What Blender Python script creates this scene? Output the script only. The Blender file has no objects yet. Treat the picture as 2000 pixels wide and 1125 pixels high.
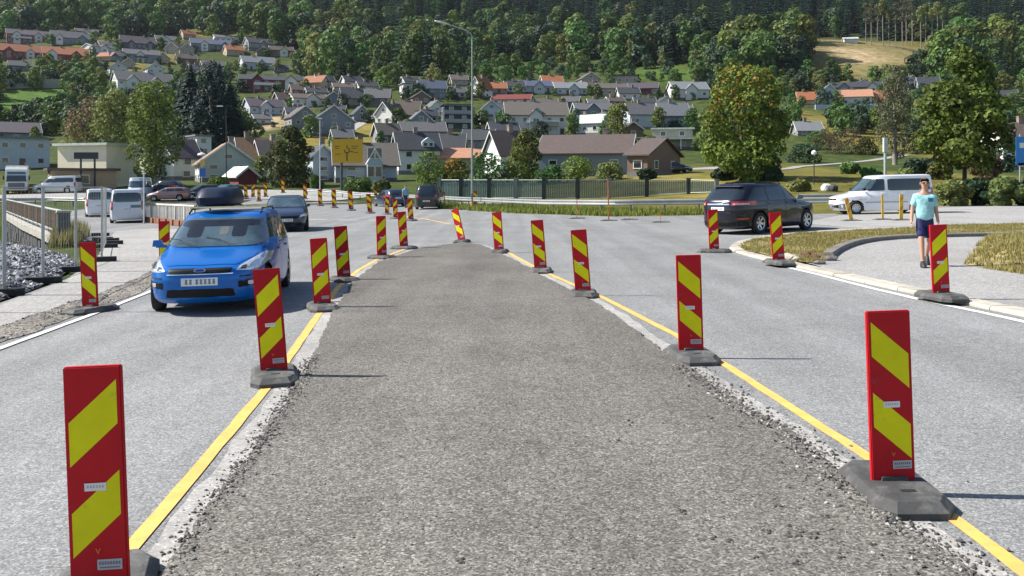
import bpy, bmesh, math, random
from mathutils import Vector, Matrix, noise
from mathutils.bvhtree import BVHTree

RND = random.Random(11)
SC = bpy.context.scene
COL = SC.collection

# ---------------------------------------------------------------- camera
CAM_H = 1.9
FPX = 1700.0                 # focal length in pixels of the 2000 x 1125 photograph
HORIZON = 355.0               # eye level sits high in the frame: a level camera with a dropped (shifted) frame
cam_data = bpy.data.cameras.new("camera")
cam_data.sensor_width = 36.0
cam_data.lens = 36.0 * FPX / 2000.0
cam_data.clip_start = 0.05
cam_data.clip_end = 6000.0
cam = bpy.data.objects.new("camera", cam_data)
cam.location = (0, 0, CAM_H)
cam_data.shift_y = -(562.5 - HORIZON) / 2000.0
cam.rotation_euler = (math.pi / 2, 0, 0)
COL.objects.link(cam)
SC.camera = cam

# ---------------------------------------------------------------- light
SUN_EL = math.radians(43.0)
SUN_DIR = Vector((-1.0, 0.13, 0)).normalized() * math.cos(SUN_EL) + Vector((0, 0, math.sin(SUN_EL)))
world = bpy.data.worlds.new("World")
SC.world = world
world.use_nodes = True
nt = world.node_tree
nt.nodes.clear()
sky = nt.nodes.new("ShaderNodeTexSky")
sky.sky_type = 'NISHITA'
sky.sun_disc = False
sky.sun_elevation = SUN_EL
sky.sun_rotation = math.atan2(SUN_DIR.x, SUN_DIR.y)
sky.air_density = 1.0
sky.dust_density = 0.6
bg = nt.nodes.new("ShaderNodeBackground")
bg.inputs[1].default_value = 0.085
wo = nt.nodes.new("ShaderNodeOutputWorld")
nt.links.new(sky.outputs[0], bg.inputs[0])
nt.links.new(bg.outputs[0], wo.inputs[0])
sun_data = bpy.data.lights.new("sun", 'SUN')
sun_data.energy = 5.0
sun_data.angle = math.radians(0.5)
sun_data.color = (1.0, 0.95, 0.87)
sun = bpy.data.objects.new("sun", sun_data)
sun.rotation_euler = (-SUN_DIR).to_track_quat('-Z', 'Y').to_euler()
sun.location = (-40, 5, 60)
COL.objects.link(sun)
HAZE = 0.00004               # density of the summer air
SC.view_settings.view_transform = 'Standard'
SC.view_settings.look = 'None'
SC.view_settings.exposure = 0.85
SC.view_settings.gamma = 1.0
SC.view_settings.use_curve_mapping = False
try:
    SC.cycles.max_bounces = 5
    SC.cycles.transparent_max_bounces = 6
    SC.cycles.use_denoising = True
except Exception:
    pass

# ---------------------------------------------------------------- terrain function
SLOPE = 0.02                 # the whole site falls gently to the left

def ray(u, v):
    return Vector(((u - 1000.0) / FPX, 1.0, -(v - HORIZON) / FPX))

def zrow(Y, v):              # height at which a point Y metres away shows at row v
    d = ray(1000, v)
    return CAM_H + d.z / d.y * Y

_rows = [(0, None), (72, None), (90, 386), (110, 352), (130, 346), (150, 340), (175, 321), (200, 291), (250, 241),
         (300, 203), (350, 168), (420, 136), (500, 96), (600, 50), (700, 10), (850, -60), (1100, -140), (1500, -230)]
_prof = [(y, 0.0 if v is None else zrow(y, v)) for y, v in _rows]

def smooth(a, b, x):
    t = max(0.0, min(1.0, (x - a) / (b - a)))
    return t * t * (3 - 2 * t)

def prof(Y):
    if Y <= 0:
        return 0.0
    for i in range(len(_prof) - 1):
        y0, z0 = _prof[i]
        y1, z1 = _prof[i + 1]
        if Y <= y1:
            t = (Y - y0) / (y1 - y0)
            return z0 + (z1 - z0) * t
    return _prof[-1][1]

def dip(x, y):               # the low ground left of the bridge wall
    # wall line from (-16.6, 31.6) to (-36, 62)
    nx, ny = -(62 - 31.6), (-36 + 16.6)
    l = math.hypot(nx, ny)
    s = ((x + 16.6) * nx + (y - 31.6) * ny) / l      # > 0 on the camera side of the wall line
    return 0.0 if s <= 0 else s

def T(x, y, ds=0.0):
    k = smooth(8, 26, x)
    ye = y + 20 * k * (1 - smooth(140, 260, y)) if y > 40 else y + 20 * k * smooth(20, 40, y)
    z = (prof(ye - 3) + prof(ye) * 2 + prof(ye + 3)) / 4
    xs = max(-26.0, min(26.0, x))
    z += SLOPE * xs * (1 - smooth(120, 200, y))
    if y > 150:
        a = smooth(150, 320, y)
        n = noise.noise((x * 0.011, y * 0.011, 1.7)) * 5 + noise.noise((x * 0.031, y * 0.031, 5.7)) * 1.8
        z += a * n
        # the knoll with the sandy bank on the right
        z += 13 * math.exp(-(((x - 165) / 70.0) ** 2 + ((y - 430) / 55.0) ** 2))
    # sunken ground in front of the bridge wall
    if x < -13 and 24 < y < 75:
        nx, ny = 30.4, 19.4
        l = math.hypot(nx, ny)
        s = -((x + 16.6) * nx + (y - 31.6) * ny) / l + ds
        if s > 0:
            z -= 2.3 * smooth(29.5, 46, y + 0.25 * (-(x + 16))) * smooth(0.0, 0.4, s) * (1 - smooth(10, 22, s))
    return z

def P(u, v, h=0.0):          # ground point that shows at photograph pixel (u, v)
    d = ray(u, v)
    o = Vector((0, 0, CAM_H))
    t0, t = 2.0, 2.0
    step = 0.6
    while t < 1500:
        p = o + d * t
        if p.z < T(p.x, p.y) + h:
            break
        t0 = t
        t += max(0.4, t * 0.01)
    a, b = t0, t
    for _ in range(30):
        m = (a + b) / 2
        p = o + d * m
        if p.z < T(p.x, p.y) + h:
            b = m
        else:
            a = m
    p = o + d * b
    return Vector((p.x, p.y, T(p.x, p.y) + h))

def NP(u, v, h=0.0):         # same on the plain sloping road plane (near field, also outside the frame)
    d = ray(u, v)
    t = (CAM_H - h) / (SLOPE * d.x - d.z)
    return Vector((d.x * t, d.y * t, SLOPE * d.x * t + h))

# ---------------------------------------------------------------- object helpers
def tag(o, label=None, cat=None, group=None, kind=None):
    if label: o['label'] = label
    if cat: o['category'] = cat
    if group: o['group'] = group
    if kind: o['kind'] = kind
    return o

def empty(name, loc=(0, 0, 0), rz=0.0, label=None, cat=None, group=None, tilt=False):
    o = bpy.data.objects.new(name, None)
    o.empty_display_size = 0.2
    COL.objects.link(o)
    m = Matrix.Translation(Vector(loc))
    if tilt:
        m = m @ Matrix.Rotation(-math.atan(SLOPE), 4, 'Y')
    m = m @ Matrix.Rotation(rz, 4, 'Z')
    o.matrix_world = m
    tag(o, label, cat, group)
    return o

def link_mesh(name, me, parent=None, mat=None):
    o = bpy.data.objects.new(name, me)
    COL.objects.link(o)
    if parent is not None:
        o.parent = parent
    return o

def copy_tree(o, parent=None):
    c = o.copy()
    COL.objects.link(c)
    if parent is not None:
        c.parent = parent
    for ch in o.children:
        copy_tree(ch, c)
    return c

class MB:
    """collects geometry, then links it as one mesh object"""
    def __init__(s):
        s.v, s.f, s.m, s.c = [], [], [], []
        s.mi = 0
    def add(s, verts, faces, mi=None):
        b = len(s.v)
        s.v += [tuple(p) for p in verts]
        for f in faces:
            s.f.append(tuple(b + i for i in f))
            s.m.append(s.mi if mi is None else mi)
    def box(s, c, d, rz=0.0, mi=None, taper=1.0, M4=None):
        x, y, z = d[0] / 2, d[1] / 2, d[2] / 2
        vs = []
        for sz in (-1, 1):
            k = 1.0 if sz < 0 else taper
            for sx, sy in ((-1, -1), (1, -1), (1, 1), (-1, 1)):
                p = Vector((sx * x * k, sy * y * k, sz * z))
                if rz: p = Matrix.Rotation(rz, 3, 'Z') @ p
                if M4 is not None: p = M4 @ p
                vs.append(p + Vector(c))
        s.add(vs, [(3, 2, 1, 0), (4, 5, 6, 7), (0, 1, 5, 4), (1, 2, 6, 5), (2, 3, 7, 6), (3, 0, 4, 7)], mi)
    def tube(s, a, b, r0, r1=None, n=8, mi=None, cap=True):
        a, b = Vector(a), Vector(b)
        r1 = r0 if r1 is None else r1
        d = (b - a).normalized()
        q = d.to_track_quat('Z', 'Y')
        vs = []
        for p, r in ((a, r0), (b, r1)):
            for i in range(n):
                t = 2 * math.pi * i / n
                vs.append(p + q @ Vector((r * math.cos(t), r * math.sin(t), 0)))
        fs = [(i, (i + 1) % n, n + (i + 1) % n, n + i) for i in range(n)]
        if cap:
            fs += [tuple(range(n - 1, -1, -1)), tuple(range(n, 2 * n))]
        s.add(vs, fs, mi)
    def path(s, pts, radii, n=8, mi=None):
        pts = [Vector(p) for p in pts]
        vs = []
        k = len(pts)
        for i, p in enumerate(pts):
            d = (pts[min(i + 1, k - 1)] - pts[max(i - 1, 0)]).normalized()
            q = d.to_track_quat('Z', 'Y')
            r = radii[i] if hasattr(radii, '__len__') else radii
            for j in range(n):
                t = 2 * math.pi * j / n
                vs.append(p + q @ Vector((r * math.cos(t), r * math.sin(t), 0)))
        fs = []
        for i in range(k - 1):
            for j in range(n):
                fs.append((i * n + j, i * n + (j + 1) % n, (i + 1) * n + (j + 1) % n, (i + 1) * n + j))
        fs += [tuple(range(n - 1, -1, -1)), tuple(range((k - 1) * n, k * n))]
        s.add(vs, fs, mi)
    def prism(s, poly, z0, z1, mi=None, M4=None):
        n = len(poly)
        vs = [Vector((p[0], p[1], z0)) for p in poly] + [Vector((p[0], p[1], z1)) for p in poly]
        if M4 is not None: vs = [M4 @ p for p in vs]
        s.add(vs, [tuple(range(n - 1, -1, -1)), tuple(range(n, 2 * n))] + [(i, (i + 1) % n, n + (i + 1) % n, n + i) for i in range(n)], mi)
    def lathe(s, prof_, n=24, axis='Z', mi=None, c=(0, 0, 0)):
        vs, fs = [], []
        k = len(prof_)
        for i in range(n):
            t = 2 * math.pi * i / n
            for r, z in prof_:
                if axis == 'Z': p = Vector((r * math.cos(t), r * math.sin(t), z))
                else: p = Vector((r * math.cos(t), z, r * math.sin(t)))
                vs.append(p + Vector(c))
        for i in range(n):
            for j in range(k - 1):
                a, b = i * k + j, ((i + 1) % n) * k + j
                fs.append((a, b, b + 1, a + 1))
        s.add(vs, fs, mi)
    def mesh(s, name, mats=None, smooth_=False, angle=None):
        me = bpy.data.meshes.new(name)
        me.from_pydata(s.v, [], s.f)
        for m in (mats if isinstance(mats, (list, tuple)) else [mats] if mats else []):
            me.materials.append(m)
        me.polygons.foreach_set('material_index', s.m)
        if smooth_ or angle:
            me.polygons.foreach_set('use_smooth', [True] * len(me.polygons))
            if angle:
                me.set_sharp_from_angle(angle=math.radians(angle))
        me.update()
        return me
    def build(s, name, mats=None, parent=None, smooth_=False, angle=None):
        return link_mesh(name, s.mesh(name, mats, smooth_, angle), parent)

def fix_normals(me):
    bm = bmesh.new(); bm.from_mesh(me)
    bmesh.ops.recalc_face_normals(bm, faces=bm.faces)
    bm.to_mesh(me); bm.free()

# ---------------------------------------------------------------- materials
def srgb(r, g, b):
    f = lambda c: c / 12.92 if c <= 0.04045 else ((c + 0.055) / 1.055) ** 2.4
    return (f(r), f(g), f(b))

MATS = {}
def new_mat(name):
    m = bpy.data.materials.new(name)
    m.use_nodes = True
    n = m.node_tree
    return m, n, n.nodes['Principled BSDF']

def node(n, t, **kw):
    x = n.nodes.new(t)
    for k, v in kw.items():
        if k in ('inp',):
            for kk, vv in v.items(): x.inputs[kk].default_value = vv
        else: setattr(x, k, v)
    return x

def ramp(n, src, stops):
    r = n.nodes.new('ShaderNodeValToRGB')
    el = r.color_ramp.elements
    while len(el) > len(stops): el.remove(el[-1])
    while len(el) < len(stops): el.new(0.5)
    for e, (p, c) in zip(el, stops):
        e.position = p
        e.color = (c, c, c, 1) if not hasattr(c, '__len__') else (*c[:3], 1)
    n.links.new(src, r.inputs[0])
    return r

def mat(name, col, rough=0.6, metal=0.0, var=0.1, scale=3.0, bump=0.0, rnd=0.0, coat=0.0, spec=0.5, detail=4, wear=None):
    """painted or plain surface with procedural variation; rnd varies it per object"""
    if name in MATS: return MATS[name]
    m, n, b = new_mat(name)
    b.inputs['Roughness'].default_value = rough
    b.inputs['Metallic'].default_value = metal
    b.inputs['Specular IOR Level'].default_value = spec
    if coat: b.inputs['Coat Weight'].default_value = coat; b.inputs['Coat Roughness'].default_value = 0.05
    tc = node(n, 'ShaderNodeTexCoord')
    nz = node(n, 'ShaderNodeTexNoise', inp={'Scale': scale, 'Detail': detail, 'Roughness': 0.6})
    n.links.new(tc.outputs['Object'], nz.inputs['Vector'])
    r = ramp(n, nz.outputs['Fac'], [(0.3, 1 - var), (0.7, 1 + var)])
    mul = node(n, 'ShaderNodeMix', data_type='RGBA', blend_type='MULTIPLY')
    mul.inputs[0].default_value = 1.0
    mul.inputs[6].default_value = (*col, 1)
    n.links.new(r.outputs[0], mul.inputs[7])
    out = mul.outputs[2]
    if wear:
        nz2 = node(n, 'ShaderNodeTexNoise', inp={'Scale': wear[1], 'Detail': 8, 'Roughness': 0.7})
        n.links.new(tc.outputs['Object'], nz2.inputs['Vector'])
        r2 = ramp(n, nz2.outputs['Fac'], [(wear[2], 0.0), (wear[2] + 0.12, wear[3])])
        mw = node(n, 'ShaderNodeMix', data_type='RGBA')
        n.links.new(r2.outputs[0], mw.inputs[0])
        n.links.new(out, mw.inputs[6])
        mw.inputs[7].default_value = (*wear[0], 1)
        out = mw.outputs[2]
    if rnd:
        oi = node(n, 'ShaderNodeObjectInfo')
        mr = node(n, 'ShaderNodeMapRange', inp={3: 1 - rnd, 4: 1 + rnd})
        n.links.new(oi.outputs['Random'], mr.inputs[0])
        hs = node(n, 'ShaderNodeHueSaturation')
        n.links.new(out, hs.inputs['Color'])
        n.links.new(mr.outputs[0], hs.inputs['Value'])
        out = hs.outputs[0]
    n.links.new(out, b.inputs['Base Color'])
    if bump:
        bp = node(n, 'ShaderNodeBump', inp={'Strength': bump, 'Distance': 0.02})
        n.links.new(nz.outputs['Fac'], bp.inputs['Height'])
        n.links.new(bp.outputs[0], b.inputs['Normal'])
    MATS[name] = m
    return m

def asphalt(name, base, speck, sc, blotch, warm=(1, 1, 1), bump=0.35, tracks=0.0, stains=0.0):
    m, n, b = new_mat(name)
    b.inputs['Roughness'].default_value = 0.85
    b.inputs['Specular IOR Level'].default_value = 0.25
    tc = node(n, 'ShaderNodeTexCoord')
    vo = node(n, 'ShaderNodeTexVoronoi', inp={'Scale': sc})
    n.links.new(tc.outputs['Object'], vo.inputs['Vector'])
    sep = node(n, 'ShaderNodeSeparateColor')
    n.links.new(vo.outputs['Color'], sep.inputs[0])
    r1 = ramp(n, sep.outputs[0], [(0.0, 1 - speck), (0.55, 1.0), (0.85, 1 + speck * 0.6), (1.0, 1 + speck * 1.8)])
    n1 = node(n, 'ShaderNodeTexNoise', inp={'Scale': 0.45, 'Detail': 7, 'Roughness': 0.65})
    n.links.new(tc.outputs['Object'], n1.inputs['Vector'])
    r2 = ramp(n, n1.outputs['Fac'], [(0.3, 1 - blotch), (0.7, 1 + blotch)])
    n3 = node(n, 'ShaderNodeTexNoise', inp={'Scale': 14.0, 'Detail': 6, 'Roughness': 0.75})
    n.links.new(tc.outputs['Object'], n3.inputs['Vector'])
    r3 = ramp(n, n3.outputs['Fac'], [(0.3, 1 - blotch * 1.1), (0.7, 1 + blotch * 1.1)])
    col = node(n, 'ShaderNodeMix', data_type='RGBA', blend_type='MULTIPLY'); col.inputs[0].default_value = 1
    col.inputs[6].default_value = (base * warm[0], base * warm[1], base * warm[2], 1)
    n.links.new(r1.outputs[0], col.inputs[7])
    c2 = node(n, 'ShaderNodeMix', data_type='RGBA', blend_type='MULTIPLY'); c2.inputs[0].default_value = 1
    n.links.new(col.outputs[2], c2.inputs[6]); n.links.new(r2.outputs[0], c2.inputs[7])
    c3 = node(n, 'ShaderNodeMix', data_type='RGBA', blend_type='MULTIPLY'); c3.inputs[0].default_value = 1
    n.links.new(c2.outputs[2], c3.inputs[6]); n.links.new(r3.outputs[0], c3.inputs[7])
    out = c3.outputs[2]
    if tracks:
        mp = node(n, 'ShaderNodeMapping'); mp.inputs['Scale'].default_value = (0.9, 0.045, 1)
        mp.inputs['Rotation'].default_value = (0, 0, math.radians(-4))
        n.links.new(tc.outputs['Object'], mp.inputs[0])
        nt_ = node(n, 'ShaderNodeTexNoise', inp={'Scale': 1.6, 'Detail': 3})
        n.links.new(mp.outputs[0], nt_.inputs['Vector'])
        rt = ramp(n, nt_.outputs['Fac'], [(0.35, 1 - tracks), (0.65, 1 + tracks)])
        c4 = node(n, 'ShaderNodeMix', data_type='RGBA', blend_type='MULTIPLY'); c4.inputs[0].default_value = 1
        n.links.new(out, c4.inputs[6]); n.links.new(rt.outputs[0], c4.inputs[7])
        out = c4.outputs[2]
    if stains:
        ns = node(n, 'ShaderNodeTexNoise', inp={'Scale': 1.3, 'Detail': 9, 'Roughness': 0.72, 'Distortion': 0.6})
        n.links.new(tc.outputs['Object'], ns.inputs['Vector'])
        rs = ramp(n, ns.outputs['Fac'], [(0.56, 1.0), (0.70, 1 - stains)])
        c5 = node(n, 'ShaderNodeMix', data_type='RGBA', blend_type='MULTIPLY'); c5.inputs[0].default_value = 1
        n.links.new(out, c5.inputs[6]); n.links.new(rs.outputs[0], c5.inputs[7])
        out = c5.outputs[2]
    n.links.new(out, b.inputs['Base Color'])
    bp = node(n, 'ShaderNodeBump', inp={'Strength': bump, 'Distance': 0.012})
    n.links.new(sep.outputs[0], bp.inputs['Height'])
    n.links.new(bp.outputs[0], b.inputs['Normal'])
    MATS[name] = m
    return m

def leaf_mat(name, col, var=0.35, hue=0.03, trans=0.35, tip=None):
    """foliage: tint attribute varies each leaf clump, object random varies each plant"""
    m, n, b = new_mat(name)
    at = node(n, 'ShaderNodeAttribute', attribute_name='tint')
    oi = node(n, 'ShaderNodeObjectInfo')
    mx = node(n, 'ShaderNodeMix', data_type='RGBA')
    mx.inputs[6].default_value = (*[c * (1 - var) for c in col], 1)
    mx.inputs[7].default_value = (*[c * (1 + var) for c in (tip if tip else col)], 1)
    n.links.new(at.outputs['Fac'], mx.inputs[0])
    hs = node(n, 'ShaderNodeHueSaturation')
    mr = node(n, 'ShaderNodeMapRange', inp={3: 0.5 - hue, 4: 0.5 + hue})
    mv = node(n, 'ShaderNodeMath', operation='MULTIPLY'); mv.inputs[1].default_value = 7.31
    fr = node(n, 'ShaderNodeMath', operation='FRACT')
    mr2 = node(n, 'ShaderNodeMapRange', inp={3: 0.70, 4: 1.35})
    n.links.new(oi.outputs['Random'], mr.inputs[0])
    n.links.new(oi.outputs['Random'], mv.inputs[0]); n.links.new(mv.outputs[0], fr.inputs[0]); n.links.new(fr.outputs[0], mr2.inputs[0])
    n.links.new(mr.outputs[0], hs.inputs['Hue']); n.links.new(mr2.outputs[0], hs.inputs['Value'])
    n.links.new(mx.outputs[2], hs.inputs['Color'])
    n.links.new(hs.outputs[0], b.inputs['Base Color'])
    b.inputs['Roughness'].default_value = 0.6
    b.inputs['Specular IOR Level'].default_value = 0.25
    tr = node(n, 'ShaderNodeBsdfTranslucent')
    n.links.new(hs.outputs[0], tr.inputs[0])
    ms = node(n, 'ShaderNodeMixShader'); ms.inputs[0].default_value = trans
    o = n.nodes['Material Output']
    n.links.new(b.outputs[0], ms.inputs[1]); n.links.new(tr.outputs[0], ms.inputs[2]); n.links.new(ms.outputs[0], o.inputs[0])
    MATS[name] = m
    return m

# ================================================================ SETTING
def in_poly(x, y, poly):
    c = False
    j = len(poly) - 1
    for i in range(len(poly)):
        xi, yi = poly[i][0], poly[i][1]
        xj, yj = poly[j][0], poly[j][1]
        if (yi > y) != (yj > y) and x < (xj - xi) * (y - yi) / (yj - yi) + xi:
            c = not c
        j = i
    return c

def xy(*px):
    return [(p.x, p.y) for p in (P(u, v) for u, v in px)]

def drape(name, poly, h, m, cell=2.0, kind='structure', parent=None, skirt=0.0, zf=None):
    zf = zf or T
    bm = bmesh.new()
    vs = [bm.verts.new((p[0], p[1], 0)) for p in poly]
    bm.faces.new(vs)
    bmesh.ops.triangulate(bm, faces=bm.faces[:])
    xs = [p[0] for p in poly]; ys = [p[1] for p in poly]
    for ax, lo, hi in ((0, min(xs), max(xs)), (1, min(ys), max(ys))):
        k = math.floor(lo / cell) + 1
        while k * cell < hi:
            co = (k * cell, 0, 0) if ax == 0 else (0, k * cell, 0)
            no = (1, 0, 0) if ax == 0 else (0, 1, 0)
            bmesh.ops.bisect_plane(bm, geom=bm.verts[:] + bm.edges[:] + bm.faces[:], plane_co=co, plane_no=no)
            k += 1
    for f in bm.faces:
        f.normal_update()
        if f.normal.z < 0: f.normal_flip()
    for vtx in bm.verts:
        vtx.co.z = zf(vtx.co.x, vtx.co.y) + h
    if skirt:
        be = [e for e in bm.edges if e.is_boundary]
        r = bmesh.ops.extrude_edge_only(bm, edges=be)
        for g in r['geom']:
            if isinstance(g, bmesh.types.BMVert):
                g.co.z -= skirt
    me = bpy.data.meshes.new(name)
    bm.to_mesh(me); bm.free()
    me.materials.append(m)
    o = link_mesh(name, me, parent)
    if kind: o['kind'] = kind
    return o

def resample(pts, step):
    out = [Vector(pts[0])]
    for a, b in zip(pts, pts[1:]):
        a, b = Vector(a), Vector(b)
        n = max(1, int(round((b - a).length / step)))
        for i in range(1, n + 1):
            out.append(a.lerp(b, i / n))
    return out

def smooth_line(pts, it=2):
    pts = [Vector(p) for p in pts]
    for _ in range(it):
        q = [pts[0]]
        for a, b in zip(pts, pts[1:]):
            q += [a.lerp(b, 0.25), a.lerp(b, 0.75)]
        q.append(pts[-1])
        pts = q
    return pts

def offset_line(pts, d):
    out = []
    for i, p in enumerate(pts):
        t = (pts[min(i + 1, len(pts) - 1)] - pts[max(i - 1, 0)])
        n = Vector((-t.y, t.x, 0)).normalized()
        out.append(Vector((p.x, p.y, 0)) + n * d)
    return out

def ribbon(name, pts, width, h, m, step=0.5, cols=1, jit=0.0, kind='structure', parent=None):
    pts = resample([Vector((p[0], p[1], 0)) for p in pts], step)
    rows = []
    for k in range(cols + 1):
        rows.append(offset_line(pts, width * (k / cols - 0.5)))
    mb = MB()
    n = len(pts)
    vs = []
    for k, r in enumerate(rows):
        for i, p in enumerate(r):
            x, y = p.x, p.y
            if jit and k in (0, cols):
                x += RND.uniform(-jit, jit); y += RND.uniform(-jit, jit)
            vs.append((x, y, T(x, y) + h))
    fs = []
    for k in range(cols):
        for i in range(n - 1):
            fs.append((k * n + i, k * n + i + 1, (k + 1) * n + i + 1, (k + 1) * n + i))
    mb.add(vs, fs)
    me = mb.mesh(name, m)
    bm = bmesh.new(); bm.from_mesh(me)
    for f in bm.faces:
        f.normal_update()
        if f.normal.z < 0: f.normal_flip()
    bm.to_mesh(me); bm.free()
    o = link_mesh(name, me, parent)
    if kind: o['kind'] = kind
    return o

# ---- ground sheet -------------------------------------------------
def proj(p):
    q = Vector(p) - Vector((0, 0, CAM_H))
    if q.y < 0.1: return (-1e6, -1e6)
    return (1000 + FPX * q.x / q.y, HORIZON - FPX * q.z / q.y)

# natural patches of the hillside (centre and half size where they show in the photograph, fed back to world positions)
PATCHES = []
def patch(u, v, ru, rv, typ, s=1.0):
    c, a, b = P(u, v), P(u + ru, v), P(u, v - rv)
    PATCHES.append((c.x, c.y, max(2, abs(a.x - c.x)), max(3, abs(b.y - c.y)), typ, s))
for args in ((1668, 107, 34, 13, 2, 0.85), (1755, 97, 55, 12, 1, 0.5), (1700, 84, 40, 6, 2, .3), (1700, 265, 85, 45, 1, 0.9), (1570, 120, 70, 36, 1, 0.55),
             (268, 122, 55, 16, 1, 1.3), (225, 82, 45, 14, 1, 0.9), (430, 64, 70, 14, 1, 0.8), (690, 265, 75, 26, 1, 1.2), (560, 72, 40, 12, 1, 0.8),
             (70, 205, 140, 36, 3, 1.2), (530, 236, 45, 16, 2, 0.8), (1300, 345, 90, 12, 1, 1.2), (1500, 360, 420, 30, 1, 0.6),
             (1290, 148, 70, 14, 3, 0.7), (1940, 130, 60, 40, 1, 0.6), (1850, 345, 120, 18, 1, 0.7), (980, 128, 50, 12, 3, 0.8), (140, 368, 110, 8, 1, 0.7)):
    patch(*args)

m, n, b = new_mat('ground_grass')
at = node(n, 'ShaderNodeAttribute', attribute_name='zone')
sp_ = node(n, 'ShaderNodeSeparateColor'); n.links.new(at.outputs['Color'], sp_.inputs[0])
tc = node(n, 'ShaderNodeTexCoord')
nz = node(n, 'ShaderNodeTexNoise', inp={'Scale': 0.35, 'Detail': 9, 'Roughness': 0.72}); n.links.new(tc.outputs['Object'], nz.inputs['Vector'])
base = ramp(n, nz.outputs['Fac'], [(0.3, (0.022, 0.034, 0.010)), (0.5, (0.050, 0.070, 0.018)), (0.72, (0.105, 0.115, 0.035))])
prev = base.outputs[0]
for ch, cols in ((0, ((0.11, 0.10, 0.022), (0.26, 0.21, 0.055))), (2, ((0.05, 0.10, 0.015), (0.10, 0.17, 0.03))), (1, ((0.22, 0.16, 0.09), (0.55, 0.42, 0.25)))):
    rr = ramp(n, nz.outputs['Fac'], [(0.35, cols[0]), (0.65, cols[1])])
    mm = node(n, 'ShaderNodeMix', data_type='RGBA')
    n.links.new(sp_.outputs[ch], mm.inputs[0]); n.links.new(prev, mm.inputs[6]); n.links.new(rr.outputs[0], mm.inputs[7])
    prev = mm.outputs[2]
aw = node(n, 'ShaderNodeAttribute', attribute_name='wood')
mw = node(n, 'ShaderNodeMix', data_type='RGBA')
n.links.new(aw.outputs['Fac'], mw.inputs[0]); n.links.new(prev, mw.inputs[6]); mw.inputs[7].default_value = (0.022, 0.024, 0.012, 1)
n.links.new(mw.outputs[2], b.inputs['Base Color'])
b.inputs['Roughness'].default_value = 0.95; b.inputs['Specular IOR Level'].default_value = 0.1
bp = node(n, 'ShaderNodeBump', inp={'Strength': 0.8, 'Distance': 0.3}); n.links.new(nz.outputs['Fac'], bp.inputs['Height']); n.links.new(bp.outputs[0], b.inputs['Normal'])
GRASS_MAT = m

def axis(lims):
    out = [lims[0][0]]
    for a, b_, s in lims:
        k = max(1, int(round((b_ - a) / s)))
        out += [a + (b_ - a) * i / k for i in range(1, k + 1)]
    return out
gx = axis([(-1500, -500, 100), (-500, -160, 14), (-160, -60, 5), (-60, 60, 1.25), (60, 160, 5), (160, 500, 14), (500, 1500, 100)])
gy = axis([(-60, -8, 12), (-8, 24, 4), (24, 90, 1.25), (90, 180, 3), (180, 450, 7), (450, 900, 15), (900, 1500, 50)])
vs = []; zone = []; wd = []
for y in gy:
    for x in gx:
        vs.append((x, y, (min(T(x, y), T(x, y, 1.6)) if -42 < x < -12 else T(x, y)) - (0.045 if y < 80 else 0.0)))
        z3 = [0.0, 0.0, 0.0]
        for cx, cy, rx, ry, typ, s in PATCHES:
            q = ((x - cx) / rx) ** 2 + ((y - cy) / ry) ** 2
            if q < 2.2:
                z3[{1: 0, 2: 1, 3: 2}[typ]] = max(z3[{1: 0, 2: 1, 3: 2}[typ]], min(1, s * (1 - smooth(0.6, 2.2, q))))
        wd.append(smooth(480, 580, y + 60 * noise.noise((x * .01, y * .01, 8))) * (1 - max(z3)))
        zone.append((*z3, 1))
nx = len(gx)
fs = [(j * nx + i, j * nx + i + 1, (j + 1) * nx + i + 1, (j + 1) * nx + i) for j in range(len(gy) - 1) for i in range(nx - 1)]
me = bpy.data.meshes.new('ground'); me.from_pydata(vs, [], fs)
ca = me.color_attributes.new('zone', 'FLOAT_COLOR', 'POINT')
ca.data.foreach_set('color', [c for z in zone for c in z])
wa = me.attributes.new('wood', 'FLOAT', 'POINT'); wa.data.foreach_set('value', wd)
me.polygons.foreach_set('use_smooth', [True] * len(me.polygons))
me.materials.append(GRASS_MAT)
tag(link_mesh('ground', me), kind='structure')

# ---- materials of the roadworks --------------------------------------
A_ROAD = asphalt('asphalt_worn', 0.215, 0.40, 90, 0.13, (0.99, 1.0, 1.0), 0.3, tracks=0.12, stains=0.16)
A_FAR = asphalt('asphalt_light', 0.30, 0.30, 30, 0.12, (1.02, 1.0, 0.96), 0.3, tracks=0.05)
A_ISLE = asphalt('asphalt_planed', 0.150, 0.60, 85, 0.20, (1.06, 1.0, 0.90), 0.8, tracks=0.10, stains=0.30)
A_PAVE = asphalt('pavement_dusty', 0.30, 0.25, 40, 0.13, (1.03, 1.0, 0.95), 0.3, stains=0.25)
A_DIRT = asphalt('dirt_crumbled', 0.17, 0.6, 28, 0.35, (1.10, 1.0, 0.86), 1.0, stains=0.4)
A_DUST = asphalt('dust_strip', 0.33, 0.22, 60, 0.22, (1.03, 1.0, 0.95), 0.6, stains=0.3)
WHITE_LINE = mat('white_road_paint', (0.72, 0.72, 0.69), 0.7, var=0.12, scale=5, wear=((0.3, 0.3, 0.3), 18, 0.55, 0.9))
YEL_LINE = mat('yellow_road_paint', (0.78, 0.42, 0.10), 0.75, var=0.14, scale=6, wear=((0.34, 0.30, 0.22), 26, 0.53, 0.85))
CONC = mat('concrete', (0.36, 0.34, 0.30), 0.85, var=0.18, scale=3, bump=0.4, detail=8)
KERB_M = mat('kerb_concrete', (0.42, 0.385, 0.32), 0.85, var=0.22, scale=5, bump=0.5, rnd=0.12, detail=8, wear=((0.16, 0.14, 0.11), 4, .55, .6))
KERB_D = mat('kerb_granite', (0.17, 0.155, 0.14), 0.8, var=0.3, scale=12, bump=0.4, rnd=0.15, detail=8)
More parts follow.
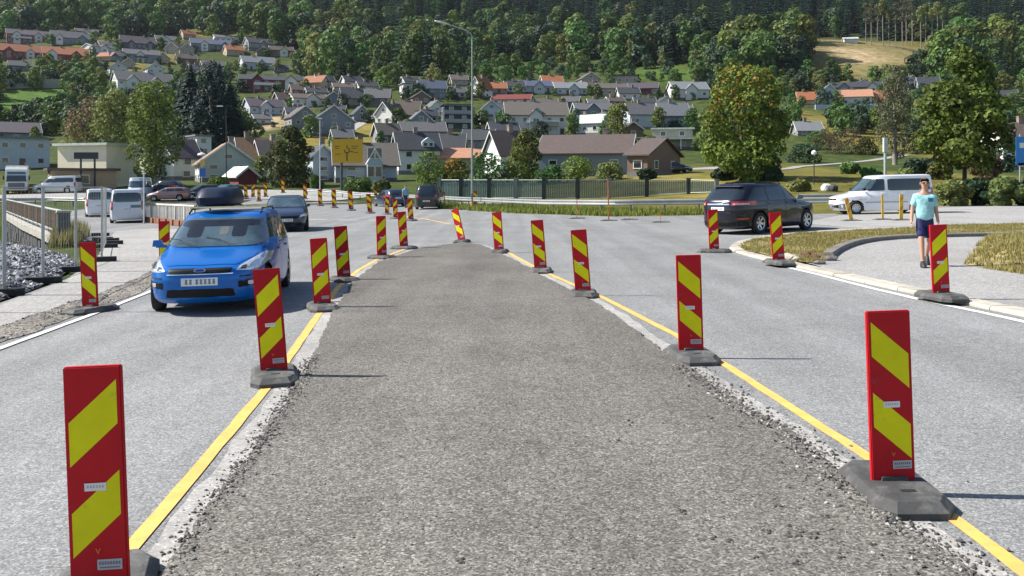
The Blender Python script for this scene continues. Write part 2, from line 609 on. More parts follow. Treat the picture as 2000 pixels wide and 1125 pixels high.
STONE_D = mat('rock_dark', (0.05, 0.05, 0.055), 0.85, var=0.3, scale=9, bump=0.5, rnd=0.25)
STONE_L = mat('stone_crushed', (0.30, 0.31, 0.33), 0.85, var=0.35, scale=14, bump=0.5)

# ---- carriageway --------------------------------------------------------
def ext(p, q, y):            # continue the line q->p to world Y = y
    t = (y - p[1]) / (q[1] - p[1])
    return (p[0] + (q[0] - p[0]) * t, y)

WALL = [(-16.4, 31.8), (-36.0, 62.0)]
road_poly = [(-16, -6)] + xy((-60, 640), (0, 592), (130, 545), (190, 503), (213, 466)) + [(-16.2, 31.9), (-35.9, 62.2)] + \
    xy((300, 388), (480, 383), (600, 387), (760, 397), (900, 408), (1000, 416), (1200, 423), (1400, 420), (1640, 417), (1830, 403), (2100, 397), (2100, 440)) + \
    [(16, 20), (12, -6)]
drape('road', road_poly, 0.0, A_ROAD, 2.5)

ribbon('far_road', xy((-150, 393), (60, 388), (200, 384), (330, 381), (470, 379), (600, 381), (700, 388)), 9.0, 0.07, A_FAR, 2.5, 6)
pav = xy((-160, 738), (0, 668), (186, 604), (292, 560), (335, 530), (400, 480), (440, 452), (300, 446), (225, 452), (206, 475), (188, 505), (130, 548), (0, 596), (-160, 650))
drape('pavement', pav, 0.004, A_PAVE, 2.5)
dirt = []
for p_, q_ in zip(*(lambda L: (L, L[1:] + L[:1]))(xy((-160, 742), (0, 672), (100, 636), (186, 606), (292, 563), (345, 522), (400, 478), (350, 500), (300, 528), (250, 552), (200, 572), (140, 590), (60, 618), (0, 640), (-160, 690)))):
    for k in range(5):
        t = k / 5
        dirt.append((p_[0] + (q_[0] - p_[0]) * t + RND.uniform(-.05, .05), p_[1] + (q_[1] - p_[1]) * t + RND.uniform(-.12, .12)))
drape('dirt_verge', dirt, 0.009, A_DIRT, 3.0)

# ---- planed island between the yellow lines -------------------------------
ISLE_L = xy((330, 1120), (400, 1010), (480, 905), (560, 790), (612, 700), (650, 612), (690, 552), (740, 513), (820, 486), (905, 475))
ISLE_R = xy((940, 480), (1010, 512), (1075, 550), (1160, 592), (1230, 640), (1340, 722), (1440, 790), (1530, 842), (1620, 915), (1700, 985), (1800, 1060), (1890, 1120))
isle_core = [ext(ISLE_L[0], ISLE_L[2], -5)] + ISLE_L + ISLE_R + [ext(ISLE_R[-1], ISLE_R[-3], -5)]
def ragged(poly, amp, step):
    out = []
    pts = resample([Vector((p[0], p[1], 0)) for p in poly], step)
    for i, p in enumerate(pts):
        k = min(1.0, 5.0 / max(1.0, p.y))
        out.append((p.x + RND.uniform(-amp, amp) + 0.05 * noise.noise((p.x * 2.1, p.y * 2.1, 3)), p.y + RND.uniform(-amp, amp)))
    return out
dust = [(p.x, p.y) for p in offset_line([Vector((p[0], p[1], 0)) for p in isle_core], 0.19)]
drape('dust_strip', ragged(dust, 0.02, 0.25), 0.003, A_DUST, 3.0)
ISLE_H = 0.035
isle_poly = ragged(isle_core, 0.018, 0.07)
drape('planed_island', isle_poly, ISLE_H, A_ISLE, 3.0, skirt=0.05)

# ---- painted lines ----------------------------------------------------------
yl = xy((250, 1078), (380, 925), (515, 765), (570, 690), (622, 615), (662, 560), (700, 528), (735, 508), (790, 487))
yl = [ext(yl[0], yl[2], -5)] + yl
yr = xy((985, 490), (1060, 530), (1180, 583), (1320, 655), (1405, 706), (1690, 890), (1860, 1012), (2000, 1118))
yr = yr + [ext(yr[-1], yr[-3], -5)]
ribbon('yellow_line', yl, 0.10, 0.007, YEL_LINE, 0.3, 1, 0.006)
ribbon('yellow_line', yr, 0.095, 0.007, YEL_LINE, 0.3, 1, 0.006)
wl = xy((0, 682), (100, 645), (186, 613), (292, 571), (340, 548))
wl = [ext(wl[0], wl[1], -5)] + wl
ribbon('white_line', wl, 0.10, 0.013, WHITE_LINE, 0.4, 1, 0.006)
wr = xy((1500, 511), (1545, 524), (1600, 537), (1697, 562), (1790, 584), (1960, 620), (2000, 629))
wr = wr + [ext(wr[-1], wr[-2], 6)]
ribbon('white_line', wr, 0.12, 0.007, WHITE_LINE, 0.4, 1, 0.006)
ribbon('yellow_line', xy((770, 420), (830, 428), (880, 438)), 0.12, 0.007, YEL_LINE, 0.4, 1, 0.006)
for k in range(3):
    a = P(600 + k * 60, 429 + k * 0.5); b_ = P(640 + k * 60, 429.4 + k * 0.5)
    ribbon('white_line', [a, b_], 0.2, 0.008, WHITE_LINE, 0.5, 1, 0.01)

# ---- kerbs, footway, grass islands on the right ------------------------------
def kerb(name, pts, w, h, m, stone=1.0, z0=0.0):
    root = bpy.data.objects.new(name, None); COL.objects.link(root); root['kind'] = 'structure'
    pts = resample([Vector((p[0], p[1], 0)) for p in pts], 0.25)
    acc = []
    seg = [pts[0]]
    L = 0
    for a, b2 in zip(pts, pts[1:]):
        L += (b2 - a).length
        seg.append(b2)
        if L >= stone:
            acc.append(seg); seg = [b2]; L = 0
    for s in acc:
        a, c = s[0], s[-1]
        d = (c - a).normalized()
        a = a + d * 0.008; c = c - d * 0.008
        nrm = Vector((-d.y, d.x, 0))
        dz = RND.uniform(-.006, .006)
        mb = MB()
        vv = []
        for q in (a, c):
            g = T(q.x, q.y) + z0
            for off, zz in ((-w / 2, -0.06), (-w / 2, h - 0.025), (-w / 2 + 0.025, h), (w / 2 - 0.025, h), (w / 2, h - 0.025), (w / 2, -0.06)):
                r = q + nrm * off
                vv.append((r.x, r.y, g + zz + dz))
        mb.add(vv, [(i, i + 1, 7 + i, 6 + i) for i in range(5)] + [(5, 4, 3, 2, 1, 0), (6, 7, 8, 9, 10, 11)])
        o = mb.build('kerb_stone', m, root)
    return root

k_out = smooth_line([Vector((*p, 0)) for p in xy((1700, 449), (1560, 456), (1468, 468), (1432, 483), (1450, 494), (1520, 511), (1600, 529), (1697, 550), (1800, 573), (1960, 605), (2000, 613))], 2)
k_out.append(Vector((*ext(k_out[-1], k_out[-4], 7), 0)))
kerb('kerb', k_out, 0.36, 0.05, KERB_M, 1.0)
k_in = smooth_line([Vector((*p, 0)) for p in xy((1616, 506), (1640, 489), (1690, 474), (1780, 467), (1900, 464), (2060, 462))], 2)
kerb('inner_kerb', k_in, 0.26, 0.15, KERB_D, 0.8)
foot = xy((1560, 512), (1616, 504), (1640, 489), (1690, 475), (1780, 468), (1900, 465), (2060, 463), (2150, 520), (2150, 640), (2000, 611), (1800, 571), (1640, 536))
A_FOOT = asphalt('footway_asphalt', 0.29, 0.30, 45, 0.12, (1.02, 1.0, 0.97), 0.3, stains=0.12)
drape('footway', foot, 0.04, A_FOOT, 1.5)
isl = xy((1700, 452), (1560, 459), (1475, 470), (1442, 483), (1458, 494), (1530, 511), (1600, 520), (1618, 505), (1642, 487), (1690, 472), (1780, 465), (1900, 461), (2060, 459), (2150, 440), (2000, 440), (1850, 443))
DRYG = mat('dry_grass_soil', (0.27, 0.215, 0.095), 0.95, var=0.5, scale=2.2, bump=0.8, detail=10)
drape('grass_island', isl, 0.055, DRYG, 1.0, zf=lambda x, y: T(x, y) + 0.05 * noise.noise((x * .8, y * .8, 0)))
mound = xy((1880, 520), (1930, 492), (1990, 470), (2150, 450), (2300, 500), (2200, 560), (2000, 540), (1930, 530))
mcx = sum(p[0] for p in mound) / len(mound); mcy = sum(p[1] for p in mound) / len(mound)
def zmound(x, y):
    return T(x, y) + 0.045 + 0.38 * max(0, 1 - (((x - mcx) / 2.6) ** 2 + ((y - mcy) / 3.6) ** 2))
drape('grass_mound', mound, 0.0, DRYG, 0.5, zf=zmound)
# road strip beyond the grass island (where the white van drives)
vroad = [(-16, 31)]
drape('cross_road', xy((1560, 436), (1640, 421), (1830, 406), (2150, 399), (2150, 441), (1850, 444), (1700, 447)), 0.006, A_FAR, 2.0)
# path and verge beyond the guard rail
ribbon('garden_path', xy((1500, 333), (1560, 326), (1640, 320), (1720, 311), (1770, 303)), 1.7, 0.08, A_PAVE, 1.5, 2)
ribbon('driveway', xy((1260, 338), (1340, 332), (1420, 328), (1480, 330)), 5.0, 0.08, A_PAVE, 1.5, 3)
ribbon('hill_path', xy((655, 268), (690, 250), (720, 234), (745, 222)), 3.4, 0.12, A_PAVE, 2.0, 3)
ribbon('service_road', xy((870, 398), (960, 396), (1060, 396)), 4.0, 0.03, A_FAR, 1.5, 2)

# ---- loose stones ------------------------------------------------------------
def stones(name, items, mats, parent=None, sub=False):
    """items: (position, size, material index)"""
    if sub:
        bm = bmesh.new(); bmesh.ops.create_icosphere(bm, subdivisions=1, radius=1)
        bv = [v_.co.copy() for v_ in bm.verts]; bf = [tuple(v_.index for v_ in f.verts) for f in bm.faces]; bm.free()
    else:
        bv = [Vector(p) for p in ((1, 0, 0), (-1, 0, 0), (0, 1, 0), (0, -1, 0), (0, 0, 1), (0, 0, -1))]
        bf = [(0, 2, 4), (2, 1, 4), (1, 3, 4), (3, 0, 4), (2, 0, 5), (1, 2, 5), (3, 1, 5), (0, 3, 5)]
    mb = MB()
    for p, s, mi in items:
        e = Matrix.Rotation(RND.uniform(0, 6.28), 3, 'Z') @ Matrix.Rotation(RND.uniform(-.6, .6), 3, 'X')
        sc = Vector((s * RND.uniform(.7, 1.3), s * RND.uniform(.6, 1.1), s * RND.uniform(.45, .8)))
        vv = []
        for c in bv:
            k = RND.uniform(.75, 1.15)
            vv.append(Vector(p) + e @ Vector((c.x * sc.x * k, c.y * sc.y * k, c.z * sc.z * k)))
        mb.add(vv, bf, mi)
    o = mb.build(name, mats, parent)
    o['kind'] = 'stuff'
    return o

G1 = mat('grit_dark', (0.055, 0.053, 0.052), 0.85, var=0.3, scale=30)
G2 = mat('grit_mid', (0.15, 0.14, 0.125), 0.85, var=0.3, scale=30)
G3 = mat('grit_pale', (0.36, 0.34, 0.31), 0.85, var=0.3, scale=30)
it = []
for _ in range(6000):
    y = 2.6 + 7.0 * RND.random() ** 2.0
    x = RND.uniform(-3.2, 2.9)
    if not in_poly(x, y, isle_core): continue
    r = RND.random()
    it.append(((x, y, T(x, y) + ISLE_H + 0.001), 0.0045 + 0.006 * RND.random() ** 2, 0 if r < .38 else 1 if r < .75 else 2))
def edge_scatter(line, n_, spread, y1, smin, smax):
    pts = resample([Vector((p[0], p[1], 0)) for p in line], 0.05)
    pts = [p for p in pts if 2.3 < p.y < y1]
    for _ in range(n_):
        p = pts[int(len(pts) * RND.random())]
        x = p.x + RND.gauss(0, spread); y = p.y + RND.gauss(0, spread)
        r = RND.random()
        s = smin + (smax - smin) * RND.random() ** 2.2
        hh = ISLE_H if in_poly(x, y, isle_core) else 0.004
        it.append(((x, y, T(x, y) + hh + s * .2), s, 0 if r < .5 else 1 if r < .82 else 2))
near_r = [p for p in ISLE_R if p[1] < 9] + [ext(ISLE_R[-1], ISLE_R[-3], 1)]
near_l = [ext(ISLE_L[0], ISLE_L[2], 1)] + [p for p in ISLE_L if p[1] < 11]
edge_scatter(near_r, 2600, 0.09, 12, .006, .02)
edge_scatter(near_l, 2200, 0.055, 12, .006, .018)
edge_scatter(near_r, 500, 0.22, 6, .006, .022)
stones('loose_grit', it, [G1, G2, G3])
# dark crumbs of old asphalt lying on the strip near its right edge
it = []
for u, v in ((1392, 1052), (1418, 1058), (1496, 1040), (1538, 1046), (1562, 1043), (1590, 1046), (1330, 1000), (1560, 1098), (1480, 1085), (1640, 1085), (1700, 1060), (895, 1095), (1440, 830), (1385, 815), (1200, 860), (1230, 826), (1610, 1010), (1520, 985)):
    for _ in range(4):
        p = P(u + RND.uniform(-9, 9), v + RND.uniform(-5, 5), ISLE_H)
        it.append((tuple(p), RND.uniform(.008, .020), 0))
stones('asphalt_crumbs', it, [G1], sub=True)

# ---- heap of crushed stone behind the site fence (left) --------------------------
it = []
heap = xy((-140, 600), (0, 585), (60, 566), (112, 542), (150, 520), (132, 500), (90, 492), (40, 487), (-20, 487), (-160, 490))
hx = [p[0] for p in heap]; hy = [p[1] for p in heap]
def zheap(x, y):
    # rises away from its edge
    dmin = 1e9
    for a, c in zip(heap, heap[1:] + heap[:1]):
        ab = (c[0] - a[0], c[1] - a[1]); l2 = ab[0] ** 2 + ab[1] ** 2
        t = max(0, min(1, ((x - a[0]) * ab[0] + (y - a[1]) * ab[1]) / l2))
        dmin = min(dmin, math.hypot(x - a[0] - ab[0] * t, y - a[1] - ab[1] * t))
    return T(x, y) + min(0.34, dmin * 0.30) + 0.05 * noise.noise((x * 1.5, y * 1.5, 2))
drape('gravel_bed', heap, 0.0, G1, 0.4, kind='structure', zf=lambda x, y: zheap(x, y) - 0.02)
SL = [mat('crushed_stone_grey', (0.20, 0.205, 0.22), 0.8, var=0.3, scale=9), mat('crushed_stone_pale', (0.42, 0.42, 0.43), 0.8, var=0.25, scale=9), mat('crushed_stone_dark', (0.07, 0.072, 0.08), 0.8, var=0.3, scale=9)]
while len(it) < 4200:
    x, y = RND.uniform(min(hx), max(hx)), RND.uniform(min(hy), max(hy))
    if in_poly(x, y, heap):
        r = RND.random()
        it.append(((x, y, zheap(x, y)), .035 + .075 * RND.random() ** 2, 0 if r < .55 else 1 if r < .8 else 2))
stones('crushed_stone_heap', it, SL)
# crumbs along the verge and at the broken kerb
it = []
for _ in range(1500):
    k = RND.random()
    a, c = dirt[int(RND.random() * len(dirt))], dirt[int(RND.random() * len(dirt))]
    x, y = a[0] + (c[0] - a[0]) * k, a[1] + (c[1] - a[1]) * k
    if in_poly(x, y, dirt):
        it.append(((x, y, T(x, y) + .012), .008 + .025 * RND.random() ** 3, RND.choice((0, 1, 1, 2))))
stones('verge_grit', it, [G1, G2, G3])

# ================================================================ MARKER PANELS
RED = mat('panel_red', (0.46, 0.007, 0.014), 0.6, spec=.25, var=0.10, scale=6, rnd=0.10, wear=((0.20, 0.10, 0.09), 11, 0.60, 0.5))
LIME = mat('stripe_lime_yellow', (0.72, 0.68, 0.003), 0.6, spec=.25, var=0.06, scale=8, rnd=.06, wear=((0.34, 0.31, 0.10), 13, 0.60, 0.55))
EDGE = mat('panel_edge', (0.55, 0.06, 0.09), 0.5)
RUB = mat('rubber_base', (0.07, 0.07, 0.07), 0.8, var=0.3, scale=7, bump=0.3, rnd=0.25, wear=((0.17, 0.165, 0.155), 6, 0.50, 0.7))
BLACK = mat('black_gap', (0.012, 0.012, 0.012), 0.8)
STICK = mat('sticker_white', (0.72, 0.72, 0.70), 0.5, var=0.06)
STICK2 = mat('sticker_grey', (0.42, 0.42, 0.44), 0.5, var=0.1)
INK = mat('sticker_ink', (0.16, 0.16, 0.18), 0.6)
ORANGE = mat('sticker_orange', (0.75, 0.12, 0.02), 0.5)

PW, PH, PT, BH = 0.26, 1.0, 0.035, 0.09

def make_marker(slant):      # slant +1 : stripes fall to the right, -1 : rise to the right
    root = empty('marker_panel')
    mb = MB()
    mb.box((0, 0, BH + PH / 2 - 0.01), (PW, PT, PH + 0.02))
    pan = mb.build('panel', [RED], root)
    me = pan.data
    bm = bmesh.new(); bm.from_mesh(me)
    bmesh.ops.bevel(bm, geom=bm.edges[:], offset=0.006, segments=2, affect='EDGES')
    bm.to_mesh(me); bm.free()
    def quad(x0, x1, zt0, zb0, zt1, zb1, y, th=0.0016):
        X = lambda k: (k - 0.5) * PW * slant
        Z = lambda k: BH + PH * (1 - k)
        pts = [(X(x0), Z(zt0)), (X(x0), Z(zb0)), (X(x1), Z(zb1)), (X(x1), Z(zt1))]
        vv = [(a, y, c) for a, c in pts] + [(a, y - th, c) for a, c in pts]
        return vv, [(4, 5, 6, 7), (0, 1, 5, 4), (1, 2, 6, 5), (2, 3, 7, 6), (3, 0, 4, 7)]
    for z in (0.063, 0.480):
        mb = MB()
        vv, ff = quad(0.08, 0.925, z, z + 0.203, z + 0.193, z + 0.397, -PT / 2 - 0.0002)
        mb.add(vv, ff)
        o = mb.build('stripe', [LIME], root); fix_normals(o.data)
        mb = MB()                      # the same print on the rear face
        vv, ff = quad(0.08, 0.925, z, z + 0.203, z + 0.193, z + 0.397, PT / 2 + 0.0018)
        mb.add(vv, ff + [(3, 2, 1, 0)])
        o = mb.build('stripe', [LIME], root); fix_normals(o.data)
    y = -PT / 2 - 0.0035
    mb = MB()
    mb.box((0.0, y, BH + PH * (1 - 0.553)), (0.098, 0.0016, 0.036), mi=0)
    for i in range(6):
        mb.box((-0.034 + i * 0.0135, y - 0.0011, BH + PH * (1 - 0.553) + 0.002), (0.008, 0.0008, 0.012), mi=1)
    mb.build('sticker', [STICK, STICK2], root)
    mb = MB()
    mb.box((0.052, y, BH + PH * (1 - 0.911)), (0.112, 0.0016, 0.048), mi=0)
    for i in range(8):
        mb.box((0.008 + i * 0.0125, y - 0.0011, BH + PH * (1 - 0.904)), (0.0085, 0.0008, 0.014), mi=1)
    mb.box((0.052, y - 0.0011, BH + PH * (1 - 0.924)), (0.09, 0.0008, 0.006), mi=1)
    mb.build('sticker', [STICK2, INK], root)
    mb = MB()
    zz = BH + PH * (1 - 0.848)
    mb.add([(-0.012, y, zz + .012), (-0.004, y, zz + .012), (0.002, y, zz - .004), (0.008, y, zz + .012), (0.014, y, zz + .012), (0.002, y, zz - .016)], [(0, 5, 2, 1), (2, 5, 4, 3)])
    mb.build('emblem', [ORANGE], root)
    return root

def make_base(root):
    mb = MB()
    L, W, c = 0.42, 0.225, 0.12
    out = [(-W + c * .7, -L), (W - c * .7, -L), (W, -L + c), (W, L - c), (W - c * .7, L), (-W + c * .7, L), (-W, L - c), (-W, -L + c)]
    mb_v = []
    rings = [(1.0, 0.0, 0.0), (1.0, 0.0, 0.040), (0.985, 0.006, 0.045), (0.84, 0.055, 0.082), (0.82, 0.06, 0.086), (0.72, 0.09, BH)]
    for k, ins, z in rings:
        for x, y in out:
            mb_v.append((x * k, math.copysign(max(0, abs(y) - ins), y), z))
    n = 8
    fs = [(r * n + i, r * n + (i + 1) % n, (r + 1) * n + (i + 1) % n, (r + 1) * n + i) for r in range(len(rings) - 1) for i in range(n)]
    fs += [tuple(range(n - 1, -1, -1)), tuple((len(rings) - 1) * n + i for i in range(n))]
    mb.add(mb_v, fs)
    mb.box((0, 0, BH + 0.008), (PW * 0.62, PT + .05, 0.03), taper=0.9)
    b_ = mb.build('base', [RUB], root)
    s = MB(); s.box((0.01, -0.20, BH + 0.0005), (0.085, 0.035, 0.004)); s.build('slot', [BLACK], b_)
    s = MB(); s.box((0.01, 0.20, BH + 0.0005), (0.085, 0.035, 0.004)); s.build('slot', [BLACK], b_)
    return b_

PROTO = {}
for sl in (1, -1):
    r = make_marker(sl); make_base(r); PROTO[sl] = r
used_proto = set()
def marker(u, v, sl, label, lean=1.4, yaw=0.0, base_yaw=0.0, pitch=0.0, group='striped marker panels along the roadworks', lift=0.0, hpx=0, pt=None):
    """(u, v): foot of the panel where it leaves its base"""
    if sl in used_proto: r = copy_tree(PROTO[sl])
    else: r = PROTO[sl]; used_proto.add(sl)
    if pt is not None: p = Vector(pt)
    else:
        p = P(u, v, BH + lift)
        p.z -= BH
    r.matrix_world = Matrix.Translation(p) @ Matrix.Rotation(-math.atan(SLOPE), 4, 'Y') @ Matrix.Rotation(math.radians(yaw), 4, 'Z')
    if hpx:
        k_ = max(1.0, min(1.55, hpx / (FPX / p.y * 1.09)))
        r.matrix_world = r.matrix_world @ Matrix.Scale(k_, 4)
    M4 = Matrix.Translation((0, 0, BH)) @ Matrix.Rotation(math.radians(-lean), 4, 'Y') @ Matrix.Rotation(math.radians(pitch), 4, 'X') @ Matrix.Translation((0, 0, -BH))
    for ch in r.children:
        if ch.name.startswith('base'):
            ch.matrix_local = Matrix.Rotation(math.radians(base_yaw), 4, 'Z')
        else:
            ch.matrix_local = M4
    tag(r, label, 'road marker', group)
    return r

# right row, near to far
marker(1744, 935, 1, 'red and yellow striped panel on a wide grey rubber foot, nearest on the right lane', 0.8, 2, -4)
marker(1350, 683, 1, 'second striped panel of the right row, on a dusty foot over the yellow line', 0.6, -3, 8)
marker(1139, 567, 1, 'third striped panel of the right row, leaning, on a pale dusty foot', 3.2, -8, 4)
marker(1056, 523, 1, 'fourth striped panel of the right row, beside the yellow line with a dark foot', 3.4, -10, 6)
marker(975, 487, 1, 'fifth striped panel of the right row, just right of the island tip', 3.0, -16, 8)
marker(902, 468, 1, 'strongly tilted striped panel standing at the tip of the planed island', 14.5, -30, 20)
# left row
marker(198, 1137, -1, 'large striped panel nearest to the camera at lower left, its foot out of sight', 1.0, 3, 14)
marker(536, 722, -1, 'striped panel in front of the blue car on a dark foot over the yellow line', 3.4, 6, 10)
marker(630, 592, -1, 'striped panel beside the rear of the blue car, third on the left row', 2.4, 8, 12)
marker(672, 540, -1, 'fourth striped panel of the left row, leaning at the bend of the yellow line', 3.0, 14, 16)
marker(746, 498, -1, 'fifth striped panel of the left row, upright and narrow near the island tip', 0.6, 30, 20)
marker(789, 480, -1, 'sixth striped panel of the left row, last before the island tip', 3.0, 32, 26)
marker(177, 598, 1, 'striped panel on the left edge line beside the crushed stone heap', 1.6, -6, -20)
marker(322, 510, -1, 'striped panel half hidden behind the blue car door mirror', 0.0, 15, -10)
# right kerb
marker(1395, 486, -1, 'striped panel in front of the rear bumper of the dark parked-looking off-roader', 1.2, 8, 60)
marker(1517, 512, -1, 'striped panel on the pale kerb by the front wheel of the dark off-roader', 3.6, 4, 6, pt=P(1521, 515, .052))
marker(1835, 573, -1, 'striped panel on the kerb in front of the walking man', 1.6, 4, 7, pt=P(1838, 583, .052))
# far row across the junction
far = [(803, 428, -1, 30, 'striped panel at the left rear corner of the black people carrier', 4), (773, 424, -1, 34, 'striped panel just behind the one left of the black people carrier', 2),
       (756, 416, 1, 20, 'striped panel left of the man in the pale blue shirt', -2), (723, 414, 1, 18, 'first panel in the row of far panels right of the oncoming dark car', 5),
       (686, 409, 1, 14, 'second panel in the far row beneath the yellow direction sign', 3), (653, 404, 1, 10, 'third panel in the far row left of the yellow sign post', 1),
       (626, 400, 1, 6, 'fourth panel in the far row right of the dark car roof', 2), (596, 388, 1, 4, 'small panel above the dark oncoming car near the conifer', 0),
       (867, 401, 1, -12, 'panel at the right rear corner of the black people carrier', 3), (929, 401, 1, -16, 'panel at the foot of the tall street lamp', 1),
       (506, 391, 1, 10, 'panel peeping out left of the dark oncoming car', 0), (734, 392, 1, 8, 'smallest panel behind the row at the guard rail', 0)]
far_h = [43, 34, 34, 38, 38, 35, 32, 30, 28, 30, 26, 24]
for (u, v, sl, yw, lb, ln), hp_ in zip(far, far_h):
    marker(u, v, sl, lb, ln, yw * .6, 10, hpx=hp_)
for u, v, sl, yw, lb, ln in ((481, 386, 1, 12, 'leftmost small panel at the bend of the far road', 4), (494, 384, -1, 10, 'small panel second from the left at the bend of the far road', -3), (519, 383, 1, 8, 'small panel just above the roof of the oncoming dark car', 2), (553, 376, 1, 6, 'tiny panel under the small conifer', 0)):
    marker(u, v, sl, lb, ln, yw, 10, hpx=27)
# slim yellow delineators on flat feet
SLIM_Y = mat('delineator_yellow', (0.72, 0.46, 0.02), 0.5, var=.1)
SLIM_O = mat('delineator_orange', (0.62, 0.20, 0.04), 0.5, var=.15)
def slim(u, v, w_, h_, m_, label, lean, stripe=True):
    p = P(u, v, .05); p.z -= .05
    r = empty('slim_delineator', p, 0, label, 'road marker', 'slim delineators by the guard rail and the van', tilt=True)
    R_ = Matrix.Translation((0, 0, .05)) @ Matrix.Rotation(math.radians(lean), 4, 'Y') @ Matrix.Rotation(math.radians(6), 4, 'Z')
    mb = MB(); mb.box((0, 0, h_ / 2), (w_, .03, h_)); o = mb.build('blade', [m_], r); o.matrix_local = R_
    bm = bmesh.new(); bm.from_mesh(o.data); bmesh.ops.bevel(bm, geom=bm.edges[:], offset=.006, segments=2, affect='EDGES'); bm.to_mesh(o.data); bm.free()
    if stripe:
        for k in (.3, .68):
            mb = MB(); z = h_ * k; mb.add([(-w_ * .42, -.0165, z), (w_ * .42, -.0165, z + w_), (w_ * .42, -.0165, z + w_ * 1.8), (-w_ * .42, -.0165, z + w_ * .8)], [(0, 1, 2, 3)]); mb.build('stripe', [SLIM_O if m_ is SLIM_Y else LIME], o)
    mb = MB(); c = .06; L, W = .40, .20
    pl = [(-L + c, -W), (L - c, -W), (L, -W + c), (L, W - c), (L - c, W), (-L + c, W), (-L, W - c), (-L, -W + c)]
    n_ = 8
    vv = [(x, y, 0) for x, y in pl] + [(x, y, .025) for x, y in pl] + [(x * .6, y * .6, .06) for x, y in pl]
    mb.add(vv, [(q * n_ + i, q * n_ + (i + 1) % n_, (q + 1) * n_ + (i + 1) % n_, (q + 1) * n_ + i) for q in range(2) for i in range(n_)] + [tuple(range(n_ - 1, -1, -1)), tuple(range(16, 24))])
    mb.build('base', [RUB], r)
    return r
slim(1127, 425, .035, .95, SLIM_O, 'thin rusty delineator in front of the guard rail, leftmost of its line', 1, False)
slim(1189, 429, .06, 1.85, SLIM_O, 'tall orange delineator in front of the guard rail', 0)
slim(1229, 427, .02, .25, SLIM_O, 'low stub on a flat dark foot, third along the guard rail', 0, False)
slim(1290, 432, .022, .45, SLIM_O, 'thin stub left of the dark off-roader, last along the guard rail', 0, False)
slim(1663, 429, .17, .92, SLIM_Y, 'tilted yellow delineator in front of the van front wheel', -13)
slim(1724, 427, .09, 1.0, SLIM_Y, 'thin upright yellow delineator in front of the white van door', 0, False)
slim(1760, 428, .16, 1.02, SLIM_Y, 'yellow delineator before the rear of the white van', 2)

# ================================================================ CARS
GLASS = mat('car_glass', (0.012, 0.018, 0.022), 0.04, var=0.2, scale=2, spec=0.8, coat=0.6)
GLASS_B = mat('windscreen_glass', (0.045, 0.075, 0.085), 0.03, var=0.5, scale=2.2, spec=0.9, coat=0.8)
PLAST = mat('black_plastic', (0.006, 0.006, 0.007), 0.5, spec=.25)
TYRE = mat('tyre_rubber', (0.016, 0.016, 0.017), 0.85, var=0.2)
RIM = mat('rim_alloy', (0.50, 0.51, 0.53), 0.3, metal=0.8)
CHROME = mat('chrome', (0.8, 0.8, 0.82), 0.12, metal=1.0)
LAMP = mat('headlamp_glass', (0.72, 0.74, 0.76), 0.08, metal=0.4, coat=1.0, var=0.25, scale=14)
LAMPD = mat('headlamp_inner', (0.10, 0.10, 0.11), 0.2, metal=0.5)
TAIL = mat('tail_lamp', (0.33, 0.008, 0.012), 0.12, coat=1.0)
TAILC = mat('tail_lamp_clear', (0.55, 0.45, 0.48), 0.12, coat=1.0, var=0.3, scale=12)
PLATE = mat('number_plate', (0.74, 0.75, 0.76), 0.5)
PLTXT = mat('plate_smudge', (0.22, 0.23, 0.26), 0.6, var=0.4, scale=40)

def paint(name, col, metal=0.0, rough=0.28):
    return mat('paint_' + name, col, rough, metal=metal, var=0.05, scale=1.5, coat=0.9)

def sgn(a): return -1.0 if a < 0 else 1.0

def car_loop(xf, xr, w, nf, nr, N=64, bow=0.05):
    xc = (xf + xr) / 2
    a = (xf - xr) / 2
    out = []
    for i in range(N):
        t = 2 * math.pi * (i + 0.5) / N
        # even out the spacing of the points along the flanks
        c, s = math.cos(t), math.sin(t)
        n_ = nf if c > 0 else nr
        k = (abs(c) ** n_ + abs(s) ** n_) ** (-1.0 / n_)
        x = a * c * k
        y = w * s * k
        y *= 1 - bow * (x / a) ** 2
        out.append((xc + x, y))
    return out

def chaikin(poly, it, cut=.22):
    for _ in range(it):
        q = []
        for a, b_ in zip(poly, poly[1:] + poly[:1]):
            q += [(a[0] * (1 - cut) + b_[0] * cut, a[1] * (1 - cut) + b_[1] * cut), (a[0] * cut + b_[0] * (1 - cut), a[1] * cut + b_[1] * (1 - cut))]
        poly = q
    return poly

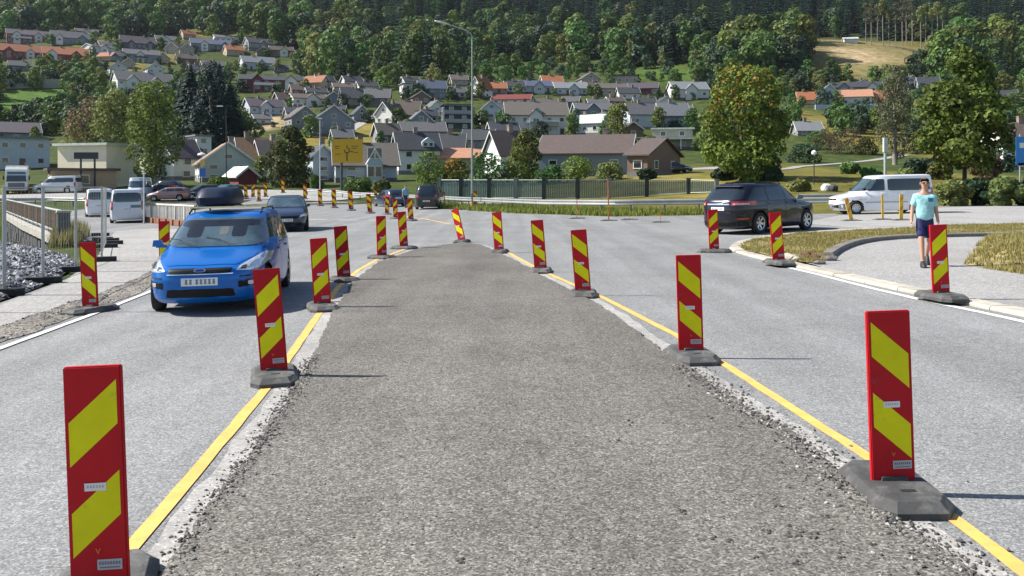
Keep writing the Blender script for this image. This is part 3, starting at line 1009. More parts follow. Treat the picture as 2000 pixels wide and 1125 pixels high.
class Car:
    def __init__(s, name, label, cat, group, L, W, H, paint_, zh, zc, xc, xt, rt=0.25, zb=None, tumble=0.26, wb=2.64, wr=0.32, zlow=0.18, nf=4.0, nr=6.0, nroof=5, roofr=0.3, rear_pow=1.6, hood_pow=1.35):
        s.L, s.W, s.H, s.zc, s.zh, s.xc, s.xt, s.rt, s.tumble, s.wb, s.wr = L, W, H, zc, zh, xc, xt, rt, tumble, wb, wr
        s.paint = paint_
        s.root = empty(name, label=label, cat=cat, group=group)
        F = L / 2; s.F = F
        w = W / 2; s.w = w
        s.zt = H - 0.06
        lv = [(zlow, F - .16, -F + .14, .93), (zlow + .07, F - .06, -F + .05, .975), (zlow + .2, F - .01, -F + .01, .985), (.52, F, -F, 1.0),
              (zh - .09, F - .015, -F, 1.0), (zh - .04, F - .04, -F + .005, 1.0), (zh, F - .12, -F + .01, .992)]
        for k in range(1, 6):
            t = k / 5
            lv.append((zh + (zc - zh) * t, F - .12 - (xc - .12) * t ** hood_pow, -F + .01 + .03 * t, .992 - .03 * t))
        s.n_belt = len(lv) - 1
        for k in range(1, 7):
            t = k / 6
            lv.append((zc + (s.zt - zc) * t, F - xc - (xt - xc) * t ** 0.95, -F + .04 + rt * t ** rear_pow, (.962 - tumble * .75 * t ** 1.15)))
        ww = lv[-1][3]
        lv.append((H - .025, F - xt - .16, -F + .04 + rt + .06, ww * .90))
        lv.append((H - .005, F - xt - .45, -F + .04 + rt + .30, ww * .72))
        s.lv = lv
        N = 64
        vs = []
        for i, (z, xf, xr, k) in enumerate(lv):
            for x, y in car_loop(xf, xr, w * k, nf if i < s.n_belt else nf + 1, nr, N):
                vs.append((x, y, z))
        fs = [(r * N + i, r * N + (i + 1) % N, (r + 1) * N + (i + 1) % N, (r + 1) * N + i) for r in range(len(lv) - 1) for i in range(N)]
        fs.append(tuple(range(N - 1, -1, -1)))
        top = len(vs)
        vs.append(((lv[-1][1] + lv[-1][2]) / 2, 0, H))
        b0 = (len(lv) - 1) * N
        fs += [(b0 + i, b0 + (i + 1) % N, top) for i in range(N)]
        me = bpy.data.meshes.new('body'); me.from_pydata(vs, [], fs)
        me.materials.append(paint_); me.materials.append(PLAST)
        body = link_mesh('body', me, None)
        # wheel arches
        cut = MB()
        for sx in (1, -1):
            for sy in (1, -1):
                cut.tube((sx * wb / 2, sy * (w - .27), wr), (sx * wb / 2, sy * (w + .3), wr), wr + 0.055, n=32)
        cme = cut.mesh('cutter', [PLAST]); fix_normals(cme)
        co = bpy.data.objects.new('cutter', cme); COL.objects.link(co)
        md = body.modifiers.new('cut', 'BOOLEAN'); md.operation = 'DIFFERENCE'; md.object = co; md.solver = 'EXACT'
        bpy.context.view_layer.update()
        dg = bpy.context.evaluated_depsgraph_get()
        nm = bpy.data.meshes.new_from_object(body.evaluated_get(dg))
        body.modifiers.clear()
        if len(nm.polygons) > 100:
            body.data = nm
        bpy.data.objects.remove(co)
        me = body.data
        zarch = wr * 2 + .06
        for p in me.polygons:
            c = p.center
            for sx in (1, -1):
                if abs(math.hypot(c.x - sx * wb / 2, c.z - wr) - (wr + .05)) < .02 and abs(c.y) < w - .02 or (abs(c.y) < w - .2 and math.hypot(c.x - sx * wb / 2, c.z - wr) < wr + .02):
                    p.material_index = 1
        me.polygons.foreach_set('use_smooth', [True] * len(me.polygons))
        me.set_sharp_from_angle(angle=math.radians(34))
        me.name = 'body'
        body.name = 'body'
        body.parent = s.root
        s.body = body
        bm = bmesh.new(); bm.from_mesh(me); s.bvh = BVHTree.FromBMesh(bm); bm.free()

    def decal(s, name, view, poly, m, off=0.006, depth=0.025, rnd=1, parent=None, dens=3, m_edge=None):
        poly = list(poly)
        if rnd: poly = chaikin(poly, rnd, .07 if rnd == 1 else .13 if rnd == 2 else .22)
        pts = []
        for a, b_ in zip(poly, poly[1:] + poly[:1]):
            for k in range(dens):
                pts.append((a[0] + (b_[0] - a[0]) * k / dens, a[1] + (b_[1] - a[1]) * k / dens))
        cx = sum(p[0] for p in pts) / len(pts); cy = sum(p[1] for p in pts) / len(pts)
        dirs = {'F': Vector((-1, 0, 0)), 'R': Vector((1, 0, 0)), 'L': Vector((0, -1, 0)), 'S': Vector((0, 1, 0)), 'T': Vector((0, 0, -1))}
        d = dirs[view]
        def hit(p):
            if view in 'FR': o = Vector((0, p[0], p[1]))
            elif view in 'LS': o = Vector((p[0], 0, p[1]))
            else: o = Vector((p[0], p[1], 0))
            h, nn, _, _ = s.bvh.ray_cast(o - d * 6, d)
            if h is None: return None, None
            if nn.dot(d) > 0: nn = -nn
            return h, nn
        n_ = len(pts)
        vs, fs = [], []
        rim = []
        for t in (1.0, .93, .82, .68, .52, .36, .18):
            for p in pts:
                for kk in (1, .97, .94, .9, .86, .8, .7, .6):
                    h, nn = hit((cx + (p[0] - cx) * t * kk, cy + (p[1] - cy) * t * kk))
                    if h is not None: break
                if h is None:
                    o_ = Vector((0, p[0], p[1])) if view in 'FR' else Vector((p[0], 0, p[1])) if view in 'LS' else Vector((p[0], p[1], 0))
                    h, nn, _, _ = s.bvh.find_nearest(o_ - d * 2.5)
                vs.append(h + nn * off)
                if t == 1.0: rim.append(h - nn * depth)
        h, nn = hit((cx, cy))
        if h is None: h, nn = sum(vs[-n_:], Vector()) / n_, -d
        vs.append(h + nn * off)
        for r in range(6):
            for i in range(n_):
                fs.append((r * n_ + i, r * n_ + (i + 1) % n_, (r + 1) * n_ + (i + 1) % n_, (r + 1) * n_ + i))
        c0 = 6 * n_
        fs += [(c0 + i, c0 + (i + 1) % n_, 7 * n_) for i in range(n_)]
        b0 = len(vs)
        vs += rim
        fs += [(i, b0 + i, b0 + (i + 1) % n_, (i + 1) % n_) for i in range(n_)]
        mb = MB(); mb.add(vs, fs)
        o = mb.build(name, [m], parent or s.root, smooth_=True)
        fix_normals(o.data)
        # face outwards
        pol = o.data.polygons[0]
        if pol.normal.dot(d) > 0: o.data.flip_normals()
        o.data.set_sharp_from_angle(angle=math.radians(40))
        return o

    def wx(s, z):            # x of the windscreen line at height z
        t = (z - s.zc) / (s.zt - s.zc)
        return s.F - s.xc - (s.xt - s.xc) * max(0, t) ** .95
    def rx(s, z):
        t = max(0, (z - s.zc) / (s.zt - s.zc))
        return -s.F + .04 + s.rt * t ** 1.6
    def hw(s, z):
        t = max(0, (z - s.zc) / (s.zt - s.zc))
        return s.w * (.962 - s.tumble * .75 * t ** 1.15)

    def glazing(s, pillars, zb, ztop=None, glass=None, gap=.05, rear=True, sides='LS', ws=None, rear_z=None, rx_in=.22):
        zt = ztop or s.H - .13
        s.decal('windscreen', 'F', [(-s.hw(s.zc) * .93, s.zc + .035), (s.hw(s.zc) * .93, s.zc + .035), (s.hw(zt) * .90, zt + .03), (-s.hw(zt) * .90, zt + .03)], ws or GLASS_B, off=.011, rnd=2, dens=6)
        if rear:
            a, b_ = rear_z or (zb + .03, zt)
            s.decal('rear_window', 'R', [(-s.hw(a) * .82, a), (s.hw(a) * .82, a), (s.hw(b_) * .84, b_), (-s.hw(b_) * .84, b_)], glass or GLASS, rnd=2)
        xs = [None] + list(pillars) + [None]
        for sd in sides:
            for i in range(len(xs) - 1):
                if xs[i] is None: f0, f1 = s.wx(zb) - .16, s.wx(zt) - .16
                else: f0 = f1 = xs[i] - gap / 2
                if xs[i + 1] is None: r0, r1 = s.rx(zb) + rx_in, s.rx(zt) + rx_in + .06
                else: r0 = r1 = xs[i + 1] + gap / 2
                s.decal('side_window', sd, [(f0, zb), (f1, zt), (r1, zt), (r0, zb)], glass or GLASS, rnd=1)

    def wheels(s, rim=RIM, spokes=5, steer=0.0):
        wr = s.wr
        if not hasattr(Car, '_w'): Car._w = {}
        key = (round(wr, 3), rim.name, spokes)
        if key not in Car._w:
            mb = MB()
            tw = .20
            mb.lathe([(wr * .62, -tw / 2 + .01), (wr * .72, -tw / 2), (wr * .93, -tw / 2 + .008), (wr, -tw / 2 + .035), (wr, tw / 2 - .035), (wr * .93, tw / 2 - .008), (wr * .72, tw / 2), (wr * .62, tw / 2 - .01), (wr * .58, 0), (wr * .62, -tw / 2 + .01)], 32, 'Y')
            tm = mb.mesh('wheel', [TYRE], smooth_=True, angle=40); fix_normals(tm)
            mb = MB()
            mb.lathe([(0.0, .055), (wr * .14, .055), (wr * .17, .04)], 20, 'Y', 0)
            mb.lathe([(wr * .56, .085), (wr * .64, .095), (wr * .66, .08), (wr * .6, .0)], 32, 'Y', 0)
            mb.lathe([(0, .005), (wr * .62, .005)], 24, 'Y', 1)
            for k in range(spokes):
                a = 2 * math.pi * k / spokes
                M4 = Matrix.Rotation(a, 3, 'Y')
                mb.add([M4 @ Vector(p) for p in ((wr * .10, .05, -.030), (wr * .62, .078, -.042), (wr * .62, .078, .042), (wr * .10, .05, .030), (wr * .10, .01, -.03), (wr * .62, .01, -.042), (wr * .62, .01, .042), (wr * .10, .01, .03))],
                       [(0, 1, 2, 3), (0, 4, 5, 1), (3, 2, 6, 7)], 0)
            rm = mb.mesh('rim', [rim, PLAST], angle=30); fix_normals(rm)
            Car._w[key] = (tm, rm)
        tm, rm = Car._w[key]
        for sx in (1, -1):
            for sy in (1, -1):
                o = link_mesh('wheel', tm, s.root)
                o.location = (sx * s.wb / 2, sy * (s.w - .125), wr)
                rz = steer if sx > 0 else 0
                o.rotation_euler = (0, RND.uniform(0, 6), rz if sy > 0 else rz + math.pi)
                link_mesh('rim', rm, o)

    def mirrors(s, zb, m=None):
        for sy in (1, -1):
            mb = MB()
            x = s.wx(zb) - .28
            y = s.hw(zb + .1)
            mb.box((x, sy * (y + .06), zb + .08), (.10, .15, .10), taper=.8)
            mb.box((x + .01, sy * (y + .0), zb + .03), (.06, .16, .04))
            o = mb.build('mirror', [m or s.paint], s.root)
            g = MB(); g.box((x - .054, sy * (y + .06), zb + .075), (.006, .125, .08)); g.build('mirror_glass', [GLASS_B], o)

    def plate(s, view, y, z, off=.012):
        o = s.decal('number_plate', view, [(y - .26, z - .056), (y + .26, z - .056), (y + .26, z + .056), (y - .26, z + .056)], PLATE, off=off, rnd=0)
        for i in range(7):
            yy = y - .185 + i * .06 + (.03 if i > 1 else 0)
            s.decal('character', view, [(yy - .019, z - .036), (yy + .019, z - .036), (yy + .019, z + .036), (yy - .019, z + .036)], PLTXT, off=off + .002, depth=.003, rnd=0, dens=1, parent=o)

    def doors(s, edges, zlow, zb, sides='LS', handle=True):
        for sd in sides:
            for a, b_ in zip(edges, edges[1:]):
                o = s.decal('door', sd, [(a - .012, zlow), (a - .012, zb), (b_ + .012, zb), (b_ + .012, zlow)], s.paint, off=.006, depth=.01, rnd=0, dens=4)
                if handle:
                    x = b_ + .18
                    s.decal('door_handle', sd, [(x - .09, zb - .10), (x + .09, zb - .10), (x + .09, zb - .065), (x - .09, zb - .065)], s.paint, off=.035, depth=.03, rnd=1, parent=o)

    def put(s, local, wpt, yaw, lift=0.0):
        """stand the car so that its local point (x, y) rests on wpt, heading yaw degrees (0 = +X)"""
        R_ = Matrix.Rotation(-math.atan(SLOPE), 4, 'Y') @ Matrix.Rotation(math.radians(yaw), 4, 'Z')
        off = R_ @ Vector((local[0], local[1], 0))
        s.root.matrix_world = Matrix.Translation(Vector(wpt) - off + Vector((0, 0, lift))) @ R_

# ---- blue estate car --------------------------------------------------------
BLUE = paint('bright_blue', (0.001, 0.115, 0.43), 0.15, 0.3)
BLUE.node_tree.nodes['Principled BSDF'].inputs['Coat Weight'].default_value = 0.35
BLUE.node_tree.nodes['Principled BSDF'].inputs['Specular IOR Level'].default_value = 0.3
c = Car('blue_estate_car', 'bright blue estate car driving towards the camera in the left lane', 'car', None, 4.45, 1.84, 1.49, BLUE, .72, .92, .98, 1.95, rt=.28, wb=2.64, wr=.318, nf=4.2, tumble=.28)
c.glazing([.12, -.85], .96, 1.36)
c.wheels(steer=0.12)
c.mirrors(.94)
c.doors([.95, .02, -.98], .30, .93)
for sy in (1, -1):
    h = c.decal('headlight', 'F', [(sy * .50, .66), (sy * .56, .72), (sy * .80, .86), (sy * .875, .84), (sy * .885, .74), (sy * .78, .64)], LAMP, off=.008, rnd=1)
    c.decal('lamp_reflector', 'F', [(sy * .66, .69), (sy * .72, .77), (sy * .79, .77), (sy * .79, .69)], CHROME, off=.012, rnd=2, parent=h)
    c.decal('lamp_reflector', 'F', [(sy * .56, .67), (sy * .58, .71), (sy * .64, .72), (sy * .64, .67)], LAMPD, off=.012, rnd=2, parent=h)
    b_ = c.decal('bumper_intake', 'F', [(sy * .54, .40), (sy * .54, .50), (sy * .84, .52), (sy * .84, .42)], PLAST, off=.006, rnd=1)
    c.decal('fog_lamp', 'F', [(sy * .66, .43), (sy * .66, .49), (sy * .74, .49), (sy * .74, .43)], LAMP, off=.012, rnd=2, parent=b_)
g = c.decal('grille', 'F', [(-.44, .63), (-.46, .70), (.46, .70), (.44, .63)], PLAST, off=.007, rnd=1)
c.decal('grille_trim', 'F', [(-.47, .612), (-.47, .626), (.47, .626), (.47, .612)], CHROME, off=.012, rnd=0, parent=g)
e = c.decal('badge', 'F', [(-.085, .645), (-.085, .690), (.085, .690), (.085, .645)], CHROME, off=.013, rnd=3, parent=g)
c.decal('badge_field', 'F', [(-.068, .652), (-.068, .683), (.068, .683), (.068, .652)], mat('badge_blue', (.01, .03, .16), .3), off=.016, rnd=3, parent=g)
c.decal('lower_intake', 'F', [(-.50, .275), (-.47, .40), (.47, .40), (.50, .275)], PLAST, off=.006, rnd=1)
c.plate('F', 0, .51, .02)
c.decal('bumper_strip', 'F', [(-.86, .555), (-.86, .575), (-.56, .575), (-.56, .555)], BLACK, off=.006, rnd=0)
c.decal('bumper_strip', 'F', [(.56, .555), (.56, .575), (.86, .575), (.86, .555)], BLACK, off=.006, rnd=0)
c.decal('bonnet', 'T', [(c.F - .20, -.50), (c.F - .16, 0), (c.F - .20, .50), (c.F - .62, .68), (c.F - .93, .72), (c.F - .93, -.72), (c.F - .62, -.68)], BLUE, off=.007, depth=.012, rnd=1, dens=6)
# things seen through the windscreen
INT = mat('car_interior', (0.006, 0.006, 0.007), 0.06, coat=.6)
SEAT = mat('car_seat_pale', (0.13, 0.13, 0.115), 0.08, coat=.6)
for yy, zz, ww_, hh_, mm_ in ((-.36, 1.20, .12, .11, INT), (.34, 1.20, .11, .11, INT), (.10, 1.18, .07, .06, SEAT), (.0, 1.325, .10, .022, INT), (.0, 1.30, .62, .05, INT)):
    c.decal('seat_back', 'F', [(yy - ww_, zz - hh_), (yy - ww_, zz + hh_), (yy + ww_, zz + hh_), (yy + ww_, zz - hh_)], mm_, off=.014, rnd=2)
for sy in (1, -1):           # roof rails with cross bars
    mb = MB(); mb.path([(.05, sy * .60, 1.46), (-.1, sy * .59, 1.53), (-1.5, sy * .58, 1.53), (-1.7, sy * .58, 1.45)], .016, 8); mb.build('roof_rail', [PLAST], c.root)
for x in (-.25, -1.15):
    mb = MB(); mb.box((x, 0, 1.555), (.06, 1.30, .03)); mb.build('roof_bar', [CHROME], c.root)
for yy in (.35, -.25):
    mb = MB(); mb.path([(1.20, yy, 1.0), (1.02, yy - .25, 1.06), (.93, yy - .5, 1.10)], .006, 6); mb.build('wiper', [PLAST], c.root)
c.put((c.wb / 2, 0), P(415, 601), -82)
BLUECAR = c
# roof box: a thing of its own
bx = MB()
rows = []
N = 28
for z, k, l in ((0, .80, .90), (.03, .97, .98), (.10, 1.0, 1.0), (.15, 1.0, 1.0), (.24, .92, .955), (.30, .80, .88), (.325, .55, .7)):
    rows.append([(x, y, z) for x, y in car_loop(.88 * l - (.0 if z < .16 else (z - .16) * .9), -.88 * l, .345 * k, 4.4, 5, N, .12)])
vv = [p for r in rows for p in r]
bx.add(vv, [(r * N + i, r * N + (i + 1) % N, (r + 1) * N + (i + 1) % N, (r + 1) * N + i) for r in range(len(rows) - 1) for i in range(N)] + [tuple(range(N - 1, -1, -1)), tuple((len(rows) - 1) * N + i for i in range(N))])
rb_root = empty('roof_box', label='dark navy roof box strapped on the roof bars of the blue estate car', cat='roof box')
bx.build('shell', [mat('roofbox_navy', (0.008, 0.014, 0.036), 0.4, spec=.3)], rb_root, angle=35)
mb = MB()
for x in (-.5, .4): mb.box((x, 0, -.006), (.1, .6, .012))
mb.build('mount', [PLAST], rb_root)
rb_root.matrix_world = c.root.matrix_world @ Matrix.Translation((-.72, -.22, 1.582))

# ---- dark off-roader seen from behind ---------------------------------------------
DARK = paint('black_violet', (0.012, 0.010, 0.022), 0.3, 0.2)
c = Car('dark_off_roader', 'glossy dark off-roader seen from its rear corner, turning at the junction', 'car', None, 4.85, 1.94, 1.70, DARK, .92, 1.08, 1.15, 2.02, rt=.62, zb=1.1, wb=2.74, wr=.365, nf=3.6, nr=4.6, tumble=.27, rear_pow=1.25)
c.glazing([.10, -.92], 1.12, 1.54, rear_z=(1.13, 1.52), rx_in=.42)
c.wheels(spokes=6)
c.mirrors(1.1)
c.doors([1.0, .02, -1.02], .36, 1.08)
for sy in (1, -1):
    t = c.decal('tail_light', 'R', [(sy * .50, .96), (sy * .52, 1.10), (sy * .90, 1.12), (sy * .91, .98)], TAIL, off=.010, rnd=1)
    c.decal('tail_lens', 'R', [(sy * .54, .99), (sy * .56, 1.04), (sy * .86, 1.05), (sy * .86, 1.00)], TAILC, off=.014, rnd=1, parent=t)
    t = c.decal('tail_light', 'S' if sy < 0 else 'L', [(-2.28, .98), (-2.2, 1.12), (-1.86, 1.08), (-1.92, .99)], TAIL, off=.010, rnd=1)
    c.decal('reflector', 'R', [(sy * .66, .50), (sy * .66, .55), (sy * .86, .56), (sy * .86, .51)], TAIL, off=.008, rnd=1)
    mb = MB(); mb.path([(.2, sy * .64, 1.64), (.1, sy * .63, 1.71), (-1.1, sy * .63, 1.71), (-1.3, sy * .62, 1.64)], .017, 8); mb.build('roof_rail', [PLAST], c.root)
DARK.node_tree.nodes['Principled BSDF'].inputs['Coat Weight'].default_value = 0.45
c.decal('tailgate_trim', 'R', [(-.44, .985), (-.44, 1.03), (.44, 1.03), (.44, .985)], CHROME, off=.012, rnd=1)
c.plate('R', 0, .86, .010)
c.decal('tailgate', 'R', [(-.70, .62), (-.70, 1.09), (.70, 1.09), (.70, .62)], DARK, off=.004, depth=.01, rnd=1, dens=5)
c.decal('rear_bumper', 'R', [(-.85, .30), (-.85, .46), (.85, .46), (.85, .30)], PLAST, off=.012, rnd=1, dens=5)
mb = MB(); mb.box((-1.80, 0, 1.60), (.26, 1.12, .035), taper=.9); mb.build('rear_spoiler', [DARK], c.root)
mb = MB(); mb.box((-1.62, 0, 1.69), (.2, .04, .05), taper=.4); mb.build('aerial', [DARK], c.root)
c.put((-c.wb / 2, -c.w + .1), P(1483, 457), 39)

# ---- white van ------------------------------------------------------------------
def white_van(name, label, group, L, W, H, col, zh, zc, xc, xt, wb, wr, pillars, zb, ztop, rt=.10, glass=None, detail=True, tumble=.16, rear=True):
    c = Car(name, label, 'van', group, L, W, H, col, zh, zc, xc, xt, rt=rt, wb=wb, wr=wr, nf=3.6, nr=9, tumble=tumble, hood_pow=1.2)
    c.glazing(pillars, zb, ztop, rx_in=.20, rear=rear, gap=.14)
    c.wheels(spokes=9)
    c.mirrors(zb, PLAST if detail else None)
    for sy in (1, -1):
        c.decal('headlight', 'F', [(sy * .56, zh - .20), (sy * .60, zh - .05), (sy * .86, zh + .02), (sy * .88, zh - .18)], LAMP, off=.008)
        c.decal('tail_light', 'R', [(sy * (W / 2 - .22), .75), (sy * (W / 2 - .24), 1.25), (sy * (W / 2 - .13), 1.25), (sy * (W / 2 - .10), .75)], TAIL, off=.008)
    c.decal('grille', 'F', [(-.5, zh - .17), (-.5, zh - .09), (.5, zh - .09), (.5, zh - .17)], PLAST, off=.007)
    c.decal('lower_intake', 'F', [(-.6, .32), (-.6, .46), (.6, .46), (.6, .32)], PLAST, off=.007)
    c.plate('R', 0, .80, .01); c.plate('F', 0, .56, .02)
    return c
WHITE = paint('white', (0.74, 0.75, 0.78), 0.0, 0.3)
c = white_van('white_van', 'white compact van with dark side windows crossing the junction on the right', None, 4.72, 1.82, 1.88, WHITE, .86, 1.06, .96, 1.78, 2.86, .315, [.0], 1.12, 1.68, tumble=.11)
c.doors([.95, -.02, -1.0], .32, 1.08)
for sd in 'LS':
    c.decal('side_moulding', sd, [(1.0, .55), (1.0, .60), (-.98, .60), (-.98, .55)], mat('moulding_grey', (.35, .35, .37), .5), off=.016, rnd=0, dens=6)
c.decal('bumper', 'F', [(-.86, .24), (-.88, .52), (.88, .52), (.86, .24)], mat('bumper_grey', (.20, .20, .22), .5), off=.008, rnd=1, dens=5)
c.put((c.wb / 2, c.w - .1), P(1672, 419), 178)

VANW = paint('white_grey', (0.55, 0.59, 0.66), 0.0, 0.35)
c = white_van('white_transporter', 'pale van seen from behind driving off past the wooden railing', None, 4.9, 1.92, 1.93, VANW, .98, 1.15, .75, 1.55, 3.0, .33, [.6, -.8], 1.16, 1.72)
c.decal('tailgate_badge', 'R', [(-.72, .86), (-.72, 1.02), (-.18, 1.02), (-.18, .86)], mat('badge_slate', (.10, .16, .20), .4), off=.008)
c.put((-c.L / 2, 0), P(249, 436), 112)
c = white_van('white_delivery_van', 'white van just ahead of the pale van, half hidden by it', None, 4.9, 1.92, 1.95, WHITE, .98, 1.15, .75, 1.55, 3.0, .33, [.6, -.8], 1.16, 1.72)
c.put((-c.L / 2, 0), P(196, 424), 116)
c = white_van('box_van', 'tall pale blue-white van facing the camera behind the pale van', None, 5.4, 2.0, 2.45, paint('pale_blue', (0.50, 0.56, 0.64)), 1.05, 1.3, .7, 1.3, 3.4, .34, [.9], 1.35, 2.0, rt=.05)
c.put((c.L / 2, 0), P(262, 391), -78)
c = white_van('white_panel_van', 'white panel van with sloping bonnet parked right of the white lorry', None, 5.2, 1.95, 2.0, paint('grey_white', (0.60, 0.61, 0.62)), .95, 1.2, .95, 2.0, 3.2, .33, [1.0], 1.25, 1.75)
c.put((0, c.w), P(103, 378), 180)

# ---- other cars -----------------------------------------------------------------------
def plain_car(name, label, L, W, H, col, yaw, local, pt, group=None, zh=.72, zc=.98, xc=1.0, xt=1.9, rt=.45, wb=2.6, wr=.31, pillars=(.1, -.8), zb=1.0, nr=5, plates=True):
    c = Car(name, label, 'car', group, L, W, H, col, zh, zc, xc, xt, rt=rt, wb=wb, wr=wr, nf=3.6, nr=nr, tumble=.28)
    c.glazing(list(pillars), zb, H - .13, rx_in=.3)
    c.wheels()
    c.mirrors(zb)
    for sy in (1, -1):
        c.decal('headlight', 'F', [(sy * .52, zh - .10), (sy * .56, zh - .03), (sy * .84, zh + .03), (sy * .88, zh - .07)], LAMP, off=.008)
        c.decal('tail_light', 'R', [(sy * .58, zc - .20), (sy * .58, zc - .04), (sy * .86, zc - .02), (sy * .87, zc - .18)], TAIL, off=.008)
    c.decal('grille', 'F', [(-.44, zh - .18), (-.48, zh - .08), (.48, zh - .08), (.44, zh - .18)], PLAST, off=.007)
    c.decal('lower_intake', 'F', [(-.6, .28), (-.6, .40), (.6, .40), (.6, .28)], PLAST, off=.007)
    if plates:
        c.plate('F', 0, .50, .015); c.plate('R', 0, .74 if H < 1.7 else .62, .01)
    c.put(local(c), pt, yaw)
    return c
NAVY = paint('navy', (0.010, 0.018, 0.045), 0.3)
INKB = paint('ink_blue', (0.012, 0.028, 0.075), 0.35)
BLK = paint('black', (0.008, 0.007, 0.010), 0.2)
plain_car('dark_hatchback', 'dark blue car coming round the bend behind the blue estate car', 4.5, 1.86, 1.50, NAVY, -76, lambda c: (c.L / 2 - .35, 0), P(560, 453))
c = plain_car('people_carrier', 'black people carrier seen from behind at the far side of the junction', 4.6, 1.90, 1.80, BLK, 88, lambda c: (-c.L / 2 + .3, 0), P(834, 409), zh=.95, zc=1.1, xc=.9, xt=1.7, rt=.35, zb=1.12, nr=6)
plain_car('dark_saloon', 'dark car with a red rear light beside the black people carrier', 4.4, 1.76, 1.45, INKB, 118, lambda c: (-c.L / 2 + .3, 0), P(776, 404))
far_cars = [('navy_car', 'dark navy car in the queue behind the wooden railing', NAVY, 320, 379, 170, 1.5), ('rose_car', 'dusty rose coloured car in the queue, nearest the wooden railing', paint('dusty_rose', (0.30, 0.17, 0.17), .3), 330, 392, 186, 1.42),
            ('grey_car', 'dark grey car with white bonnet glare in the queue', paint('dark_grey', (0.06, 0.055, 0.06), .4), 392, 388, 222, 1.5), ('teal_car', 'teal green car half hidden behind the roof box', paint('teal', (0.05, 0.12, 0.14), .4), 441, 387, 258, 1.5)]
for nm, lb, pc, u, v, yw, H in far_cars:
    plain_car(nm, lb, 4.4, 1.8, H, pc, yw, lambda c: (0, 0), P(u, v), group='cars queueing on the far left road', plates=False)
plain_car('parked_car', 'dark parked car beside the brown roofed house, left of a similar one', 4.3, 1.78, 1.45, INKB, 176, lambda c: (0, c.w), P(1275, 341), plates=False)
plain_car('parked_car', 'black parked car on the driveway left of the maple tree', 4.3, 1.78, 1.45, BLK, 4, lambda c: (0, -c.w), P(1324, 338), plates=False)

# ---- white lorry ------------------------------------------------------------------------
lp = P(32, 379)
t = empty('white_lorry', lp, math.radians(-62), 'white articulated lorry with a dark windscreen at the left edge', 'lorry')
LW = paint('lorry_white', (0.72, 0.71, 0.67))
s_ = 0.92
mb = MB()
prof_ = [(0, .45), (.02, 1.5), (-.10, 2.35), (-.45, 3.0), (-.75, 3.25), (-1.9, 3.35), (-1.9, .45)]
n_ = len(prof_)
vv = [(x, sy * 1.2, z) for sy in (-1, 1) for x, z in prof_]
mb.add(vv, [tuple(range(n_)), tuple(range(2 * n_ - 1, n_ - 1, -1))] + [(i, n_ + i, n_ + (i + 1) % n_, (i + 1) % n_) for i in range(n_)])
o = mb.build('cab', [LW], t); fix_normals(o.data)
bm = bmesh.new(); bm.from_mesh(o.data); bmesh.ops.bevel(bm, geom=bm.edges[:], offset=.07, segments=2, affect='EDGES'); bm.to_mesh(o.data); bm.free()
def slab(name, pts, m, par, th=.03):
    a, b2, c2 = Vector(pts[0]), Vector(pts[1]), Vector(pts[2])
    nn = (b2 - a).cross(c2 - b2).normalized()
    mb = MB(); k = len(pts)
    vv = [Vector(p) - nn * .02 for p in pts] + [Vector(p) + nn * th for p in pts]
    mb.add(vv, [tuple(range(k - 1, -1, -1)), tuple(range(k, 2 * k))] + [(i, (i + 1) % k, k + (i + 1) % k, k + i) for i in range(k)])
    o = mb.build(name, [m], par); fix_normals(o.data); return o
slab('windscreen', [(.02, -1.08, 1.52), (.02, 1.08, 1.52), (-.10, 1.02, 2.3), (-.10, -1.02, 2.3)], GLASS, t)
slab('visor', [(-.1, -1.0, 2.42), (-.1, 1.0, 2.42), (-.28, .95, 2.72), (-.28, -.95, 2.72)], mat('visor_blue', (.10, .16, .20), .3), t)
slab('grille', [(.005, -.9, .62), (.005, .9, .62), (.02, .9, 1.38), (.02, -.9, 1.38)], mat('grille_slate', (.12, .13, .15), .4), t)
for sy in (1, -1):
    slab('headlight', [(.005, sy * .95, .6), (.005, sy * 1.15, .6), (.01, sy * 1.15, .85), (.01, sy * .95, .85)], LAMP, t)
    mb = MB(); mb.box((-.1, sy * 1.38, 2.0), (.12, .14, .55)); mb.build('mirror', [PLAST], t)
    mb = MB(); mb.box((-.85, sy * 1.205, 1.9), (.9, .03, .75)); mb.build('side_window', [GLASS], t)
mb = MB(); mb.box((-9.2, 0, 2.25), (13.2, 2.5, 2.6)); o = mb.build('trailer', [LW], t)
mb = MB(); mb.box((-9.2, 0, .9), (13.2, 2.3, .16)); mb.build('trailer_rail', [mat('rail_red', (.3, .07, .06), .5)], t)
for x in (-.9, -4.6, -11.5, -12.8, -14.1):
    for sy in (1, -1):
        mb = MB(); mb.tube((x, sy * .82, .5), (x, sy * 1.18, .5), .5, n=20); w_ = mb.build('wheel', [TYRE], t)
        mb = MB(); mb.tube((x, sy * 1.14, .5), (x, sy * 1.2, .5), .27, n=16); mb.build('rim', [RIM], w_)
t.scale = (s_, s_, s_)

# ================================================================ RAILINGS, FENCES, WALLS
STEEL = mat('galvanised_steel', (0.42, 0.43, 0.43), 0.42, metal=0.55, var=0.12, scale=2, detail=6)
STEELD = mat('steel_post_grey', (0.20, 0.21, 0.22), 0.5, metal=0.4, var=0.15)
WOODR = mat('railing_wood', (0.20, 0.13, 0.085), 0.8, var=0.3, scale=6, rnd=0.2)
WOODP = mat('railing_pale', (0.55, 0.52, 0.46), 0.8, var=0.15, rnd=0.1)
RUST = mat('rust_brown', (0.21, 0.085, 0.04), 0.8, var=0.35, scale=5)
TEAL = mat('fence_teal', (0.10, 0.16, 0.165), 0.5, var=0.2, rnd=0.1)
DARKM = mat('dark_metal', (0.022, 0.026, 0.03), 0.5)

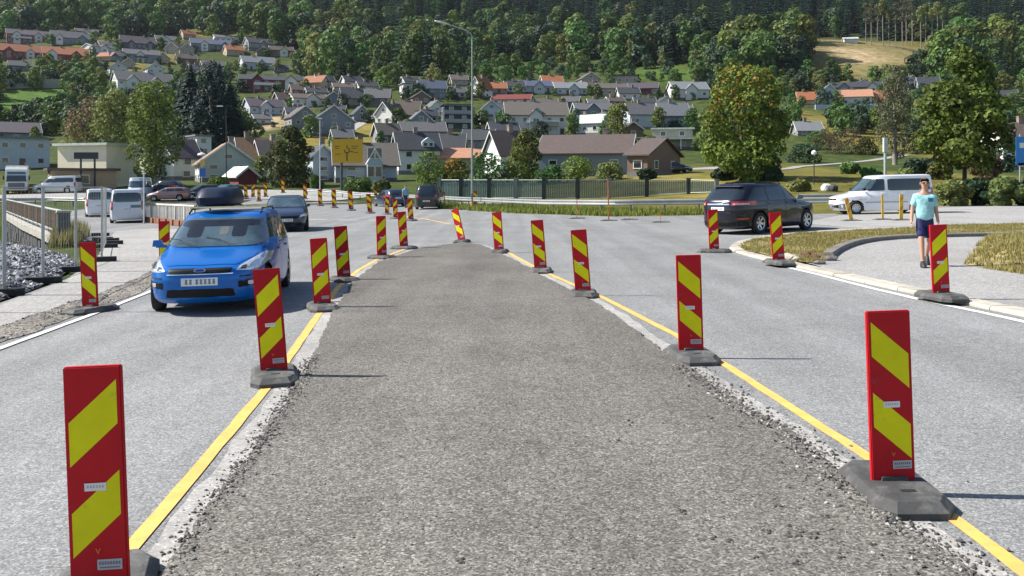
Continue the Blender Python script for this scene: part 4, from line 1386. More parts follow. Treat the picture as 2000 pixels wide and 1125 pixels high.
# -- masonry wall under the side road, with its rail
wallr = empty('bridge_wall', label='dark stone wall with pale coping carrying the side road at left', cat='wall')
wpts = resample([Vector((WALL[0][0], WALL[0][1], 0)), Vector((WALL[1][0], WALL[1][1], 0))], 1.1)
wd = (wpts[-1] - wpts[0]).normalized(); wn = Vector((-wd.y, wd.x, 0))
if wn.y > 0: wn = -wn
mb = MB(); cop = None
a, c_ = wpts[0], wpts[-1]
def topz(p): return SLOPE * max(-26, p.x) + 0.02
for p, q in zip(wpts, wpts[1:]):
    vv = []
    for r_ in (p, q):
        for o_ in (-.35, .02):
            for z in (-3.6, topz(r_) - .12):
                k = r_ + wn * o_
                vv.append((k.x, k.y, z))
    mb.add(vv, [(0, 1, 5, 4), (2, 6, 7, 3), (1, 3, 7, 5), (0, 4, 6, 2)])
o = mb.build('wall_core', [STONE_D], wallr)
st = MB()
L = (c_ - a).length
z = -3.2
row = 0
while z < -0.5:
    h = RND.uniform(.28, .42)
    s = RND.uniform(-.4, 0)
    while s < L:
        w_ = RND.uniform(.4, .95)
        p = a + wd * (s + w_ / 2)
        if z + h < topz(p) - .1 and 0 < s + w_ / 2 < L:
            q = p + wn * (.03 + RND.uniform(0, .05))
            st.box((q.x, q.y, z + h / 2), (w_ - .04, .16, h - .04), rz=math.atan2(wd.y, wd.x) + RND.uniform(-.03, .03), taper=.93)
        s += w_
    z += h
o = st.build('facing_stone', [STONE_D], wallr); o['kind'] = 'stuff'
for p, q in zip(wpts[::2], wpts[2::2] + ([wpts[-1]] if len(wpts) % 2 == 0 else [])):
    m_ = (p + q) / 2
    mb = MB(); mb.box((m_.x, m_.y, topz(m_) + .02), ((q - p).length - .02, .55, .30), rz=math.atan2(wd.y, wd.x))
    mb.build('coping', [CONC], wallr)

def railing(name, label, p, q, h, posts, bal, m_post, m_rail, m_bal, z=None, low=True):
    r = empty(name, label=label, cat='railing')
    p, q = Vector(p), Vector(q)
    d = (q - p); L = math.hypot(d.x, d.y); rz = math.atan2(d.y, d.x)
    n_ = max(1, int(round(L / posts)))
    for i in range(n_ + 1):
        c = p.lerp(q, i / n_)
        mb = MB(); mb.box((c.x, c.y, c.z + h / 2), (.10, .10, h), rz=rz); mb.build('post', [m_post], r)
    def bar(nm, zz, t, m_):
        mb = MB(); mb.path([p + Vector((0, 0, zz)), q + Vector((0, 0, zz))], t, 6); mb.build(nm, [m_], r)
    bar('top_rail', h, .055, m_rail)
    if low: bar('bottom_rail', .14, .045, m_rail)
    k = max(2, int(L / bal))
    bm_ = None
    for i in range(k):
        c = p.lerp(q, (i + .5) / k)
        if bm_ is None:
            mb = MB(); mb.box((0, 0, h / 2 + .06), (.05, .035, h - .14)); bm_ = mb.mesh('baluster', [m_bal])
        o = link_mesh('baluster', bm_, r); o.location = c; o.rotation_euler = (0, 0, rz)
    return r
w0 = Vector((WALL[0][0], WALL[0][1], topz(wpts[0]) + .17)); w1 = Vector((WALL[1][0], WALL[1][1], topz(wpts[-1]) + .17))
railing('bridge_railing', 'brown slatted railing along the coping of the stone wall at left', w0, w1, .95, 2.6, .24, STEELD, STEEL, WOODR)
gp = empty('gate_pillar', (w0.x + .25, w0.y - .45, SLOPE * w0.x), math.radians(30), 'dark square pillar ending the bridge railing at left', 'pillar')
mb = MB(); mb.box((0, 0, .55), (.42, .42, 1.15)); mb.build('shaft', [mat('pillar_grey', (.12, .125, .12), .8, var=.3)], gp)
mb = MB(); mb.box((0, 0, 1.16), (.5, .5, .08), taper=.85); mb.build('cap', [CONC], gp)
railing('verge_railing', 'pale wooden railing with rusty foot between the pale van and the blue car', P(283, 431), P(380, 444), 1.02, 2.2, .34, WOODP, WOODP, WOODP)
# rusty low boards along it
bb = empty('rusty_boards', label='rust brown boards lying along the foot of the pale wooden railing', cat='boards')
for k in range(7):
    a_, b_ = P(286 + k * 13, 434 + k * 1.6), P(298 + k * 13, 436 + k * 1.6)
    mb = MB(); mb.box((0, 0, 0), ((b_ - a_).length * .98, .05, RND.uniform(.28, .4))); o = mb.build('board', [RUST], bb)
    o.location = (a_ + b_) / 2 + Vector((0, 0, .16)); o.rotation_euler = (RND.uniform(-.12, .12), 0, math.atan2((b_ - a_).y, (b_ - a_).x))

def guard_rail(name, label, pts, post=2.0, hz=.62):
    r = empty(name, label=label, cat='guard rail')
    pts = resample([Vector((p[0], p[1], 0)) for p in pts], 1.0)
    prof_ = [(-.155, .0), (-.12, .045), (-.06, .045), (-.02, .0), (.02, .0), (.06, .045), (.12, .045), (.155, .0)]
    for i in range(0, len(pts) - 1, 4):
        seg = pts[i:i + 5]
        nn = offset_line(seg, 1.0)
        mb = MB(); vv = []
        for p, n_ in zip(seg, nn):
            d = (n_ - p).normalized()
            if d.y > 0: d = -d
            for z, o_ in prof_:
                vv.append((p.x + d.x * o_, p.y + d.y * o_, T(p.x, p.y) + hz + z))
        for p, n_ in zip(seg, nn):
            d = (n_ - p).normalized()
            if d.y > 0: d = -d
            for z, o_ in prof_:
                vv.append((p.x + d.x * (o_ - .006), p.y + d.y * (o_ - .006), T(p.x, p.y) + hz + z))
        k = len(prof_); m_ = len(seg)
        fs = []
        for a_ in range(m_ - 1):
            for b_ in range(k - 1):
                fs.append((a_ * k + b_, (a_ + 1) * k + b_, (a_ + 1) * k + b_ + 1, a_ * k + b_ + 1))
                fs.append(tuple(m_ * k + x for x in (a_ * k + b_, a_ * k + b_ + 1, (a_ + 1) * k + b_ + 1, (a_ + 1) * k + b_)))
        mb.add(vv, fs)
        mb.build('beam', [STEEL], r, angle=40)
    pm = MB(); pm.box((0, 0, .25), (.08, .12, 1.1)); pm = pm.mesh('post', [STEELD])
    for i in range(0, len(pts), int(post)):
        o = link_mesh('post', pm, r); p = pts[i]; o.location = (p.x, p.y + .08, T(p.x, p.y))
    return r
guard_rail('guard_rail', 'galvanised guard rail on the far side of the junction before the grass strip', xy((1660, 414), (1500, 415), (1400, 416), (1200, 418), (1060, 415), (1000, 411), (930, 406), (870, 401), (760, 394), (660, 386), (600, 382)))
guard_rail('guard_rail', 'grey guard rail at the far left below the white lorry', xy((-20, 403), (90, 402), (160, 403), (225, 405)))
guard_rail('guard_rail', 'short guard rail behind the white van on the right', xy((1560, 404), (1700, 402), (1800, 400)))

# -- barred screen fence
fr = empty('screen_fence', label='teal barred fence with dark posts behind the guard rail', cat='fence')
fpx = [(858, 389), (900, 390), (955, 390), (1007, 390), (1062, 390), (1128, 389), (1190, 388), (1263, 384), (1345, 379), (1400, 377)]
ftop = [350, 350, 350, 350, 350, 350, 350, 350, 350, 352]
fp = [P(*p) for p in fpx]
for i, p in enumerate(fp):
    h = (fpx[i][1] - ftop[i]) / FPX * p.y
    mb = MB(); mb.box((p.x, p.y, p.z + h / 2), (.34, .30, h + .05)); mb.box((p.x, p.y, p.z + h + .06), (.46, .4, .1))
    mb.build('post', [DARKM if i % 3 else STEELD], fr)
    if i < len(fp) - 1:
        q = fp[i + 1]; hq = (fpx[i + 1][1] - ftop[i + 1]) / FPX * q.y
        k = max(6, int((q - p).length / .20))
        mb = MB()
        for j in range(1, k):
            c = p.lerp(q, j / k); hh = h + (hq - h) * j / k
            mb.box((c.x, c.y, c.z + hh / 2), (.075, .04, hh - .25))
        o = mb.build('bars', [TEAL], fr); o['kind'] = 'stuff'
        for zz, nm in ((.96, 'top_rail'), (.08, 'bottom_rail')):
            mb = MB(); mb.path([p + Vector((0, 0, h * zz)), q + Vector((0, 0, hq * zz))], .05, 6); mb.build(nm, [mat('rail_pale_teal', (.22, .27, .27), .5)], fr)
        mb = MB()
        d = q - p
        a_, b_ = p + Vector((0, .08, .1)), q + Vector((0, .08, .1))
        mb.add([a_, b_, b_ + Vector((0, 0, hq - .3)), a_ + Vector((0, 0, h - .3)), a_ + Vector((0, .03, 0)), b_ + Vector((0, .03, 0)), b_ + Vector((0, .03, hq - .3)), a_ + Vector((0, .03, h - .3))],
               [(0, 1, 2, 3), (5, 4, 7, 6), (3, 2, 6, 7), (1, 0, 4, 5)])
        mb.build('infill_panel', [mat('infill_slate', (.15, .22, .22), .25, var=.25, scale=.8)], fr)

m_ = MATS['infill_slate']; m_.node_tree.nodes['Principled BSDF'].inputs['Alpha'].default_value = 0.45
# -- temporary site fence: mesh panels in rubber feet
feet = [P(-75, 612), P(8, 577), P(84, 553), P(148, 531), P(199, 511), P(207, 484), P(212, 472)]
names = ['beyond the left edge of the crushed stone', 'at the left edge beside the crushed stone', 'beside the middle of the crushed stone', 'at the right end of the crushed stone', 'behind the left edge panel', 'in front of a similar one near the pale van', 'behind a similar one near the pale van']
fb = None
for i, p in enumerate(feet):
    q = feet[min(i + 1, len(feet) - 1)] - feet[max(i - 1, 0)]
    mb = MB()
    if fb is None:
        c = .05
        mb.prism([(-.36 + c, -.12), (.36 - c, -.12), (.36, -.12 + c), (.36, .12 - c), (.36 - c, .12), (-.36 + c, .12), (-.36, .12 - c), (-.36, -.12 + c)], 0, .13)
        fb = mb.mesh('fence_foot', [mat('foot_rubber', (.016, .016, .017), .85, var=.2)])
    o = link_mesh('fence_foot', fb); o.location = p; o.rotation_euler = (0, -math.atan(SLOPE), RND.uniform(-.12, .12))
    tag(o, 'black rubber fence foot ' + names[i], 'fence foot', 'rubber feet of the site fence')
for i in range(len(feet) - 2):
    a_, b_ = feet[i].copy(), feet[i + 1].copy()
    r = empty('site_fence_panel', label=['site fence panel mostly left of the picture edge', 'thin wire fence panel left over the crushed stone', 'thin wire fence panel over the right of the crushed stone', 'wire fence panel behind the striped panel at left', 'far wire fence panel near the end of the bridge railing'][i], cat='fence panel', group='wire panels of the site fence')
    d = (b_ - a_).normalized()
    a_ += d * .04; b_ -= d * .04
    for c in (a_, b_):
        mb = MB(); mb.tube(c + Vector((0, 0, .05)), c + Vector((0, 0, 2.0)), .022, n=8); mb.build('post', [STEEL], r)
    for zz in (.22, 1.98):
        mb = MB(); mb.tube(a_ + Vector((0, 0, zz)), b_ + Vector((0, 0, zz)), .012, n=6); mb.build('rail', [STEEL], r)
    mb = MB()
    L = (b_ - a_).length
    for j in range(1, int(L / .20)):
        c = a_ + d * j * .20; mb.tube(c + Vector((0, 0, .22)), c + Vector((0, 0, 1.98)), .0018, n=3, cap=False)
    for j in range(1, 7):
        mb.tube(a_ + Vector((0, 0, .22 + j * .25)), b_ + Vector((0, 0, .22 + j * .25)), .0018, n=3, cap=False)
    o = mb.build('wire_mesh', [STEEL], r); o['kind'] = 'stuff'
# spare feet stacked near the side road
for k, (u, v) in enumerate(((200, 470), (220, 477), (196, 461))):
    o = link_mesh('fence_foot', fb); o.location = P(u, v); o.rotation_euler = (0, -math.atan(SLOPE), RND.uniform(-.2, .2))
    tag(o, ['spare rubber foot lying left of the last fence posts', 'spare rubber foot lying nearest the pale van', 'spare rubber foot farthest back by the side road'][k], 'fence foot', 'rubber feet of the site fence')

# ================================================================ POSTS, LAMPS, SIGNS
def pole_thing(name, label, cat, p, h, r0, r1, m_, parts=None):
    t = empty(name, p, label=label, cat=cat)
    mb = MB(); mb.tube((0, 0, -.1), (0, 0, h), r0, r1, n=12); mb.build('post', [m_], t, angle=40)
    return t
LP = P(922, 407)
sc_ = FPX / LP.y
H = (407 - 78) / sc_
t = pole_thing('street_lamp', 'tall slim grey street lamp with a curved arm reaching left', 'street lamp', LP, H, .085, .05, mat('lamp_grey', (.30, .33, .34), .4, metal=.5))
mb = MB()
arm = smooth_line([(0, 0, H), (0, 0, H + 9 / sc_), (-8 / sc_, 0, H + 18 / sc_), (-30 / sc_, 0, H + 25 / sc_), (-52 / sc_, 0, H + 32 / sc_)], 3)
mb.path(arm, .045, 8); mb.build('arm', [MATS['lamp_grey']], t, angle=40)
mb = MB(); e = arm[-1]
rows = []
for x, w_, hh in ((.35, .04, .04), (.1, .10, .06), (-.4, .15, .075), (-.7, .12, .06), (-.82, .03, .03)):
    rows += [(e.x + x, -w_, e.z + .02 - x * .22), (e.x + x, -w_ * .8, e.z + hh - x * .22), (e.x + x, w_ * .8, e.z + hh - x * .22), (e.x + x, w_, e.z + .02 - x * .22), (e.x + x, w_ * .6, e.z - hh * .6 - x * .22), (e.x + x, -w_ * .6, e.z - hh * .6 - x * .22)]
mb.add(rows, [(r * 6 + i, r * 6 + (i + 1) % 6, (r + 1) * 6 + (i + 1) % 6, (r + 1) * 6 + i) for r in range(4) for i in range(6)] + [tuple(range(6)), tuple(24 + i for i in range(5, -1, -1))])
o = mb.build('lantern', [mat('lantern_grey', (.55, .57, .57), .4)], t); fix_normals(o.data)
mb = MB(); mb.box((0, -.09, .9), (.12, .02, .35)); mb.build('hatch', [STEELD], t)
mb = MB(); mb.tube((0, 0, -.05), (0, 0, .5), .12, .11, n=12); mb.build('sleeve', [mat('sleeve_yellow', (.5, .36, .08), .6)], t)

# yellow direction sign
p = P(667, 377)
sc_ = FPX / p.y
t = empty('direction_sign', p, label='large yellow direction sign with black route diagram on a dark post', cat='road sign')
mb = MB(); mb.tube((0, 0, -.1), (0, 0, (377 - 275) / sc_), .16, n=10); mb.build('post', [mat('sign_post_dark', (.05, .055, .06), .5)], t)
SY = mat('sign_yellow', (0.52, 0.31, 0.004), 0.5, var=.06)
x0, x1, z0, z1 = -17 / sc_, 42 / sc_, (377 - 318) / sc_, (377 - 272) / sc_
mb = MB(); mb.box(((x0 + x1) / 2, -.22, (z0 + z1) / 2), (x1 - x0, .05, z1 - z0)); pn = mb.build('panel', [SY], t)
mb = MB()
for z in (z0 + .25, z1 - .25): mb.box(((x0 + x1) / 2, -.17, z), (x1 - x0 - .2, .05, .08))
mb.build('stiffener', [STEELD], t)
SI = mat('sign_black', (.02, .02, .02), .6)
cx_, cz_ = (x0 + x1) / 2, (z0 + z1) / 2
def stroke(pts, w_):
    mb = MB()
    for a_, b_ in zip(pts, pts[1:]):
        d = Vector((b_[0] - a_[0], 0, b_[1] - a_[1])); L_ = d.length
        M4 = Matrix.Rotation(-math.atan2(d.z, d.x), 3, 'Y')
        mb.box(((a_[0] + b_[0]) / 2, -.248, (a_[1] + b_[1]) / 2), (L_ + w_ * .4, .004, w_), M4=M4)
    mb.build('diagram', [SI], pn)
k = (x1 - x0) / 58
stroke([(cx_ - 1 * k, z0 + 4 * k), (cx_ - 1 * k, cz_ - 4 * k)], 2.4 * k)
stroke([(cx_ - 6 * k, cz_ + 2 * k), (cx_ - 4.5 * k, cz_ - 3 * k), (cx_ + 1.5 * k, cz_ - 3.5 * k), (cx_ + 4 * k, cz_ + 2 * k), (cx_ + 1 * k, cz_ + 6 * k)], 1.8 * k)
stroke([(cx_ - 1 * k, cz_ + 5 * k), (cx_ - 1 * k, cz_ + 11 * k)], 1.8 * k)
stroke([(cx_ + 5 * k, cz_ - 1 * k), (cx_ + 11 * k, cz_ - 2 * k)], 1.8 * k)
for (a_, z_, n_) in ((-24, 9, 4), (-24, 5, 3), (8, 9, 5), (8, 5, 4), (13, -3, 3), (-23, -6, 4)):
    for i in range(n_):
        stroke([(cx_ + (a_ + i * 2.6) * k, cz_ + z_ * k), (cx_ + (a_ + i * 2.6 + 1.6) * k, cz_ + z_ * k)], 1.5 * k)

# dark sign on two posts, in front of the cream hall
p = P(160, 372); sc_ = FPX / p.y
t = empty('gantry_sign', p, label='wide black sign board on two dark posts before the cream hall', cat='road sign')
mb = MB(); mb.box((9 / sc_, -.1, (372 - 304) / sc_), (47 / sc_, .12, 13 / sc_)); mb.build('board', [mat('board_black', (.02, .025, .04), .5)], t)
for dx in (-2, 25):
    mb = MB(); mb.box((dx / sc_, 0, 30 / sc_), (.16, .16, 66 / sc_)); mb.build('post', [DARKM], t)
# slender poles
t = pole_thing('lamp_post', 'dark slim lamp post with small pale head before the tall conifer', 'street lamp', P(442, 383), (383 - 210) / (FPX / P(442, 383).y), .07, .05, DARKM)
hh = (383 - 210) / (FPX / P(442, 383).y)
mb = MB(); mb.path([(0, 0, hh - .05), (-.15, 0, hh + .1), (-.5, 0, hh + .16)], .035, 6); mb.build('arm', [DARKM], t)
mb = MB(); mb.box((-.7, 0, hh + .16), (.7, .26, .10), taper=.8); mb.build('lantern', [mat('lantern_pale', (.6, .6, .6), .4)], t)
t = pole_thing('flag_pole', 'thin pale pole rising beside the tall pale van', 'pole', P(281, 437), 2.9, .045, .035, mat('pole_pale', (.55, .57, .58), .5))
mb = MB(); mb.tube((0, 0, 2.9), (0, 0, 2.96), .06, n=10); mb.build('cap', [STEELD], t)
pp = P(625, 384)
t = pole_thing('lamp_post', 'thin pale lamp post left of the yellow sign', 'street lamp', pp, (384 - 232) / (FPX / pp.y), .06, .04, MATS['pole_pale'])
hh = (384 - 232) / (FPX / pp.y); mb = MB(); mb.box((0, 0, hh + .05), (.5, .25, .12), taper=.8); mb.build('lantern', [MATS['lantern_pale']], t)
pp = P(394, 372); q = FPX / pp.y
t = pole_thing('garden_lamp', 'post with white lamp cap, ochre and blue plates before the pale gable', 'street lamp', pp, (372 - 306) / q, .05, .04, MATS['pole_pale'])
mb = MB(); mb.lathe([(0.02, (372 - 304) / q), (.5, (372 - 303) / q), (.42, (372 - 300) / q), (.1, (372 - 298) / q)], 14); mb.build('lamp_cap', [mat('lamp_white', (.8, .8, .8), .4)], t)
mb = MB(); mb.box((.15, -.08, (372 - 318) / q), (.55, .03, .75)); mb.build('ochre_plate', [mat('plate_ochre', (.5, .36, .1), .5)], t)
mb = MB(); mb.box((.12, -.08, (372 - 337) / q), (.75, .03, 1.0)); mb.build('blue_plate', [mat('plate_blue', (.03, .10, .38), .5)], t)
pp = P(1729, 400); q = FPX / pp.y
t = pole_thing('pale_post', 'pale square post standing behind the roof of the white van', 'post', pp, (400 - 296) / q, .09, .09, mat('post_grey_green', (.30, .36, .34), .5))
mb = MB(); mb.box((0, 0, (400 - 283) / q), (.24, .24, 28 / q)); mb.build('post_head', [mat('post_head_pale', (.42, .47, .45), .5)], t)
pp = P(1590, 360); q = FPX / pp.y
t = pole_thing('garden_lamp', 'small lamp post with white globe on the right meadow', 'street lamp', pp, (360 - 303) / q, .05, .04, DARKM)
mb = MB(); mb.lathe([(.02, (360 - 304) / q), (.22, (360 - 301) / q), (.24, (360 - 297) / q), (.12, (360 - 294) / q), (.01, (360 - 293) / q)], 14); mb.build('globe', [MATS['lamp_white']], t)
pp = P(1445, 352); q = FPX / pp.y
t = pole_thing('pale_post', 'bare pale post standing in front of the maple crown', 'post', pp, (352 - 288) / q, .09, .08, MATS['pole_pale'])
mb = MB(); mb.box((0, 0, .1), (.3, .3, .2)); mb.build('foot', [CONC], t)
# blue sign at the right edge with bin
pp = P(1992, 401); q = FPX / pp.y
t = pole_thing('blue_sign', 'blue square traffic sign on a grey post at the right picture edge', 'road sign', pp, (401 - 262) / q, .04, .04, STEEL)
mb = MB(); mb.box((4 / q, -.06, (401 - 295) / q), (26 / q, .02, 56 / q)); pl = mb.build('plate', [mat('sign_blue', (.02, .20, .55), .4)], t)
mb = MB(); mb.box((4 / q, -.073, (401 - 284) / q), (12 / q, .004, 10 / q)); mb.build('pictogram', [STICK], pl)
mb = MB(); mb.box((6 / q, -.06, (401 - 322) / q), (22 / q, .02, 7 / q)); mb.build('lower_plate', [STEEL], t)
pp = P(1977, 400); q = FPX / pp.y
t = empty('litter_bin', pp, label='pale green rounded litter bin beside the blue sign post', cat='bin')
BIN = mat('bin_green', (.30, .42, .36), .5)
z0 = 14 / q
mb = MB(); mb.lathe([(.01, z0), (8 / q * .85, z0), (8 / q, z0 + .1), (8 / q, z0 + 24 / q), (8.8 / q, z0 + 24.5 / q), (8 / q, z0 + 28 / q), (4 / q, z0 + 31 / q), (.01, z0 + 31.5 / q)], 18); mb.build('barrel', [BIN], t, angle=40)
mb = MB(); mb.box((0, -8.1 / q, z0 + 24 / q), (8 / q, .05, 3.5 / q)); mb.build('opening', [BLACK], t)
mb = MB(); mb.tube((10 / q, 0, -.1), (10 / q, 0, z0 + 26 / q), .04, n=8); mb.build('post', [STEEL], t)
# pale boulders in the meadow
for (u, v, s_, m_, lb) in ((1613, 372, .42, mat('boulder_white', (.62, .62, .6), .8, var=.15), 'white boulder in the meadow left of the white van'), (1629, 373, .38, STONE_D, 'dark boulder touching the white one in the meadow')):
    p = P(u, v)
    bm = bmesh.new(); bmesh.ops.create_icosphere(bm, subdivisions=2, radius=s_)
    for vv in bm.verts: vv.co *= 1 + .25 * noise.noise(vv.co * 3 + Vector((u, 0, 0)))
    me = bpy.data.meshes.new('boulder'); bm.to_mesh(me); bm.free(); me.materials.append(m_)
    o = link_mesh('boulder', me); o.location = p + Vector((0, 0, s_ * .5)); tag(o, lb, 'boulder')
# broken kerb rubble by the kerb of the grass island
it = []
for (u, v, s_, m_, lb) in ((1540, 507, .15, KERB_M, 'pale broken kerb lump beside the striped panel on the kerb'), (1575, 502, .12, mat('earth_red', (.11, .05, .035), .9, var=.4), 'reddish earth clod on the grass island edge'), (1594, 505, .11, MATS['earth_red'], 'smaller reddish clod beside the other one'), (1622, 508, .12, KERB_D, 'dark broken stone at the end of the inner kerb'), (1600, 515, .10, KERB_D, 'dark flat stone in front of the clods'), (1555, 508, .09, KERB_M, 'small pale rubble stone between lump and clod')):
    p = P(u, v, .05)
    bm = bmesh.new(); bmesh.ops.create_icosphere(bm, subdivisions=2, radius=s_)
    for vv in bm.verts: vv.co *= 1 + .5 * noise.noise(vv.co * 9 + Vector((u, 0, 0)))
    me = bpy.data.meshes.new('rubble_stone'); bm.to_mesh(me); bm.free(); me.materials.append(m_)
    o = link_mesh('rubble_stone', me); o.scale = (1.3, 1, .6); o.location = p + Vector((0, 0, s_ * .3)); tag(o, lb, 'stone', 'rubble by the broken kerb')

# ================================================================ PEOPLE
SKIN = mat('skin', (0.46, 0.25, 0.17), 0.55, var=0.06)
def skin_mesh(name, verts, edges, radii, m_, root=0, sub=2):
    me = bpy.data.meshes.new(name); me.from_pydata(verts, edges, [])
    o = bpy.data.objects.new(name, me); COL.objects.link(o)
    md = o.modifiers.new('skin', 'SKIN'); md.use_smooth_shade = True
    for i, r in enumerate(radii):
        sv = me.skin_vertices[0].data[i]
        sv.radius = r if hasattr(r, '__len__') else (r, r)
        sv.use_root = (i == root)
    o.modifiers.new('sub', 'SUBSURF').levels = sub
    o.modifiers['sub'].render_levels = sub
    bpy.context.view_layer.update()
    nm = bpy.data.meshes.new_from_object(o.evaluated_get(bpy.context.evaluated_depsgraph_get()))
    bpy.data.objects.remove(o)
    nm.materials.clear(); nm.materials.append(m_)
    nm.polygons.foreach_set('use_smooth', [True] * len(nm.polygons))
    return nm

def person(label, pt, yaw, shirt, shorts_, hair, shoe, long_legs=False, k=1.0, glasses=True, logo=True):
    t = empty('person', pt, math.radians(yaw), label, 'person')
    V = [(0, 0, .97), (0, .0, 1.12), (0, .005, 1.30), (0, .01, 1.43), (0, 0, 1.50), (0, -.012, 1.56), (0, -.02, 1.64), (0, -.015, 1.71),
         (-.17, .01, 1.425), (-.225, .01, 1.16), (-.255, -.06, .93), (-.262, -.10, .855),       # his right arm (picture left)
         (.17, .01, 1.425), (.215, .05, 1.16), (.235, -.03, .93), (.238, -.08, .86),             # his left arm
         (-.09, 0, .92), (-.085, -.14, .51), (-.075, -.20, .10), (-.08, -.31, .045),             # right leg forward
         (.09, .01, .92), (.095, .02, .50), (.10, .30, .22), (.10, .27, .11)]                       # left leg behind, heel lifted
    E = [(0, 1), (1, 2), (2, 3), (3, 4), (4, 5), (5, 6), (6, 7), (3, 8), (8, 9), (9, 10), (10, 11), (3, 12), (12, 13), (13, 14), (14, 15), (0, 16), (16, 17), (17, 18), (18, 19), (0, 20), (20, 21), (21, 22), (22, 23)]
    Rr = [(.14, .105), (.135, .10), (.15, .11), (.13, .09), .055, (.055, .058), (.084, .10), (.074, .09), .055, .042, .03, (.036, .022), .055, .042, .03, (.036, .022),
          .085, .056, .036, (.042, .032), .085, .056, .036, (.042, .032)]
    me = skin_mesh('body', V, E, Rr, SKIN)
    bm = bmesh.new(); bm.from_mesh(me)
    hands = MB()
    for w_, sgn_ in ((Vector(V[11]), 1), (Vector(V[15]), -1)):
        for i in range(4):
            o_ = Vector((0, -.022 + i * .0145, 0))
            L_ = (.062, .075, .078, .068)[3 - i]
            b0 = w_ + o_ + Vector((0, 0, -.005))
            hands.path([b0, b0 + Vector((sgn_ * .004, -.006, -L_ * .45)), b0 + Vector((sgn_ * .012, -.004, -L_ * .75)), b0 + Vector((sgn_ * .022, .0, -L_))], [.0085, .008, .0075, .006], 6)
        b0 = w_ + Vector((sgn_ * .01, -.03, .03))
        hands.path([b0, b0 + Vector((sgn_ * .02, -.025, -.03)), b0 + Vector((sgn_ * .026, -.028, -.06))], [.010, .009, .007], 6)
    # nose, ears, chin
    hands.box((0, -.112, 1.655), (.026, .03, .042), taper=.6)
    hands.box((-.082, -.01, 1.655), (.016, .035, .055)); hands.box((.082, -.01, 1.655), (.016, .035, .055))
    hm = hands.mesh('tmp'); bm.from_mesh(hm)
    bm.to_mesh(me); bm.free()
    me.polygons.foreach_set('use_smooth', [True] * len(me.polygons))
    body = link_mesh('body', me, t)
    # shirt with short sleeves
    SV = [(0, 0, .86), (0, 0, 1.12), (0, .005, 1.30), (0, .01, 1.42), (0, .002, 1.485), (-.165, .01, 1.405), (-.208, .01, 1.19), (.165, .01, 1.405), (.20, .035, 1.19)]
    SE = [(0, 1), (1, 2), (2, 3), (3, 4), (3, 5), (5, 6), (3, 7), (7, 8)]
    SR = [(.205, .15), (.185, .135), (.19, .138), (.16, .115), (.075, .072), .072, .082, .072, .082]
    sh = link_mesh('shirt', skin_mesh('shirt', SV, SE, SR, shirt), t)
    if long_legs:
        HV = [(0, 0, .96), (-.09, 0, .90), (-.085, -.14, .51), (-.075, -.20, .11), (.09, .01, .90), (.095, .02, .50), (.10, .29, .23)]
        HE = [(0, 1), (1, 2), (2, 3), (0, 4), (4, 5), (5, 6)]; HR = [(.165, .125), .105, .08, .065, .105, .08, .065]
    else:
        HV = [(0, 0, 1.06), (0, 0, .95), (-.085, 0, .86), (-.086, -.125, .56), (.085, .01, .86), (.092, .02, .54)]
        HE = [(0, 1), (1, 2), (2, 3), (1, 4), (4, 5)]; HR = [(.15, .11), (.155, .12), .10, .092, .10, .092]
    link_mesh('trousers' if long_legs else 'shorts', skin_mesh('shorts', HV, HE, HR, shorts_), t)
    for c, q in (((-.08, -.245, .045), 0), ((.10, .265, .10), .9)):
        mb = MB()
        rows = []
        for y, w_, h0, h1 in ((.10, .03, -.03, .06), (.06, .042, -.045, .085), (-.02, .045, -.045, .075), (-.10, .05, -.045, .03), (-.165, .04, -.045, .0), (-.185, .02, -.04, -.02)):
            rows += [(-w_, y, h0), (-w_, y, (h0 + h1) / 2), (-w_ * .6, y, h1), (w_ * .6, y, h1), (w_, y, (h0 + h1) / 2), (w_, y, h0)]
        M4 = Matrix.Translation(c) @ Matrix.Rotation(q, 4, 'X')
        mb.add([M4 @ Vector(p) for p in rows], [(r * 6 + i, r * 6 + (i + 1) % 6, (r + 1) * 6 + (i + 1) % 6, (r + 1) * 6 + i) for r in range(5) for i in range(6)] + [tuple(range(6)), tuple(30 + i for i in range(5, -1, -1))])
        o = mb.build('shoe', [shoe], t, smooth_=True); fix_normals(o.data)
    # hair cap
    bm = bmesh.new(); bmesh.ops.create_icosphere(bm, subdivisions=3, radius=1)
    for vv in bm.verts:
        p = vv.co
        vv.co = Vector((p.x * .080, p.y * .099 - .006, p.z * .066 + 1.714)) + p * .006 * noise.noise(p * 6)
    bmesh.ops.delete(bm, geom=[vv for vv in bm.verts if (vv.co.y < -.05 and vv.co.z < 1.745) or vv.co.z < 1.665 + max(0, -vv.co.y) * .6], context='VERTS')
    hm = bpy.data.meshes.new('hair'); bm.to_mesh(hm); bm.free(); hm.materials.append(hair)
    hm.polygons.foreach_set('use_smooth', [True] * len(hm.polygons))
    link_mesh('hair', hm, t)
    mb = MB()
    if glasses:
        for sx in (-1, 1):
            mb.box((sx * .036, -.103, 1.672), (.056, .012, .036), rz=sx * .25, taper=.9)
            mb.box((sx * .082, -.05, 1.68), (.006, .11, .008))
        mb.box((0, -.112, 1.682), (.02, .008, .008))
        mb.build('sunglasses', [mat('sunglass_dark', (.01, .008, .008), .08, coat=1)], t)
    mb = MB(); mb.box((0, -.108, 1.612), (.046, .008, .010)); mb.build('mouth', [mat('lips', (.30, .10, .08), .5)], t)
    if logo:
        mb = MB(); mb.box((.085, -.125, 1.335), (.09, .02, .075)); mb.build('shirt_print', [mat('shirt_print', (.02, .12, .22), .7)], sh)
    t.scale = (k, k, k)
    return t
TURQ = mat('shirt_turquoise', (0.30, 0.57, 0.60), 0.85, var=0.16, scale=9, bump=1.0)
